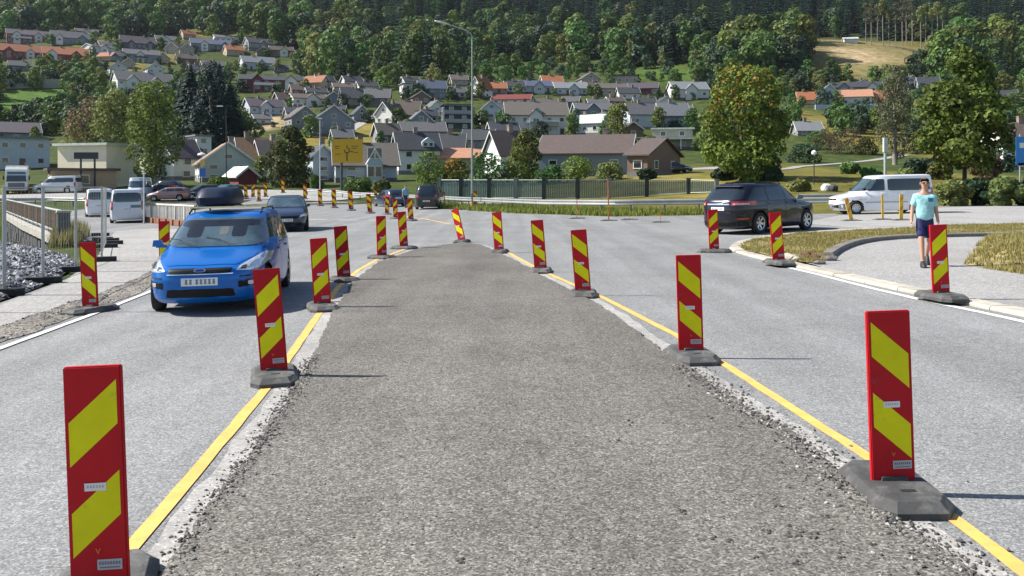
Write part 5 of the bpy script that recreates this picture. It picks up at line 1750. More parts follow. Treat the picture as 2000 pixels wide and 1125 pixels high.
person('man in a turquoise T-shirt, navy shorts and sunglasses walking on the footway', P(1806, 520, .04), -14, TURQ, mat('shorts_navy', (0.014, 0.016, 0.085), 0.8, var=.15, scale=8), mat('hair_brown', (.085, .06, .042), .8), mat('shoe_dark', (.025, .025, .03), .6))
person('man in a pale blue shirt and jeans beside the black people carrier', P(792, 406), 20, mat('shirt_sky', (0.17, 0.40, 0.52), .85, var=.1), mat('jeans', (.03, .05, .09), .85), MATS['hair_brown'], MATS['shoe_dark'], long_legs=True, k=1.03, glasses=False, logo=False)

# ================================================================ HOUSES
WALLS = {k: mat('wall_' + k, c, 0.8, var=0.07, scale=.8, rnd=.06) for k, c in dict(
    white=(.60, .60, .58), bluewhite=(.41, .46, .51), mint=(.48, .53, .49), cream=(.74, .69, .52), greyblue=(.18, .22, .265), grey=(.22, .225, .23), brown=(.17, .11, .08),
    dark=(.035, .045, .055), maroon=(.16, .035, .045), red=(.24, .06, .05), stone=(.33, .30, .25), tan=(.40, .30, .19), violet=(.13, .11, .15)).items()}
ROOFS = {k: mat('roof_' + k, c, 0.75, var=0.18, scale=2.2, bump=.5, rnd=.12) for k, c in dict(
    slate=(.032, .037, .046), grey=(.085, .086, .094), lightgrey=(.15, .16, .175), brown=(.085, .062, .055), orange=(.27, .095, .04), red=(.14, .028, .022), pale=(.50, .56, .52), tan=(.22, .135, .075),
    purple=(.065, .052, .066), salmon=(.40, .20, .12), blue=(.06, .075, .12), greybrown=(.095, .083, .072)).items()}
TRIM = mat('trim_white', (.64, .64, .63), .6)
WPANE = mat('window_glass', (.020, .026, .034), .06, spec=.8)
WPANE2 = mat('window_glass_pale', (.10, .13, .16), .08, spec=.8)
DOORM = mat('door_paint', (.10, .055, .04), .6, rnd=.3)
BRICK = mat('chimney_brick', (.24, .19, .16), .85, rnd=.2)
_wm = {}
def window_mesh(w, h, fr=TRIM, pane=WPANE):
    key = (round(w, 1), round(h, 1), fr.name, pane.name)
    if key in _wm: return _wm[key]
    w, h = key[0], key[1]
    mb = MB()
    f = .10
    for c, d in (((0, 0, h / 2 - f / 2), (w, .08, f)), ((0, 0, -h / 2 + f / 2), (w, .10, f)), ((-w / 2 + f / 2, 0, 0), (f, .08, h - 2 * f)), ((w / 2 - f / 2, 0, 0), (f, .08, h - 2 * f))):
        mb.box(c, d, mi=0)
    if w > 1.3: mb.box((0, .004, 0), (.07, .06, h - 2 * f), mi=0)
    mb.box((0, .02, 0), (w - 2 * f + .002, .02, h - 2 * f + .002), mi=1)
    _wm[key] = mb.mesh('window', [fr, pane])
    return _wm[key]

HOUSE_RECTS = []
def house(name, label, u0, u1, vb, ve, vr, kind, wall, roof, yaw=8, depth=None, cat='house', chim=True, group=None, wins=True, nfl=None, wsp=2.7, over=.45, pane=WPANE, trim=True, ww=1.2, wh=1.15, door=True):
    uc = (u0 + u1) / 2
    p = P(uc, vb)
    q = FPX / p.y
    W = (u1 - u0) / q
    HE = (vb - ve) / q
    HR = (vb - vr) / q
    yr_ = math.radians(yaw) - math.atan2(p.x, p.y)
    D = depth or (max(5.5, min(11, W * .75)) if kind in 'SF' else max(6, W * 1.15))
    if kind == 'S': HR = HR * (1 + D / 2 / p.y) + (D / 2) * (vb - HORIZON) / FPX
    HR = max(HR, HE + .5)
    W = W / (abs(math.cos(math.radians(yaw))) + .35 * abs(math.sin(math.radians(yaw))))
    HOUSE_RECTS.append((u0, u1, vr, vb))
    t = empty(name, p + Vector((0, .2, 0)), yr_, label, cat, group)
    wm, rm = WALLS[wall], ROOFS[roof]
    base = -4.0
    mb = MB()
    hw = W / 2
    # local frame: front face at y = 0, body to +y
    if kind == 'F':
        mb.box((0, D / 2, (HE + base) / 2), (W, D, HE - base))
    else:
        if kind == 'S':
            pro = [(0, base), (D, base), (D, HE), (D / 2, HR), (0, HE)]
            vv = [(s * hw, y, z) for s in (-1, 1) for y, z in pro]
        else:
            pro = [(-hw, base), (hw, base), (hw, HE), (0, HR), (-hw, HE)]
            vv = [(x, y, z) for y in (0, D) for x, z in pro]
        mb.add(vv, [(0, 1, 2, 3, 4), (9, 8, 7, 6, 5)] + [(i, 5 + i, 5 + (i + 1) % 5, (i + 1) % 5) for i in range(5)])
    o = mb.build('wall', [wm], t); fix_normals(o.data)
    # roof
    mb = MB(); th = .16; ov = over
    if kind == 'F':
        mb.box((0, D / 2, HE + .13), (W + 2 * ov, D + 2 * ov, .30))
        r = mb.build('roof', [rm], t)
    else:
        span = D / 2 if kind == 'S' else hw
        sl = (HR - HE) / span
        def slabv(side):
            e0, e1 = span + ov, -.0
            pts = []
            for a, zz in ((e0, HE - sl * ov), (0, HR)):
                pts.append((a * side, zz + .03)); pts.append((a * side, zz + .03 + th))
            return pts
        for side in (-1, 1):
            (a0, z0), (a1, z1), (a2, z2), (a3, z3) = slabv(side)
            e = (hw if kind == 'S' else D / 2) + ov
            quad = [(a0, z0), (a2, z2), (a3, z3), (a1, z1)]
            if kind == 'S': vv = [(s * e, D / 2 + a, z) for s in (-1, 1) for a, z in quad]
            else: vv = [(a, D / 2 + s * e, z) for s in (-1, 1) for a, z in quad]
            mb.add(vv, [(0, 1, 2, 3), (7, 6, 5, 4)] + [(i, 4 + i, 4 + (i + 1) % 4, (i + 1) % 4) for i in range(4)])
        r = mb.build('roof', [rm], t); fix_normals(r.data)
        if trim:
            # pale bargeboards along the gable edges
            e = (hw if kind == 'S' else D / 2) + ov + .025
            for s in (-1, 1):
                for side in (-1, 1):
                    a_ = (side * (span + ov), HE - sl * ov + .02); b_ = (0, HR + .02)
                    mb = MB(); wv = []
                    for (x, z) in (a_, b_):
                        for dz in (-.10, .20):
                            for dy in (-.02, .02):
                                wv.append((s * e + dy, D / 2 + x, z + dz) if kind == 'S' else (x, D / 2 + s * e + dy, z + dz))
                    mb.add(wv, [(0, 1, 3, 2), (4, 6, 7, 5), (0, 2, 6, 4), (1, 5, 7, 3), (2, 3, 7, 6), (0, 4, 5, 1)])
                    o = mb.build('bargeboard', [TRIM], t); fix_normals(o.data)
    if chim and kind != 'F':
        cx = RND.uniform(-.25, .25) * W if kind == 'S' else .1 * W
        mb = MB(); mb.box((cx, D * .52 if kind == 'S' else D * .45, HR + .25), (.7, .7, 1.5)); mb.box((cx, D * .52 if kind == 'S' else D * .45, HR + 1.04), (.82, .82, .12))
        mb.build('chimney', [BRICK], r)
    if wins:
        fl = nfl or max(1, int(round(HE / 2.8)))
        fh = HE / fl
        me = window_mesh(ww, min(wh, fh * .55), TRIM, pane)
        n_ = max(1, int(W / wsp))
        dn = RND.randrange(n_) if door and n_ > 2 else -1
        for f in range(fl):
            for i in range(n_):
                x = -hw + W * (i + .5) / n_ + RND.uniform(-.12, .12)
                if f == 0 and i == dn:
                    mb = MB(); mb.box((0, 0, 0), (1.0, .08, 2.0)); d_ = mb.build('door', [DOORM], t); d_.location = (x, -.05, 1.02)
                    mb = MB(); mb.box((.38, -.06, 0), (.06, .06, .16)); mb.build('handle', [CHROME], d_)
                    continue
                o = link_mesh('window', me, t); o.location = (x, -.045, fh * f + fh * .56)
            for s in (-1, 1):
                for i in range(max(1, int(D / 4))):
                    o = link_mesh('window', me, t); o.location = (s * (hw + .045), D * (i + .5) / max(1, int(D / 4)), fh * f + fh * .56)
                    o.rotation_euler = (0, 0, math.pi / 2 * s)
        if kind == 'G' and HR - HE > 2.2:
            o = link_mesh('window', me, t); o.location = (0, -.045, HE + (HR - HE) * .32)
    return t, W, D, HE, HR

HS = [
 # name, label, u0, u1, vb, ve, vr, kind, wall, roof, opts
 ('gabled_house', 'pale mint gabled house with tan roof slope behind the lamp with blue plate', 391, 500, 356, 318, 279, 'G', 'mint', 'tan', dict(yaw=6, nfl=2, wsp=3.4)),
 ('gabled_house', 'white house with purple brown roof beside the olive birch', 336, 392, 352, 306, 274, 'S', 'white', 'purple', dict(yaw=24, nfl=2)),
 ('tower_house', 'narrow tall white house peeping over the purple brown roof', 383, 413, 326, 266, 262, 'F', 'white', 'lightgrey', dict(yaw=18, nfl=3, door=False)),
 ('cream_house', 'cream house with tan orange roof left of the small conifer', 470, 528, 352, 312, 271, 'S', 'cream', 'tan', dict(yaw=12)),
 ('grey_house', 'grey roofed pale house half behind the small conifer', 512, 556, 352, 312, 276, 'S', 'bluewhite', 'greybrown', dict(yaw=18)),
 ('tall_gabled_house', 'tall bluish white gabled house left of the yellow sign', 610, 652, 356, 303, 284, 'G', 'bluewhite', 'slate', dict(yaw=10, nfl=3, wsp=2.0)),
 ('pale_house', 'pale house with greybrown roof right of the yellow sign', 655, 776, 356, 322, 281, 'S', 'bluewhite', 'greybrown', dict(yaw=4, nfl=2, depth=9)),
 ('slate_house', 'long white house with slate roof behind the green shrubs', 776, 862, 340, 290, 260, 'S', 'white', 'slate', dict(yaw=12, nfl=2)),
 ('slate_house', 'white house end with dark slate roof left of the tall street lamp', 858, 905, 330, 290, 262, 'S', 'white', 'slate', dict(yaw=-6, nfl=2)),
 ('salmon_house', 'low house with salmon orange roof behind the street lamp', 850, 958, 338, 308, 290, 'S', 'salmon' if False else 'tan', 'salmon', dict(yaw=5, nfl=1)),
 ('white_gable_house', 'brown roofed house with a white pediment left of the long brown house', 972, 1048, 345, 300, 258, 'S', 'white', 'brown', dict(yaw=30)),
 ('long_brown_house', 'long low house with brown tiled roof behind the shrubs', 1046, 1232, 345, 299, 264, 'S', 'greyblue', 'brown', dict(yaw=-8, nfl=1, depth=12, wsp=4.2)),
 ('brown_wing', 'brown wing at the right end of the long brown house', 1222, 1268, 345, 302, 272, 'S', 'brown', 'brown', dict(yaw=-26, nfl=1, door=False, depth=10, trim=False, chim=False)),
 ('white_terrace', 'white house with bright pale roof above the long brown house', 1106, 1178, 264, 240, 222, 'S', 'white', 'pale', dict(yaw=-28, nfl=1, depth=8)),
 ('big_roofed_house', 'large house with wide greybrown roof right of the street lamp', 988, 1112, 266, 224, 196, 'S', 'white', 'greybrown', dict(yaw=6, nfl=2)),
 ('carport_house', 'flat white carport house left of the maple tree', 1276, 1352, 292, 252, 248, 'F', 'stone', 'pale', dict(yaw=0, nfl=2, wsp=3.2)),
 ('grey_gable_house', 'grey house with twin gables right of the bright bush', 1228, 1290, 252, 222, 200, 'S', 'bluewhite', 'grey', dict(yaw=18)),
 ('grey_gable_house', 'bluish house with grey roof just left of the maple crown', 1288, 1348, 252, 224, 199, 'S', 'greyblue', 'lightgrey', dict(yaw=14)),
 ('modern_block', 'dark flat roofed modern house left of the street lamp', 866, 922, 256, 205, 201, 'F', 'dark', 'slate', dict(yaw=10, nfl=3, wsp=3.0, pane=WPANE2, door=False)),
 ('white_gable_house', 'bluish white gabled house right of the street lamp', 938, 982, 246, 214, 196, 'G', 'bluewhite', 'grey', dict(yaw=8, nfl=2)),
 ('low_white_house', 'low white house beneath the bluish white gable', 958, 1016, 272, 254, 238, 'S', 'bluewhite', 'slate', dict(yaw=14)),
 ('dark_roofed_house', 'house with near black roof below the modern dark block', 900, 962, 292, 272, 252, 'S', 'greyblue', 'slate', dict(yaw=-12)),
 ('blue_grey_house', 'blue grey gabled house with white edges above the sign', 610, 694, 266, 236, 206, 'G', 'greyblue', 'grey', dict(yaw=8, nfl=2, wsp=3.2)),
 ('grey_gable_house', 'grey gabled house left of the blue grey one', 568, 624, 252, 228, 207, 'G', 'grey', 'brown', dict(yaw=14)),
 ('blue_white_house', 'blue white house with dark roof and small dormer right of the dark spruces', 486, 560, 226, 208, 190, 'S', 'bluewhite', 'purple', dict(yaw=16, nfl=1)),
 ('long_low_house', 'low house with flat brownish roof above the grey gables', 572, 642, 208, 192, 180, 'S', 'white', 'brown', dict(yaw=14, nfl=1)),
 ('grey_row_house', 'greybrown row house in the middle of the hillside', 668, 712, 208, 190, 170, 'S', 'stone', 'grey', dict(yaw=12)),
 ('dark_row_house', 'dark violet row house joined right of the greybrown one', 712, 760, 208, 190, 171, 'S', 'violet', 'grey', dict(yaw=-6)),
 ('sunlit_gable_house', 'bright white gabled house above the yellow sign', 728, 770, 250, 222, 200, 'G', 'white', 'greybrown', dict(yaw=-40)),
 ('brown_roof_house', 'greybrown house right of the bright white gable', 770, 818, 244, 222, 196, 'S', 'stone', 'brown', dict(yaw=-14)),
 ('grey_house', 'grey gabled house below the greybrown house', 796, 850, 262, 238, 216, 'G', 'greyblue', 'grey', dict(yaw=10)),
 ('greybrown_house', 'low greybrown house under the hill path', 738, 786, 286, 262, 240, 'S', 'grey', 'greybrown', dict(yaw=18)),
 ('greybrown_house', 'wide grey roofed house left of the modern dark block', 782, 872, 278, 256, 236, 'S', 'greyblue', 'grey', dict(yaw=6)),
 ('blue_house', 'large blue grey house with slate roof below the forest edge', 818, 872, 193, 172, 154, 'S', 'greyblue', 'blue', dict(yaw=6, nfl=2)),
 ('flat_white_house', 'white flat topped house beside the large blue grey house', 786, 822, 192, 164, 161, 'F', 'white', 'lightgrey', dict(yaw=14, nfl=2)),
 ('tall_white_gable', 'bright white gable with orange roof behind the street lamp', 914, 944, 190, 172, 150, 'G', 'white', 'orange', dict(yaw=-40, nfl=2)),
 ('orange_house', 'house with long rusty orange roof right of the bright gable', 944, 990, 184, 172, 158, 'S', 'brown', 'orange', dict(yaw=6)),
 ('red_roof_house', 'house with dark red roof and white end below the orange one', 958, 1036, 204, 194, 180, 'S', 'white', 'red', dict(yaw=-8, nfl=1)),
 ('blue_roof_house', 'pale house with bluish roof at the forest edge', 1016, 1080, 182, 168, 153, 'S', 'bluewhite', 'blue', dict(yaw=8)),
 ('blue_roof_house', 'long pale blue house right of the other bluish roof', 1084, 1150, 186, 172, 156, 'S', 'bluewhite', 'lightgrey', dict(yaw=10)),
 ('brown_box_house', 'greybrown block house high above the bright bush', 1190, 1246, 166, 148, 141, 'F', 'stone', 'brown', dict(yaw=0, nfl=1)),
 ('stone_house', 'stone coloured house below the greybrown block house', 1168, 1228, 190, 172, 159, 'S', 'stone', 'greybrown', dict(yaw=10)),
 ('maroon_house', 'maroon wooden house right of the stone coloured house', 1226, 1284, 186, 172, 158, 'S', 'maroon', 'purple', dict(yaw=-6)),
 ('grey_hill_house', 'grey roofed white house just left of the maple top', 1314, 1388, 194, 174, 155, 'S', 'white', 'lightgrey', dict(yaw=18)),
 ('grey_low_house', 'low grey house between big greybrown roof and bright bush', 1124, 1200, 232, 214, 198, 'S', 'greyblue', 'grey', dict(yaw=12)),
 ('orange_house', 'small house with orange roof right of the maple', 1560, 1604, 206, 194, 177, 'S', 'tan', 'orange', dict(yaw=10)),
 ('bluish_gable_house', 'bluish white gable in the right hillside row', 1600, 1642, 208, 186, 164, 'G', 'bluewhite', 'grey', dict(yaw=10)),
 ('white_row_house', 'white house right of the bluish gable in the right row', 1642, 1702, 208, 188, 172, 'S', 'white', 'salmon', dict(yaw=6)),
 ('orange_house', 'orange roofed house at the right end of the row', 1700, 1744, 206, 192, 174, 'S', 'red', 'orange', dict(yaw=4)),
 ('long_dark_house', 'long dark roofed house behind the right hillside row', 1626, 1722, 184, 170, 155, 'S', 'greyblue', 'slate', dict(yaw=6)),
 ('white_wall_house', 'tiny white gable left of the right hand tree', 1768, 1796, 172, 160, 147, 'G', 'white', 'slate', dict(yaw=30)),
 ('blue_grey_house', 'blue grey house half behind the right hand tree', 1796, 1836, 180, 164, 148, 'S', 'greyblue', 'slate', dict(yaw=12)),
 ('dark_grey_house', 'dark grey house right of the right hand tree', 1914, 1986, 208, 192, 173, 'S', 'grey', 'slate', dict(yaw=8)),
 ('red_roofed_house', 'white house with red brown roof at the right picture edge', 1960, 2060, 332, 274, 240, 'S', 'white', 'brown', dict(yaw=28, nfl=2)),
 ('grey_shed_house', 'grey roofed cottage below the orange roof right of the maple', 1558, 1608, 266, 254, 236, 'S', 'grey', 'lightgrey', dict(yaw=16, nfl=1)),
 # left side
 ('red_row_house', 'dark red row house at far upper left', 18, 98, 84, 68, 54, 'S', 'red', 'purple', dict(yaw=4, nfl=2, wsp=2.6)),
 ('blue_row_house', 'blue grey row house right of the dark red one', 104, 186, 86, 74, 57, 'S', 'greyblue', 'grey', dict(yaw=4)),
 ('orange_row_house', 'red house with orange roof in the lower left row', -10, 88, 116, 100, 82, 'S', 'red', 'orange', dict(yaw=3, nfl=1)),
 ('orange_row_house', 'second red house with orange roof right of the first', 88, 170, 120, 106, 88, 'S', 'red', 'orange', dict(yaw=3, nfl=1)),
 ('white_tiny_house', 'small white house front right of the orange roofed row', 178, 226, 106, 92, 84, 'S', 'white', 'slate', dict(yaw=30)),
 ('violet_house', 'violet brown house on the upper left slope', 238, 306, 98, 84, 66, 'S', 'violet', 'purple', dict(yaw=8)),
 ('pale_upper_house', 'bluish pale house right of the violet brown one', 306, 346, 92, 78, 66, 'S', 'bluewhite', 'grey', dict(yaw=8)),
 ('violet_house', 'grey violet house below the violet brown one', 244, 310, 122, 106, 92, 'S', 'greyblue', 'grey', dict(yaw=6)),
 ('blue_upper_house', 'long blue grey house high on the left slope', 374, 462, 100, 86, 72, 'S', 'greyblue', 'blue', dict(yaw=6)),
 ('grey_long_house', 'grey house with white gable above the birches', 230, 340, 184, 158, 137, 'S', 'white', 'grey', dict(yaw=14, nfl=2)),
 ('violet_low_house', 'small violet house left of the dark spruces', 396, 450, 144, 128, 116, 'S', 'violet', 'purple', dict(yaw=8)),
 ('white_blue_house', 'white house with pale blue hipped look on the left slope', 474, 540, 138, 122, 106, 'S', 'bluewhite', 'lightgrey', dict(yaw=12)),
 ('maroon_long_house', 'long dark maroon house above the blue white house', 470, 592, 178, 156, 142, 'S', 'maroon', 'slate', dict(yaw=2, nfl=2, wsp=3.4)),
 ('upper_grey_house', 'small grey house near the forest edge on the left', 484, 538, 96, 84, 70, 'S', 'grey', 'slate', dict(yaw=18)),
 ('upper_brown_house', 'small brown house right of the small grey house', 528, 574, 110, 98, 86, 'S', 'brown', 'brown', dict(yaw=8)),
 ('industrial_hall', 'purple roofed hall at the left picture edge', -40, 72, 278, 258, 236, 'S', 'greyblue', 'purple', dict(yaw=4, nfl=1, cat='hall', chim=False)),
 ('office_block', 'long bluish white flat office block behind the lorry', -40, 92, 330, 270, 264, 'F', 'bluewhite', 'lightgrey', dict(yaw=10, nfl=2, cat='building')),
 ('cream_hall', 'wide cream hall behind the black sign board', 100, 216, 366, 284, 279, 'F', 'cream', 'pale', dict(yaw=-46, nfl=1, cat='hall', wins=False)),
 ('cream_hall', 'second cream hall block right behind the birches', 238, 292, 352, 284, 281, 'F', 'cream', 'pale', dict(yaw=-46, nfl=2, cat='hall')),
 ('brown_shed', 'small red brown shed with bright roof edge by the conifer', 464, 502, 360, 342, 327, 'G', 'maroon', 'pale', dict(yaw=16, nfl=1, cat='shed', chim=False, wins=False)),
 ('ochre_shed', 'ochre brown shed under the black sign board', 104, 222, 372, 333, 331, 'F', 'tan', 'brown', dict(yaw=6, nfl=1, cat='shed', depth=5, wsp=4)),
 ('white_hut', 'tiny white hut at the top of the sandy bank', 1650, 1676, 84, 76, 70, 'S', 'white', 'pale', dict(yaw=10, nfl=1, cat='hut', chim=False, wins=False)),
 ('hillside_house', 'small white house under the blue white one', 498, 530, 244, 232, 222, 'S', 'white', 'grey', dict(yaw=14)),
 ('hillside_house', 'slate roofed house left of the greybrown row house', 640, 672, 232, 218, 204, 'S', 'bluewhite', 'slate', dict(yaw=-8)),
 ('hillside_house', 'small slate gable between sign and greybrown row house', 690, 724, 238, 222, 206, 'G', 'greyblue', 'slate', dict(yaw=12)),
 ('hillside_house', 'small white gable left of the modern dark block', 840, 868, 222, 208, 196, 'G', 'white', 'grey', dict(yaw=20)),
 ('hillside_house', 'grey house just above the left edge of the sign', 652, 690, 284, 268, 252, 'S', 'greyblue', 'grey', dict(yaw=10)),
 ('hillside_house', 'slate roofed house behind the large greybrown roof', 1000, 1040, 232, 216, 202, 'S', 'greyblue', 'slate', dict(yaw=8)),
 ('hillside_house', 'greybrown house below the bluish roofs', 1050, 1092, 214, 202, 190, 'S', 'stone', 'greybrown', dict(yaw=14)),
 ('hillside_house', 'grey house under the long pale blue house', 1096, 1130, 210, 198, 186, 'S', 'greyblue', 'grey', dict(yaw=-10)),
 ('hillside_house', 'pale house above the bright bush', 1150, 1190, 214, 202, 191, 'S', 'bluewhite', 'grey', dict(yaw=12)),
 ('hillside_house', 'slate house below the maroon house', 1240, 1282, 212, 200, 188, 'S', 'greyblue', 'slate', dict(yaw=10)),
 ('hillside_house', 'white gable between maroon house and maple', 1284, 1320, 214, 200, 188, 'G', 'white', 'slate', dict(yaw=16)),
 ('hillside_house', 'grey cottage touching the left of the maple', 1320, 1352, 228, 214, 202, 'S', 'stone', 'grey', dict(yaw=6)),
 ('hillside_house', 'white house left of the bright gable with orange roof', 880, 912, 192, 180, 168, 'S', 'white', 'grey', dict(yaw=14)),
 ('hillside_house', 'slate house left of the grey gables', 560, 600, 232, 220, 208, 'S', 'greyblue', 'slate', dict(yaw=10)),
 ('hillside_house', 'pale house right of the long maroon house', 600, 640, 190, 180, 170, 'S', 'bluewhite', 'slate', dict(yaw=12)),
 ('hillside_house', 'brown roofed cottage at the left forest edge', 652, 690, 182, 170, 160, 'S', 'stone', 'brown', dict(yaw=8)),
 ('hillside_house', 'white cottage at the forest edge above the row houses', 700, 740, 180, 168, 157, 'S', 'white', 'slate', dict(yaw=14)),
 ('hillside_house', 'brown house left of the small violet house', 346, 384, 126, 114, 102, 'S', 'brown', 'brown', dict(yaw=8)),
 ('hillside_house', 'small red house right above the blue grey row house', 150, 190, 72, 62, 52, 'S', 'red', 'purple', dict(yaw=6)),
 ('hillside_house', 'pale house above the long blue grey house', 420, 470, 82, 74, 64, 'S', 'white', 'grey', dict(yaw=10)),
 ('hillside_house', 'brown cottage left of the violet brown house', 196, 236, 98, 88, 78, 'S', 'brown', 'purple', dict(yaw=10)),
 ('hillside_house', 'grey house below the orange roofed row', 20, 60, 140, 128, 116, 'S', 'greyblue', 'grey', dict(yaw=4)),
 ('hillside_house', 'white slate house left of the large greybrown roof', 960, 1000, 224, 212, 200, 'S', 'white', 'slate', dict(yaw=-10)),
 ('hillside_house', 'slate house left below the modern dark block', 820, 858, 240, 226, 212, 'S', 'stone', 'slate', dict(yaw=14)),
 ('hillside_house', 'white annex in front of the large greybrown roof', 1010, 1046, 256, 246, 236, 'F', 'white', 'lightgrey', dict(yaw=6)),
 ('hillside_house', 'white house directly behind the long brown roof', 1178, 1226, 296, 282, 268, 'S', 'white', 'grey', dict(yaw=10)),
 ('hillside_house', 'stone cottage behind the grey green tree', 1744, 1772, 196, 184, 172, 'S', 'stone', 'slate', dict(yaw=10)),
 ('hillside_house', 'white gable behind the right hillside row', 1666, 1704, 176, 166, 156, 'G', 'white', 'slate', dict(yaw=18)),
]
FOUND = mat('foundation_grey', (.16, .16, .155), .85, var=.2, rnd=.2)
def dress(nm, kind, wall, roof, op, H_):
    """foundation band, gutters and cross gables"""
    t, W, D, HE, HR = H_
    if op.get('cat'): return
    mb = MB(); mb.box((0, D / 2, .15), (W + .06, D + .06, .9)); mb.build('foundation', [FOUND], t)
    if kind == 'S' and W > 11 and nm not in ('long_brown_house', 'pale_house', 'white_terrace', 'brown_wing', 'salmon_house', 'red_roof_house'):
        n_ = 1 if W < 17 else 2 if W < 26 else 3
        for k in range(n_):
            x = (-.5 + (k + .5) / n_) * W + RND.uniform(-.08, .08) * W
            gw = RND.uniform(3.2, 4.6); pj = RND.uniform(.4, 1.4); gh = min(HR - .2, HE + gw * .42); e = HE - .15
            pro = [(-gw / 2, -1.0), (gw / 2, -1.0), (gw / 2, e), (0, gh), (-gw / 2, e)]
            mb = MB(); vv = [(x + a_, y, z) for y in (-pj, D * .4) for a_, z in pro]
            mb.add(vv, [(0, 1, 2, 3, 4), (9, 8, 7, 6, 5)] + [(i, 5 + i, 5 + (i + 1) % 5, (i + 1) % 5) for i in range(5)])
            o = mb.build('cross_gable', [WALLS[wall] if RND.random() < .6 else WALLS['white']], t); fix_normals(o.data)
            mb = MB()
            sl = (gh - e) / (gw / 2)
            for s_ in (-1, 1):
                q_ = [(s_ * (gw / 2 + .35), e - sl * .35 + .03), (0, gh + .03), (0, gh + .2), (s_ * (gw / 2 + .35), e - sl * .35 + .2)]
                vv = [(x + a_, y, z) for y in (-pj - .4, D * .48) for a_, z in q_]
                mb.add(vv, [(0, 1, 2, 3), (7, 6, 5, 4)] + [(i, 4 + i, 4 + (i + 1) % 4, (i + 1) % 4) for i in range(4)])
            r_ = mb.build('gable_roof', [ROOFS[roof]], o); fix_normals(r_.data)
            for zf in ((.30, .72) if HE > 4 else (.55,)):
                w_ = link_mesh('window', window_mesh(1.6, 1.2), o); w_.location = (x, -pj - .045, HE * zf)
    if kind != 'F' and HE > 4.2 and RND.random() < .5:
        bw = W * RND.uniform(.3, .55); bx_ = RND.uniform(-.2, .2) * W
        mb = MB(); mb.box((bx_, -.75, HE * .5), (bw, 1.5, .14))
        for s_ in (-1, 1): mb.box((bx_ + s_ * (bw / 2 - .08), -1.4, HE * .25 - .5), (.12, .12, HE * .5 + 1))
        b_ = mb.build('balcony', [TRIM], t)
        mb = MB(); mb.box((bx_, -1.46, HE * .5 + .5), (bw, .05, .85)); mb.build('balcony_rail', [RND.choice((TRIM, WALLS['brown'], WALLS['dark'], WALLS['stone']))], b_)

HOUSES = []
for nm, lb, u0, u1, vb, ve, vr, kd, wl_, rf, op in HS:
    op = dict(op)
    H_ = house(nm, lb, u0, u1, vb, ve, vr, kd, wl_, rf, group='houses on the hillside', **op)
    HOUSES.append((lb, H_))
    dress(nm, kd, wl_, rf, op, H_)

# more houses filling the gaps of the town, each named after its neighbour
def overlap(r, q):
    w = max(0, min(r[1], q[1]) - max(r[0], q[0])); h = max(0, min(r[3], q[3]) - max(r[2], q[2]))
    return w * h / ((r[1] - r[0]) * (r[3] - r[2]))
seen_l = set(h[1] for h in HS)
tries = 0; made = 0
STY = [('white', 'slate', 'small white slate house'), ('greyblue', 'grey', 'small blue grey house'), ('stone', 'greybrown', 'small greybrown house'), ('bluewhite', 'slate', 'small pale slate house'), ('white', 'grey', 'small white grey roofed house'), ('brown', 'brown', 'small brown house'), ('greyblue', 'slate', 'small dark roofed house'), ('tan', 'orange', 'small orange roofed house')]
while made < 30 and tries < 900:
    tries += 1
    left = RND.random() < .25
    uc, vb = (RND.uniform(180, 560), RND.uniform(76, 150)) if left else (RND.uniform(560, 1350), RND.uniform(165, 268))
    if 640 < uc < 760 and vb > 215: continue
    w_ = (24 + (vb - 80) * .10) * RND.uniform(.9, 1.3) if not left else RND.uniform(24, 36)
    h_ = w_ * RND.uniform(.62, .8)
    r = (uc - w_ / 2, uc + w_ / 2, vb - h_, vb)
    if any(overlap(r, q) > .42 or overlap(q, r) > .30 for q in HOUSE_RECTS): continue
    k = min(range(len(HS)), key=lambda i: abs((HS[i][2] + HS[i][3]) / 2 - uc) + 1.5 * abs(HS[i][4] - vb) if HS[i][0] != 'filler_house' else 1e9)
    q = HS[k]
    rel = 'left of the' if uc < q[2] else 'right of the' if uc > q[3] else 'above the' if vb < q[4] else 'below the'
    wl_, rf, sty = RND.choice(STY)
    lb = sty + ' ' + rel + ' ' + q[1]
    if lb in seen_l or len(lb.split()) > 16: continue
    seen_l.add(lb)
    kd = RND.choice('SSG')
    op = dict(yaw=RND.choice((-34, 10, 16, 22, 12)))
    H_ = house('hillside_house', lb, r[0], r[1], vb, vb - h_ * .52, vb - h_, kd, wl_, rf, group='houses on the hillside', **op)
    HS.append(('filler_house', lb, r[0], r[1], vb)); HOUSES.append((lb, H_)); dress('hillside_house', kd, wl_, rf, op, H_); made += 1
print('fillers', made)

def by_label(s):
    return next(h for l, h in HOUSES if s in l)
# conservatory front on the pale house right of the sign
t, W, D, HE, HR = by_label('pale house with greybrown roof')
x = -W * .5 + W * .62
mb = MB(); w_ = W * .24
pro = [(-w_ / 2, 0), (w_ / 2, 0), (w_ / 2, HE + .2), (0, HE + 1.9), (-w_ / 2, HE + .2)]
vv = [(x + a, y, z) for y in (-1.6, .2) for a, z in pro]
mb.add(vv, [(0, 1, 2, 3, 4), (9, 8, 7, 6, 5)] + [(i, 5 + i, 5 + (i + 1) % 5, (i + 1) % 5) for i in range(5)])
o = mb.build('bay', [WALLS['bluewhite']], t); fix_normals(o.data)
for f in range(2):
    for i in range(2):
        o_ = link_mesh('window', window_mesh(1.1, 1.5, TRIM, WPANE), o); o_.location = (x - w_ * .22 + i * w_ * .44, -1.645, 1.4 + f * 2.4)
mb = MB()
for s in (-1, 1):
    a_, b_ = Vector((x + s * (w_ / 2 + .2), -1.7, HE)), Vector((x, -1.7, HE + 2.05))
    mb.path([a_, b_], .11, 4)
mb.build('bargeboard', [TRIM], t)
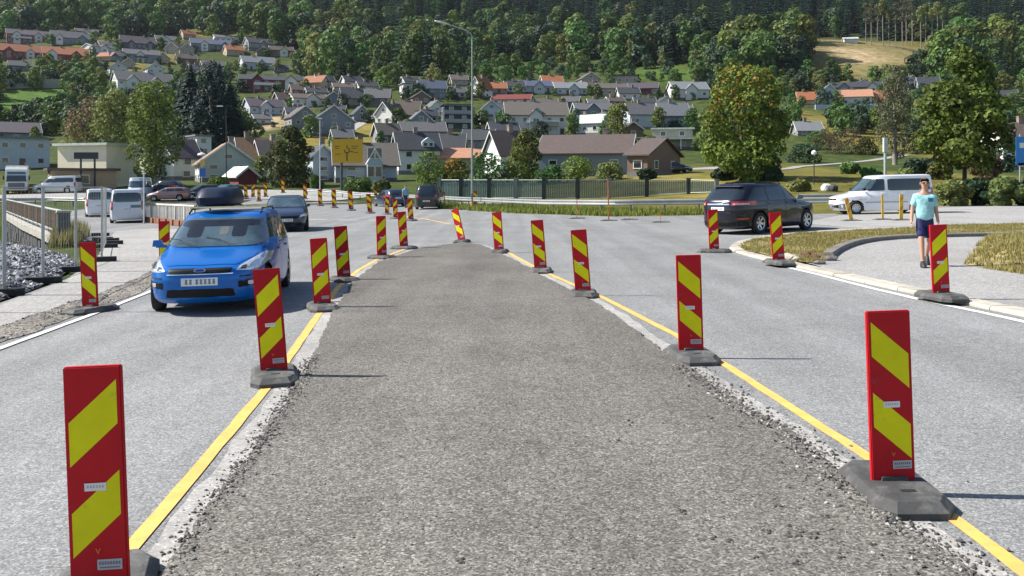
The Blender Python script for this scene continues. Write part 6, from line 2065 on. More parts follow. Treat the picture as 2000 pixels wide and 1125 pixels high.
# balconies and floor bands
t, W, D, HE, HR = by_label('dark flat roofed modern')
for f in (1, 2, 3):
    mb = MB(); mb.box((0, -.5, HE * f / 3 - .12), (W + .3, 1.1, .16)); mb.build('floor_slab', [WALLS['greyblue']], t)
    if f < 3:
        mb = MB(); mb.box((0, -1.0, HE * f / 3 + .45), (W + .2, .05, .9)); mb.build('balcony_glass', [WPANE2], t)
t, W, D, HE, HR = by_label('wide greybrown roof right')
for f in (0, 1):
    mb = MB(); mb.box((W * .08, -.7, HE * .5 * f + .95), (W * .55, .06, .8)); mb.build('balcony_front', [TRIM], t)
    mb = MB(); mb.box((W * .08, -.35, HE * .5 * f + .5), (W * .55, .7, .12)); mb.build('balcony_floor', [TRIM], t)
t, W, D, HE, HR = by_label('flat white carport')
mb = MB(); mb.box((0, -1.2, HE * .52), (W * 1.15, 2.4, .35)); mb.build('carport_roof', [ROOFS['pale']], t)
for s in (-1, -.3, .4, 1):
    mb = MB(); mb.box((s * W * .52, -2.2, HE * .25), (.18, .18, HE * .5)); mb.build('carport_post', [TRIM], t)
# dormers
for s in ('long white house with slate', 'small dormer right', 'wide greybrown roof right'):
    t, W, D, HE, HR = by_label(s)
    mb = MB(); dw = 2.2
    z0 = HE + .1
    pro = [(-dw / 2, z0), (dw / 2, z0), (dw / 2, z0 + 1.1), (0, z0 + 1.9), (-dw / 2, z0 + 1.1)]
    xo = W * .22 if 'slate' in s else 0
    vv = [(xo + a, y, z) for y in (.15, D * .45) for a, z in pro]
    mb.add(vv, [(0, 1, 2, 3, 4), (9, 8, 7, 6, 5)] + [(i, 5 + i, 5 + (i + 1) % 5, (i + 1) % 5) for i in range(5)])
    o = mb.build('dormer', [WALLS['bluewhite']], t); fix_normals(o.data)
    for k in (-.5, .5):
        o_ = link_mesh('window', window_mesh(.8, .8, TRIM, WPANE), o); o_.location = (xo + k, .10, z0 + .65)
# long retaining walls
def wall_thing(name, label, a_, b_, h, m_, cat='wall', th=.5):
    t = empty(name, label=label, cat=cat)
    pts = resample([a_, b_], 4)
    for p, q in zip(pts, pts[1:]):
        c = (p + q) / 2
        mb = MB(); mb.box((c.x, c.y, T(c.x, c.y) + h / 2 - .6), ((q - p).length - .04, th, h + 1.2), rz=math.atan2(q.y - p.y, q.x - p.x)); mb.build('panel', [m_], t)
wall_thing('retaining_wall', 'long grey retaining wall above the green meadow at upper left', P(-40, 174), P(122, 172), 3.6, CONC)
wall_thing('garden_wall', 'long white garden wall under the right hillside row', P(1592, 214), P(1722, 212), 1.6, WALLS['bluewhite'])

# ================================================================ VEGETATION
L_MID = leaf_mat('leaf_mid_green', (0.084, 0.150, 0.038), .36, .03)
L_YEL = leaf_mat('leaf_yellow_green', (0.115, 0.160, 0.032), .36, .03)
L_OLV = leaf_mat('leaf_olive', (0.15, 0.175, 0.055), .4, .03)
L_DRK = leaf_mat('leaf_dark_green', (0.030, 0.062, 0.030), .4, .03, trans=.2)
L_SPR = leaf_mat('needle_dark', (0.013, 0.032, 0.025), .5, .03, trans=.12)
L_GRY = leaf_mat('leaf_grey_green', (0.125, 0.135, 0.075), .4, .02)
L_ORG = leaf_mat('leaf_orange', (0.28, 0.13, 0.025), .4, .03)
L_MAP = leaf_mat('leaf_maple', (0.075, 0.125, 0.020), .5, .01, tip=(0.15, 0.20, 0.035))
L_BRN = leaf_mat('leaf_brownish', (.15, .12, .065), .4, .03)
BARK = mat('bark', (0.10, 0.085, 0.07), .9, var=.3, scale=6, bump=.4)
BARKP = mat('bark_pale', (0.22, 0.19, 0.165), .9, var=.3, scale=6, bump=.4)

def leaf_cloud(name, lobes, n_, leaf, mats, seed, jitter=.55, second=0.0, sec_z=0.5, aspect=1.0, up=.15, inner=.25):
    """n_ leaf clumps spread over the shells of the lobes (x, y, z, r, squash); one mesh"""
    r = random.Random(seed)
    wts = [l[3] ** 2 for l in lobes]
    tot = sum(wts); cum = []; a = 0
    for w_ in wts: a += w_ / tot; cum.append(a)
    zs = [l[2] for l in lobes]; zlo, zhi = min(zs), max(zs) + .01
    vs, fs, tint, mi = [], [], [], []
    ltint = [r.uniform(-.18, .18) for _ in lobes]
    tries = 0
    while len(fs) < n_ and tries < n_ * 6:
        tries += 1
        x = r.random()
        k = next((i for i, c in enumerate(cum) if x <= c), len(lobes) - 1)
        lx, ly, lz, lr, sq = lobes[k]
        while True:
            d = Vector((r.uniform(-1, 1), r.uniform(-1, 1), r.uniform(-1, 1)))
            if .05 < d.length < 1: break
        d.normalize()
        rad = lr * (1.10 - inner * r.random() ** 1.3)
        p = Vector((lx + d.x * rad, ly + d.y * rad, lz + d.z * rad * sq))
        bad = False
        for i, (ox, oy, oz, orr, osq) in enumerate(lobes):
            if i != k and (p.x - ox) ** 2 + (p.y - oy) ** 2 + ((p.z - oz) / osq) ** 2 < (orr * .72) ** 2:
                bad = True; break
        if bad: continue
        nn = (d + Vector((r.uniform(-1, 1), r.uniform(-1, 1), r.uniform(-1, 1))) * jitter + Vector((0, 0, up))).normalized()
        q = nn.to_track_quat('Z', 'Y')
        s = leaf * r.uniform(.55, 1.25)
        ang = r.uniform(0, 6.28)
        ca, sa = math.cos(ang), math.sin(ang)
        b = len(vs)
        for (cx, cy, cz) in ((-.5, 0, 0), (0, -.42 * aspect, .10), (.55, 0, 0), (0, .42 * aspect, .10)):
            vs.append(p + q @ Vector(((cx * ca - cy * sa) * s, (cx * sa + cy * ca) * s, cz * s)))
        fs.append((b, b + 1, b + 2, b + 3))
        tint.append(max(0, min(1, .5 + ltint[k] + r.uniform(-.42, .42))))
        mi.append(1 if second and r.random() < second * smooth(zlo + (zhi - zlo) * sec_z, zhi, p.z) * (1.6 if d.x < 0.2 else .5) else 0)
    me = bpy.data.meshes.new(name)
    me.from_pydata([tuple(v_) for v_ in vs], [], fs)
    at = me.attributes.new('tint', 'FLOAT', 'FACE')
    at.data.foreach_set('value', tint)
    for m_ in mats: me.materials.append(m_)
    me.polygons.foreach_set('material_index', mi)
    return me

def round_lobes(seed, w, h, z0, n_, rmin, rmax, squash=.85, shape=1.0):
    """lobes filling an egg of width w from z0 to h"""
    r = random.Random(seed)
    out = [(0, 0, (z0 + h) / 2, min(w, h - z0) * .30, squash)]
    while len(out) < n_:
        t = r.random()
        z = z0 + (h - z0) * t
        wr = (w / 2) * (math.sin(math.pi * (t * .82 + .13)) ** .7) * (1 - (1 - shape) * t)
        lr = r.uniform(rmin, rmax)
        a = r.uniform(0, 6.28)
        rr = max(0, wr - lr * .7) * math.sqrt(r.uniform(.35, 1))
        z = min(z, h - lr * squash); z = max(z, z0 + lr * squash * .6)
        out.append((rr * math.cos(a), rr * math.sin(a), z, lr, squash))
    return out

def stray_lobes(seed, lobes, n_, r0, r1):
    """small sprays that break the outline"""
    r = random.Random(seed)
    zs = [l[2] for l in lobes]; zc = (min(zs) + max(zs)) / 2
    out = []
    for _ in range(n_):
        x, y, z, lr, sq = r.choice(lobes[1:])
        d = Vector((x, y, (z - zc) * .8)).normalized()
        k = lr * r.uniform(.75, 1.25)
        out.append((x + d.x * k, y + d.y * k, z + d.z * k, r.uniform(r0, r1), .9))
    return lobes + out

def trunk_mesh(name, h, r0, lobes, seed, m_=BARK, limbs=7):
    r = random.Random(seed)
    mb = MB()
    top = h
    pts = [(0, 0, -.6)] + [(r.uniform(-.03, .03) * h * .3, r.uniform(-.03, .03) * h * .3, top * k / 4) for k in range(1, 5)]
    mb.path(pts, [r0 * 1.25, r0, r0 * .8, r0 * .55, r0 * .25], 8)
    for l in r.sample(lobes, min(limbs, len(lobes))):
        zs = max(h * .15, min(h * .8, l[2] - math.hypot(l[0], l[1]) * .9))
        a = Vector((0, 0, zs)); b = Vector(l[:3])
        mid = a.lerp(b, .5) + Vector((0, 0, -.05 * h * .3))
        mb.path([a, mid, b], [r0 * .45, r0 * .3, r0 * .1], 6)
    return mb.mesh(name, [m_], angle=60)

def spruce_mesh(name, h, w, tiers, per, seed, m_, z0=.06, droop=.35):
    r = random.Random(seed)
    vs, fs, tint = [], [], []
    for i in range(tiers):
        t = i / (tiers - 1)
        z = h * (z0 + (1 - z0) * t ** .92)
        rad = (w / 2) * (1 - t) ** .85 * r.uniform(.82, 1.12) + .02 * w
        k = max(4, int(per * (1 - t * .6)))
        a0 = r.uniform(0, 6.28)
        for j in range(k):
            a = a0 + 6.283 * j / k + r.uniform(-.25, .25)
            L = rad * r.uniform(.7, 1.15)
            wd_ = max(.05 * w, L * .42)
            ca, sa = math.cos(a), math.sin(a)
            dz = -L * droop * r.uniform(.6, 1.3)
            p0 = Vector((0, 0, z)); tip = Vector((ca * L, sa * L, z + dz))
            side = Vector((-sa, ca, 0)) * wd_ * .5
            m1 = p0.lerp(tip, .55) + side + Vector((0, 0, -.12 * wd_)); m2 = p0.lerp(tip, .55) - side + Vector((0, 0, -.12 * wd_))
            mu = p0.lerp(tip, .5) + Vector((0, 0, .12 * wd_))
            b = len(vs)
            vs += [p0, m1, tip, m2, mu]
            fs += [(b, b + 1, b + 4), (b + 1, b + 2, b + 4), (b + 2, b + 3, b + 4), (b + 3, b, b + 4)]
            q = max(0, min(1, r.gauss(.5, .25)))
            tint += [q] * 4
    me = bpy.data.meshes.new(name)
    me.from_pydata([tuple(v_) for v_ in vs], [], fs)
    at = me.attributes.new('tint', 'FLOAT', 'FACE'); at.data.foreach_set('value', tint)
    me.materials.append(m_)
    return me

def plant(name, label, cat, u, vb, crown, trunk=None, group=None, s=1.0, rz=None, sink=0.0, sc=None, crown_name='crown'):
    p = P(u, vb)
    t = empty(name, p - Vector((0, 0, sink)), RND.uniform(0, 6.28) if rz is None else rz, label, cat, group)
    t.scale = sc or (s, s, s)
    link_mesh(crown_name, crown, t)
    if trunk is not None: link_mesh('trunk', trunk, t)
    return t

def big_tree(name, label, u, vb, vt, wpx, mats, n_, leaf, seed, z0=.22, nl=34, rr=(.09, .16), sq=.85, bark=BARK, r0=.022, second=0, sec_z=.5, shape=1.0, jitter=.6, uoff=0, inner=.3, cat='tree', aspect=1.0, limbs=9):
    p = P(u, vb); q = FPX / p.y
    h = (vb - vt) / q; w = wpx / q
    lob = round_lobes(seed, w, h, h * z0, nl, w * rr[0], w * rr[1], sq, shape)
    if cat == 'tree': lob = stray_lobes(seed, lob, nl // 2, w * .03, w * .065)
    cr = leaf_cloud(name + '_crown', lob, n_, leaf, mats, seed, jitter=jitter, second=second, sec_z=sec_z, inner=inner, aspect=aspect)
    tr = trunk_mesh(name + '_trunk', h * .8, h * r0, lob, seed, bark, limbs)
    return plant(name, label, cat, u, vb, cr, tr, rz=0)

big_tree('maple_tree', 'big maple with yellow and orange tinged crown before the right meadow', 1448, 352, 126, 218, [L_MAP, L_ORG], 12000, .35, 21, z0=.06, nl=52, rr=(.075, .16), second=.16, sec_z=.2, sq=.9, shape=.6, jitter=.75, inner=.35)
big_tree('lime_tree', 'large bright green tree with visible trunk behind the walking man', 1884, 362, 100, 214, [leaf_mat('leaf_lime', (.09, .14, .022), .5, .01, tip=(.14, .21, .04))], 8000, .43, 33, z0=.16, nl=64, rr=(.075, .14), sq=.75, shape=.5, jitter=.7, inner=.45, r0=.020, bark=mat('bark_dark', (.035, .03, .026), .9, var=.3))
big_tree('willow_tree', 'thin grey green tree left of the large bright tree', 1748, 322, 128, 82, [L_GRY], 5000, .34, 35, z0=.1, nl=40, rr=(.10, .2), sq=1.5, jitter=.9, inner=.5, bark=BARKP)
big_tree('birch_tree', 'brownish olive birch behind the black sign board', 168, 360, 188, 98, [L_OLV, L_BRN], 3000, .36, 36, z0=.2, nl=34, rr=(.12, .2), sq=1.2, second=.7, sec_z=.0, jitter=.8, inner=.5, bark=BARKP)
big_tree('birch_tree', 'olive birch between the brownish one and the tallest', 222, 362, 176, 86, [L_OLV], 3200, .36, 37, z0=.15, nl=34, rr=(.12, .2), sq=1.3, jitter=.8, inner=.5, bark=BARKP)
big_tree('birch_tree', 'tallest olive green birch above the pale van', 302, 366, 160, 118, [leaf_mat('leaf_birch', (.125, .18, .04), .4, .02)], 5200, .36, 38, z0=.12, nl=44, rr=(.11, .18), sq=1.2, jitter=.8, inner=.5, bark=BARKP)
big_tree('garden_tree', 'round sunlit tree left of the tall dark lamp post', 384, 292, 226, 92, [L_YEL], 1500, .55, 39, nl=18, rr=(.14, .24))
big_tree('garden_tree', 'round dark edged tree right of the tall dark lamp post', 478, 290, 230, 72, [L_MID], 1300, .55, 40, nl=16, rr=(.15, .25))
big_tree('conical_tree', 'bushy conical tree with pale left side in front of the grey roofed house', 566, 364, 246, 118, [leaf_mat('leaf_conical', (.08, .10, .03), .6, .01)], 5200, .34, 41, z0=.03, nl=40, rr=(.11, .18), shape=.35, jitter=.7, r0=.02)
big_tree('bright_bush', 'bright yellow green round tree above the long brown house', 1206, 272, 203, 64, [L_YEL], 1700, .5, 42, z0=.05, nl=18, rr=(.14, .24))
big_tree('garden_tree', 'yellow green upright tree at the left end of the long brown house', 1028, 350, 254, 58, [leaf_mat('leaf_upright', (.11, .14, .03), .4, .02)], 2600, .34, 43, z0=.05, nl=26, rr=(.14, .24), sq=1.2)
for i, (u, vb, vt, w_, m_, lb) in enumerate(((838, 362, 296, 74, L_YEL, 'leftmost green shrub behind the screen fence'), (893, 362, 310, 66, L_OLV, 'orange tipped shrub left of the street lamp foot'), (952, 362, 298, 86, L_MID, 'wide green shrub right of the street lamp'),
                                       (1010, 360, 288, 60, L_YEL, 'yellow green shrub before the upright tree'), (1075, 356, 322, 66, L_MID, 'low green shrub before the left windows of the long brown house'), (1125, 352, 306, 82, L_YEL, 'sunlit shrub before the middle of the long brown house'),
                                       (1190, 352, 318, 56, L_OLV, 'small shrub before the right windows of the long brown house'), (1262, 350, 330, 40, L_DRK, 'dark low shrub left of the parked cars'), (430, 372, 346, 50, L_YEL, 'fresh green shrub under the pale mint gable'),
                                       (700, 372, 346, 64, L_MID, 'low shrub under the pale house right of the sign'), (745, 374, 352, 40, L_OLV, 'small shrub right of the sign post'), (615, 372, 342, 34, L_MID, 'small shrub left of the sign post'))):
    big_tree('shrub', lb, u, vb, vt, w_, [m_, L_ORG], 1500, .30, 60 + i, z0=.0, nl=20, rr=(.13, .22), second=.5 if 'orange' in lb else 0, sec_z=.0, cat='shrub', jitter=.8, r0=.015)
for i, (u, vb, vt, w_, m_, lb) in enumerate(((1500, 352, 326, 60, L_DRK, 'dark bush at the right foot of the maple'), (1412, 352, 330, 44, L_DRK, 'dark bush at the left foot of the maple'), (1556, 372, 352, 50, L_OLV, 'low bush on the lawn behind the dark off-roader'), (1700, 348, 328, 46, L_MID, 'round bush on the meadow left of the pale square post'), (1770, 352, 330, 44, L_OLV, 'bush behind the roof of the white van'))):
    big_tree('bush', lb, u, vb, vt, w_, [m_], 1200, .32, 150 + i, z0=.0, nl=16, rr=(.14, .2), cat='bush', jitter=.8, r0=.012)
for i, (u, vb, vt, w_, m_, lb) in enumerate(((1862, 402, 352, 66, L_OLV, 'left end bush of the hedge behind the walking man'), (1910, 401, 350, 72, L_DRK, 'dark middle bush of the hedge below the large tree'), (1962, 402, 348, 76, L_OLV, 'hedge bush left of the litter bin'), (2020, 402, 346, 76, L_DRK, 'hedge bush beyond the blue sign'),
                                       (1640, 300, 248, 92, L_BRN, 'grey brown thicket on the dry slope'), (1600, 292, 256, 60, L_MID, 'green bush right of the maple on the slope'), (1690, 302, 268, 50, L_OLV, 'olive bush on the dry slope'), (1570, 318, 282, 70, L_DRK, 'dark bush right of the maple foot'),
                                       (1660, 340, 318, 40, L_MID, 'small bush on the meadow below the path'), (1800, 345, 310, 70, L_DRK, 'dark bush below the grey green tree'), (1835, 350, 318, 60, L_OLV, 'olive bush left of the large tree trunk'), (1925, 352, 300, 66, L_BRN, 'brownish bush right of the large tree trunk'),
                                       (1790, 300, 235, 62, L_DRK, 'dark tree behind the left of the large bright tree'), (1940, 290, 200, 90, L_DRK, 'dark tree behind the right of the large bright tree'), (1660, 240, 208, 90, L_MID, 'green bushes under the white garden wall'), (1735, 236, 210, 60, L_MID, 'green bush right under the white garden wall'))):
    big_tree('bush', lb, u, vb, vt, w_, [m_], 1700, .34, 90 + i, z0=.0, nl=20, rr=(.13, .2), cat='bush', jitter=.8, r0=.012)

big_tree('dark_tree', 'broad dark rounded conifer behind the dark spruce clump', 412, 300, 122, 118, [L_SPR], 5200, .5, 44, z0=.02, nl=40, rr=(.11, .18), sq=1.2, jitter=.6)
# dark spruces left of centre
for i, (u, vb, vt, w_) in enumerate(((372, 290, 124, 112), (410, 296, 136, 124), (448, 294, 156, 92), (352, 286, 158, 74), (428, 288, 122, 100))):
    p = P(u, vb); q = FPX / p.y
    cr = spruce_mesh('spruce_crown', (vb - vt) / q, w_ / q, 56, 30, 200 + i, L_SPR, z0=.02, droop=.5)
    mb = MB(); mb.tube((0, 0, -.5), (0, 0, (vb - vt) / q * .9), .28, .05); tr = mb.mesh('trunk', [BARK])
    plant('spruce_tree', ['left front spruce of the dark clump', 'middle front spruce of the dark clump left of centre', 'right front spruce of the dark clump', 'small leftmost spruce of the dark clump', 'tall rear spruce of the dark clump'][i], 'tree', u, vb, cr, tr, group='dark spruces above the pale gables')

# ---- hillside trees ---------------------------------------------------------------
DEC = []
for i in range(8):
    w, h = RND.uniform(6.5, 9.5), RND.uniform(8, 11.5)
    lob = round_lobes(300 + i, w, h, h * .06, 13, w * .15, w * .25)
    m_ = [L_MID, L_MID, L_YEL, L_MID, L_OLV, L_DRK, L_MID, L_DRK][i]
    DEC.append((leaf_cloud('crown', lob, 620, .95, [m_], 300 + i, jitter=.32), trunk_mesh('trunk', h * .7, .22, lob, i, BARK, 4), h))
SPR = []
for i in range(4):
    h = RND.uniform(14, 19)
    mb = MB(); mb.tube((0, 0, -.5), (0, 0, h * .9), .2, .04)
    SPR.append((spruce_mesh('crown', h, h * RND.uniform(.26, .34), 22, 11, 400 + i, [L_SPR, L_SPR, L_DRK, L_SPR][i]), mb.mesh('trunk', [BARK]), h))
PIN = []
for i in range(3):
    h = RND.uniform(17, 21)
    lob = round_lobes(500 + i, 4.2, h, h * .55, 14, .7, 1.3, .8)
    mb = MB(); mb.path([(0, 0, -1), (.2, 0, h * .5), (0, .1, h * .95)], [.26, .2, .06], 8)
    for k in range(9):
        z = h * RND.uniform(.25, .6); a = RND.uniform(0, 6.28)
        mb.tube((.1, 0, z), (math.cos(a) * 1.4, math.sin(a) * 1.4, z - .2), .04, .01, n=4)
    PIN.append((leaf_cloud('crown', lob, 420, .7, [L_GRY if i else L_OLV], 500 + i, jitter=.9, inner=.6), mb.mesh('trunk', [BARKP]), h))

def clear_of_houses(u, vb, hpx, wpx):
    for a, b_, t_, bb_ in HOUSE_RECTS:
        if u + wpx / 2 > a + 2 and u - wpx / 2 < b_ - 2 and vb > t_ and vb - hpx < bb_ - 2:
            if vb - hpx < bb_ - (bb_ - t_) * (.6 if u < 620 and vb < 195 else .38) and vb > bb_ - 5: return False      # would hide more than the foot of the house
            if vb <= bb_ - 5 and vb > t_ + (bb_ - t_) * .35 and a + 4 < u < b_ - 4: return False   # would stand inside it
    return True
NOGO = [(1580, 1860, 80, 140), (0, 125, 176, 236), (225, 320, 104, 136), (640, 770, 215, 285), (1560, 1760, 120, 150), (940, 1020, 118, 140)]
def forest_kind(u, v, rr):
    edge = 92 + 26 * noise.noise((u * .006, 3.1, 0)) + (18 if u > 1150 else 0) - (52 if u < 600 else 0)
    if v < edge - 26: return 'S' if rr < .86 else 'D'
    if v < edge: return 'S' if rr < .45 else 'D'
    return 'S' if rr < .06 else 'D'
spots = []
v = 262.0
while v > -95:
    step_v = 8.5
    u = -40 + RND.uniform(0, 20)
    while u < 2040:
        uu = u + RND.uniform(-7, 7); vv_ = v + RND.uniform(-5, 5)
        wild = vv_ < 128 + 14 * noise.noise((uu * .01, 7, 2)) + (22 if 560 < uu < 900 or uu > 1380 else 0)
        dens = .95 if wild else .85 if uu < 620 else .62
        if not wild and 560 < uu < 1560 and vv_ > 190: dens = .6
        if RND.random() < dens and not any(a < uu < b_ and c_ < vv_ < d_ for a, b_, c_, d_ in NOGO):
            p = P(uu, vv_); q = FPX / p.y
            kd = forest_kind(uu, vv_, RND.random())
            if kd == 'S': i = RND.randrange(4); h = SPR[i][2] * (s_ := RND.uniform(1.25, 2.0)); w = h * .3
            else:
                i = RND.randrange(8); s_ = RND.uniform(1.15, 2.15) if wild else RND.uniform(.35, .95); h = DEC[i][2] * s_; w = h * .85
            if not wild and kd == 'S': s_ *= .6; h *= .6; w *= .6
            if clear_of_houses(uu, vv_, h * q, w * q):
                spots.append((p, kd, i, s_, q * h, uu, vv_))
        u += 22 if wild else 17
    v -= step_v
# pines with bare stems on the knoll
for u in range(1688, 1850, 12):
    uu = u + RND.uniform(-3, 3); vb = 84 + RND.uniform(-7, 6) + (u - 1690) * .06
    k = RND.randrange(3)
    p = P(uu, vb)
    plant('pine_tree', 'tall thin pine with bare pale stem above the sandy bank', 'tree', uu, vb, PIN[k][0], PIN[k][1], group='bare stemmed pines on the knoll', s=RND.uniform(.85, 1.15) * (84 / FPX * p.y) / PIN[k][2])
spots.sort(key=lambda s: -s[6])
near, rest = spots[:285], spots[285:]
DEC_WORD = ['mid green', 'fresh green', 'yellow green', 'plain green', 'olive', 'dark green', 'broad green', 'deep green']
def near_label(kd, i, s_, uu, vv_):
    best = min(HOUSE_RECTS, key=lambda r: ((r[0] + r[1]) / 2 - uu) ** 2 + 3 * (r[3] - vv_) ** 2)
    hl = HS[HOUSE_RECTS.index(best)][1]
    cx = (best[0] + best[1]) / 2
    rel = 'left of the' if uu < best[0] else 'right of the' if uu > best[1] else 'above the' if vv_ < best[3] else 'below the'
    what = 'spruce' if kd == 'S' else DEC_WORD[i] + (' bush' if s_ < .6 else ' tree')
    return what + ' ' + rel + ' ' + hl
def rank_twins(labs, xs):
    out = list(labs)
    for l in set(labs):
        ix = sorted([k for k, q in enumerate(labs) if q == l], key=lambda k: xs[k])
        words = {2: ('left', 'right'), 3: ('left', 'middle', 'right')}.get(len(ix))
        if words:
            for k, w_ in zip(ix, words): out[k] = w_ + ' ' + l
    return out
labs = [near_label(kd, i, s_, uu, vv_) for p, kd, i, s_, hp, uu, vv_ in near]
labs = rank_twins(labs, [s[5] for s in near])
for (p, kd, i, s_, hp, uu, vv_), nl_ in zip(near, labs):
    src = SPR if kd == 'S' else DEC
    if kd == 'S': lb, nm, g = 'dark spruce standing among the hillside houses and woods', 'spruce_tree', 'spruces scattered on the hillside'
    else: lb, nm, g = 'leafy tree on the built up hillside among the houses', 'leafy_tree', 'leafy trees among the hillside houses'
    if labs.count(nl_) == 1 and len(nl_.split()) <= 16: lb = nl_
    t = empty(nm, p - Vector((0, 0, .3)), RND.uniform(0, 6.28), lb, 'tree', g)
    t.scale = (s_ * RND.uniform(.9, 1.15), s_ * RND.uniform(.9, 1.15), s_)
    link_mesh('crown', src[i][0], t); link_mesh('trunk', src[i][1], t)

# bushes round the feet of the houses
for (nm, lb, u0, u1, vb, *_), r_ in zip(HS, HOUSE_RECTS):
    if nm in ('modern_block', 'long_brown_house', 'brown_wing', 'pale_house', 'slate_house', 'white_hut', 'cream_hall', 'ochre_shed', 'brown_shed', 'office_block', 'salmon_house', 'gabled_house', 'cream_house', 'tall_gabled_house'): continue
    hp = r_[3] - r_[2]
    for side in ('left', 'right') if u1 - u0 < 60 else ('left', 'middle', 'right'):
        if RND.random() < .12: continue
        uu = {'left': u0 + RND.uniform(-8, 6), 'right': u1 + RND.uniform(-6, 8), 'middle': (u0 + u1) / 2 + RND.uniform(-9, 9)}[side]
        vv_ = vb + RND.uniform(0, 5)
        p = P(uu, vv_); i = RND.randrange(8)
        hpx = hp * (RND.uniform(.5, .95) if side != 'middle' else RND.uniform(.3, .5))
        s_ = hpx / FPX * p.y / DEC[i][2]
        bl = ('garden bush at the %s foot of the ' % side) + lb
        if len(bl.split()) > 16: bl = ('bush at %s foot of ' % side) + lb
        if len(bl.split()) > 16: continue
        t = empty('garden_bush', p - Vector((0, 0, .2)), RND.uniform(0, 6.28), bl, 'bush', 'garden bushes at the house feet')
        t.scale = (s_ * RND.uniform(.9, 1.3), s_ * RND.uniform(.9, 1.3), s_)
        link_mesh('crown', DEC[i][0], t)
        link_mesh('trunk', DEC[i][1], t)

# the wood above: one mass
wc = bpy.data.collections.new('woodland_kinds')
kinds = []
for j, (cr, tr, h) in enumerate(DEC + SPR):
    me = cr.copy(); me.name = 'wood_kind_%02d' % j
    o = bpy.data.objects.new('wood_kind_%02d' % j, me); wc.objects.link(o)
me = bpy.data.meshes.new('woodland')
me.from_pydata([tuple(s[0] - Vector((0, 0, .4))) for s in rest], [], [])
for nm, ty, vals in (('kind', 'INT', [s[2] + (8 if s[1] == 'S' else 0) for s in rest]), ('size', 'FLOAT', [s[3] for s in rest]), ('turn', 'FLOAT', [RND.uniform(0, 6.28) for s in rest])):
    at = me.attributes.new(nm, ty, 'POINT'); at.data.foreach_set('value', vals)
wood = link_mesh('woodland', me)
tag(wood, 'dense mixed forest of dark spruces and leafy trees covering the upper hillside', 'forest', kind='stuff')
ng = bpy.data.node_groups.new('woodland_nodes', 'GeometryNodeTree')
ng.interface.new_socket('Geometry', in_out='INPUT', socket_type='NodeSocketGeometry')
ng.interface.new_socket('Geometry', in_out='OUTPUT', socket_type='NodeSocketGeometry')
gi = ng.nodes.new('NodeGroupInput'); go = ng.nodes.new('NodeGroupOutput')
iop = ng.nodes.new('GeometryNodeInstanceOnPoints')
ci = ng.nodes.new('GeometryNodeCollectionInfo'); ci.inputs[0].default_value = wc; ci.inputs['Separate Children'].default_value = True; ci.inputs['Reset Children'].default_value = True
def named(nm, ty):
    x = ng.nodes.new('GeometryNodeInputNamedAttribute'); x.data_type = ty; x.inputs[0].default_value = nm
    return next(o_ for o_ in x.outputs if o_.enabled and o_.name == 'Attribute')
ng.links.new(gi.outputs[0], iop.inputs['Points'])
ng.links.new(ci.outputs[0], iop.inputs['Instance'])
iop.inputs['Pick Instance'].default_value = True
ng.links.new(named('kind', 'INT'), iop.inputs['Instance Index'])
cx = ng.nodes.new('ShaderNodeCombineXYZ'); ng.links.new(named('turn', 'FLOAT'), cx.inputs[2])
e2r = ng.nodes.new('FunctionNodeEulerToRotation'); ng.links.new(cx.outputs[0], e2r.inputs[0])
ng.links.new(e2r.outputs[0], iop.inputs['Rotation'])
cs = ng.nodes.new('ShaderNodeCombineXYZ')
sz = named('size', 'FLOAT')
for k in range(3): ng.links.new(sz, cs.inputs[k])
ng.links.new(cs.outputs[0], iop.inputs['Scale'])
ng.links.new(iop.outputs[0], go.inputs[0])
md = wood.modifiers.new('trees', 'NODES'); md.node_group = ng
print('trees', len(near), len(rest))

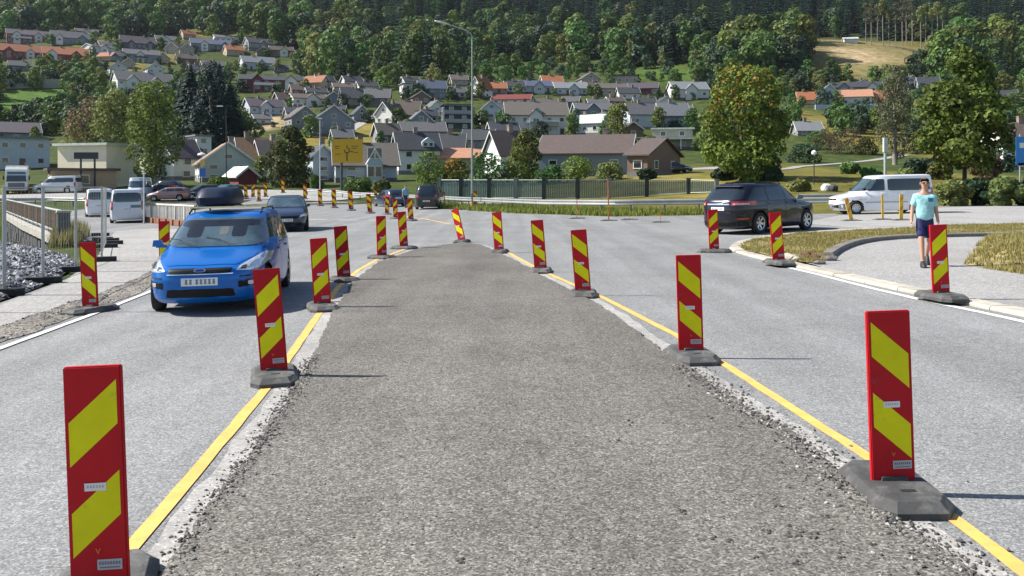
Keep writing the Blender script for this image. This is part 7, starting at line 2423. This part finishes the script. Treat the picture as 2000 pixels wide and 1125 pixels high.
# ---- grass blades ------------------------------------------------------------------
def blades(name, pts, hmin, hmax, m_, seed, w=.012, lean=.5):
    r = random.Random(seed)
    vs, fs, tint = [], [], []
    for p in pts:
        k = r.randrange(2, 5)
        for _ in range(k):
            a = r.uniform(0, 6.28); h = r.uniform(hmin, hmax); l = r.uniform(0, lean) * h
            b = Vector(p) + Vector((r.uniform(-.03, .03), r.uniform(-.03, .03), -.01))
            c, s = math.cos(a), math.sin(a)
            i = len(vs)
            ww = w * r.uniform(.6, 1.3)
            vs += [b + Vector((-s * ww, c * ww, 0)), b + Vector((s * ww, -c * ww, 0)), b + Vector((c * l, s * l, h))]
            fs.append((i, i + 1, i + 2)); tint.append(r.random())
    me = bpy.data.meshes.new(name); me.from_pydata([tuple(v_) for v_ in vs], [], fs)
    at = me.attributes.new('tint', 'FLOAT', 'FACE'); at.data.foreach_set('value', tint)
    me.materials.append(m_)
    o = link_mesh(name, me); o['kind'] = 'stuff'
    return o
DRYL = leaf_mat('grass_dry', (.46, .36, .15), .35, .0, trans=.3, tip=(.27, .26, .08))
GRNL = leaf_mat('grass_green', (.18, .21, .04), .5, .0, trans=.3)
def scatter(poly, n_, zf):
    xs = [p[0] for p in poly]; ys = [p[1] for p in poly]; out = []
    while len(out) < n_:
        x, y = RND.uniform(min(xs), max(xs)), RND.uniform(min(ys), max(ys))
        if in_poly(x, y, poly) and noise.noise((x * .9, y * .9, 4)) > RND.uniform(-.7, .35): out.append((x, y, zf(x, y)))
    return out
blades('dry_grass', scatter(isl, 15000, lambda x, y: T(x, y) + .055), .025, .095, DRYL, 1)
blades('mound_grass', scatter(mound, 8000, zmound), .04, .14, DRYL, 2)
strip = xy((860, 408), (1000, 417), (1200, 423), (1400, 419), (1400, 412), (1200, 410), (1000, 403), (860, 398))
blades('verge_grass', scatter(strip, 5000, T), .12, .38, GRNL, 3, w=.03)
weeds = xy((95, 485), (150, 480), (175, 462), (150, 452), (110, 462))
blades('weeds', scatter(weeds, 900, T), .2, .7, leaf_mat('weed_pale', (.19, .17, .07), .5, .0), 4, w=.03)
lawn = xy((-30, 500), (40, 490), (40, 478), (-30, 480))
blades('grass_tuft', scatter(lawn, 1200, T), .1, .3, GRNL, 5, w=.02)

# ---- summer air -------------------------------------------------------------------
mb = MB()
mb.box((0, 640, 170), (3200, 1500, 360))
hz = mb.build('haze', None); hz['kind'] = 'stuff'
m, n, b = new_mat('haze_air')
n.nodes.remove(b)
pv = node(n, 'ShaderNodeVolumePrincipled')
pv.inputs['Color'].default_value = (0.80, 0.88, 1.0, 1)
pv.inputs['Density'].default_value = HAZE
pv.inputs['Anisotropy'].default_value = 0.2
n.links.new(pv.outputs[0], n.nodes['Material Output'].inputs['Volume'])
hz.data.materials.append(m)
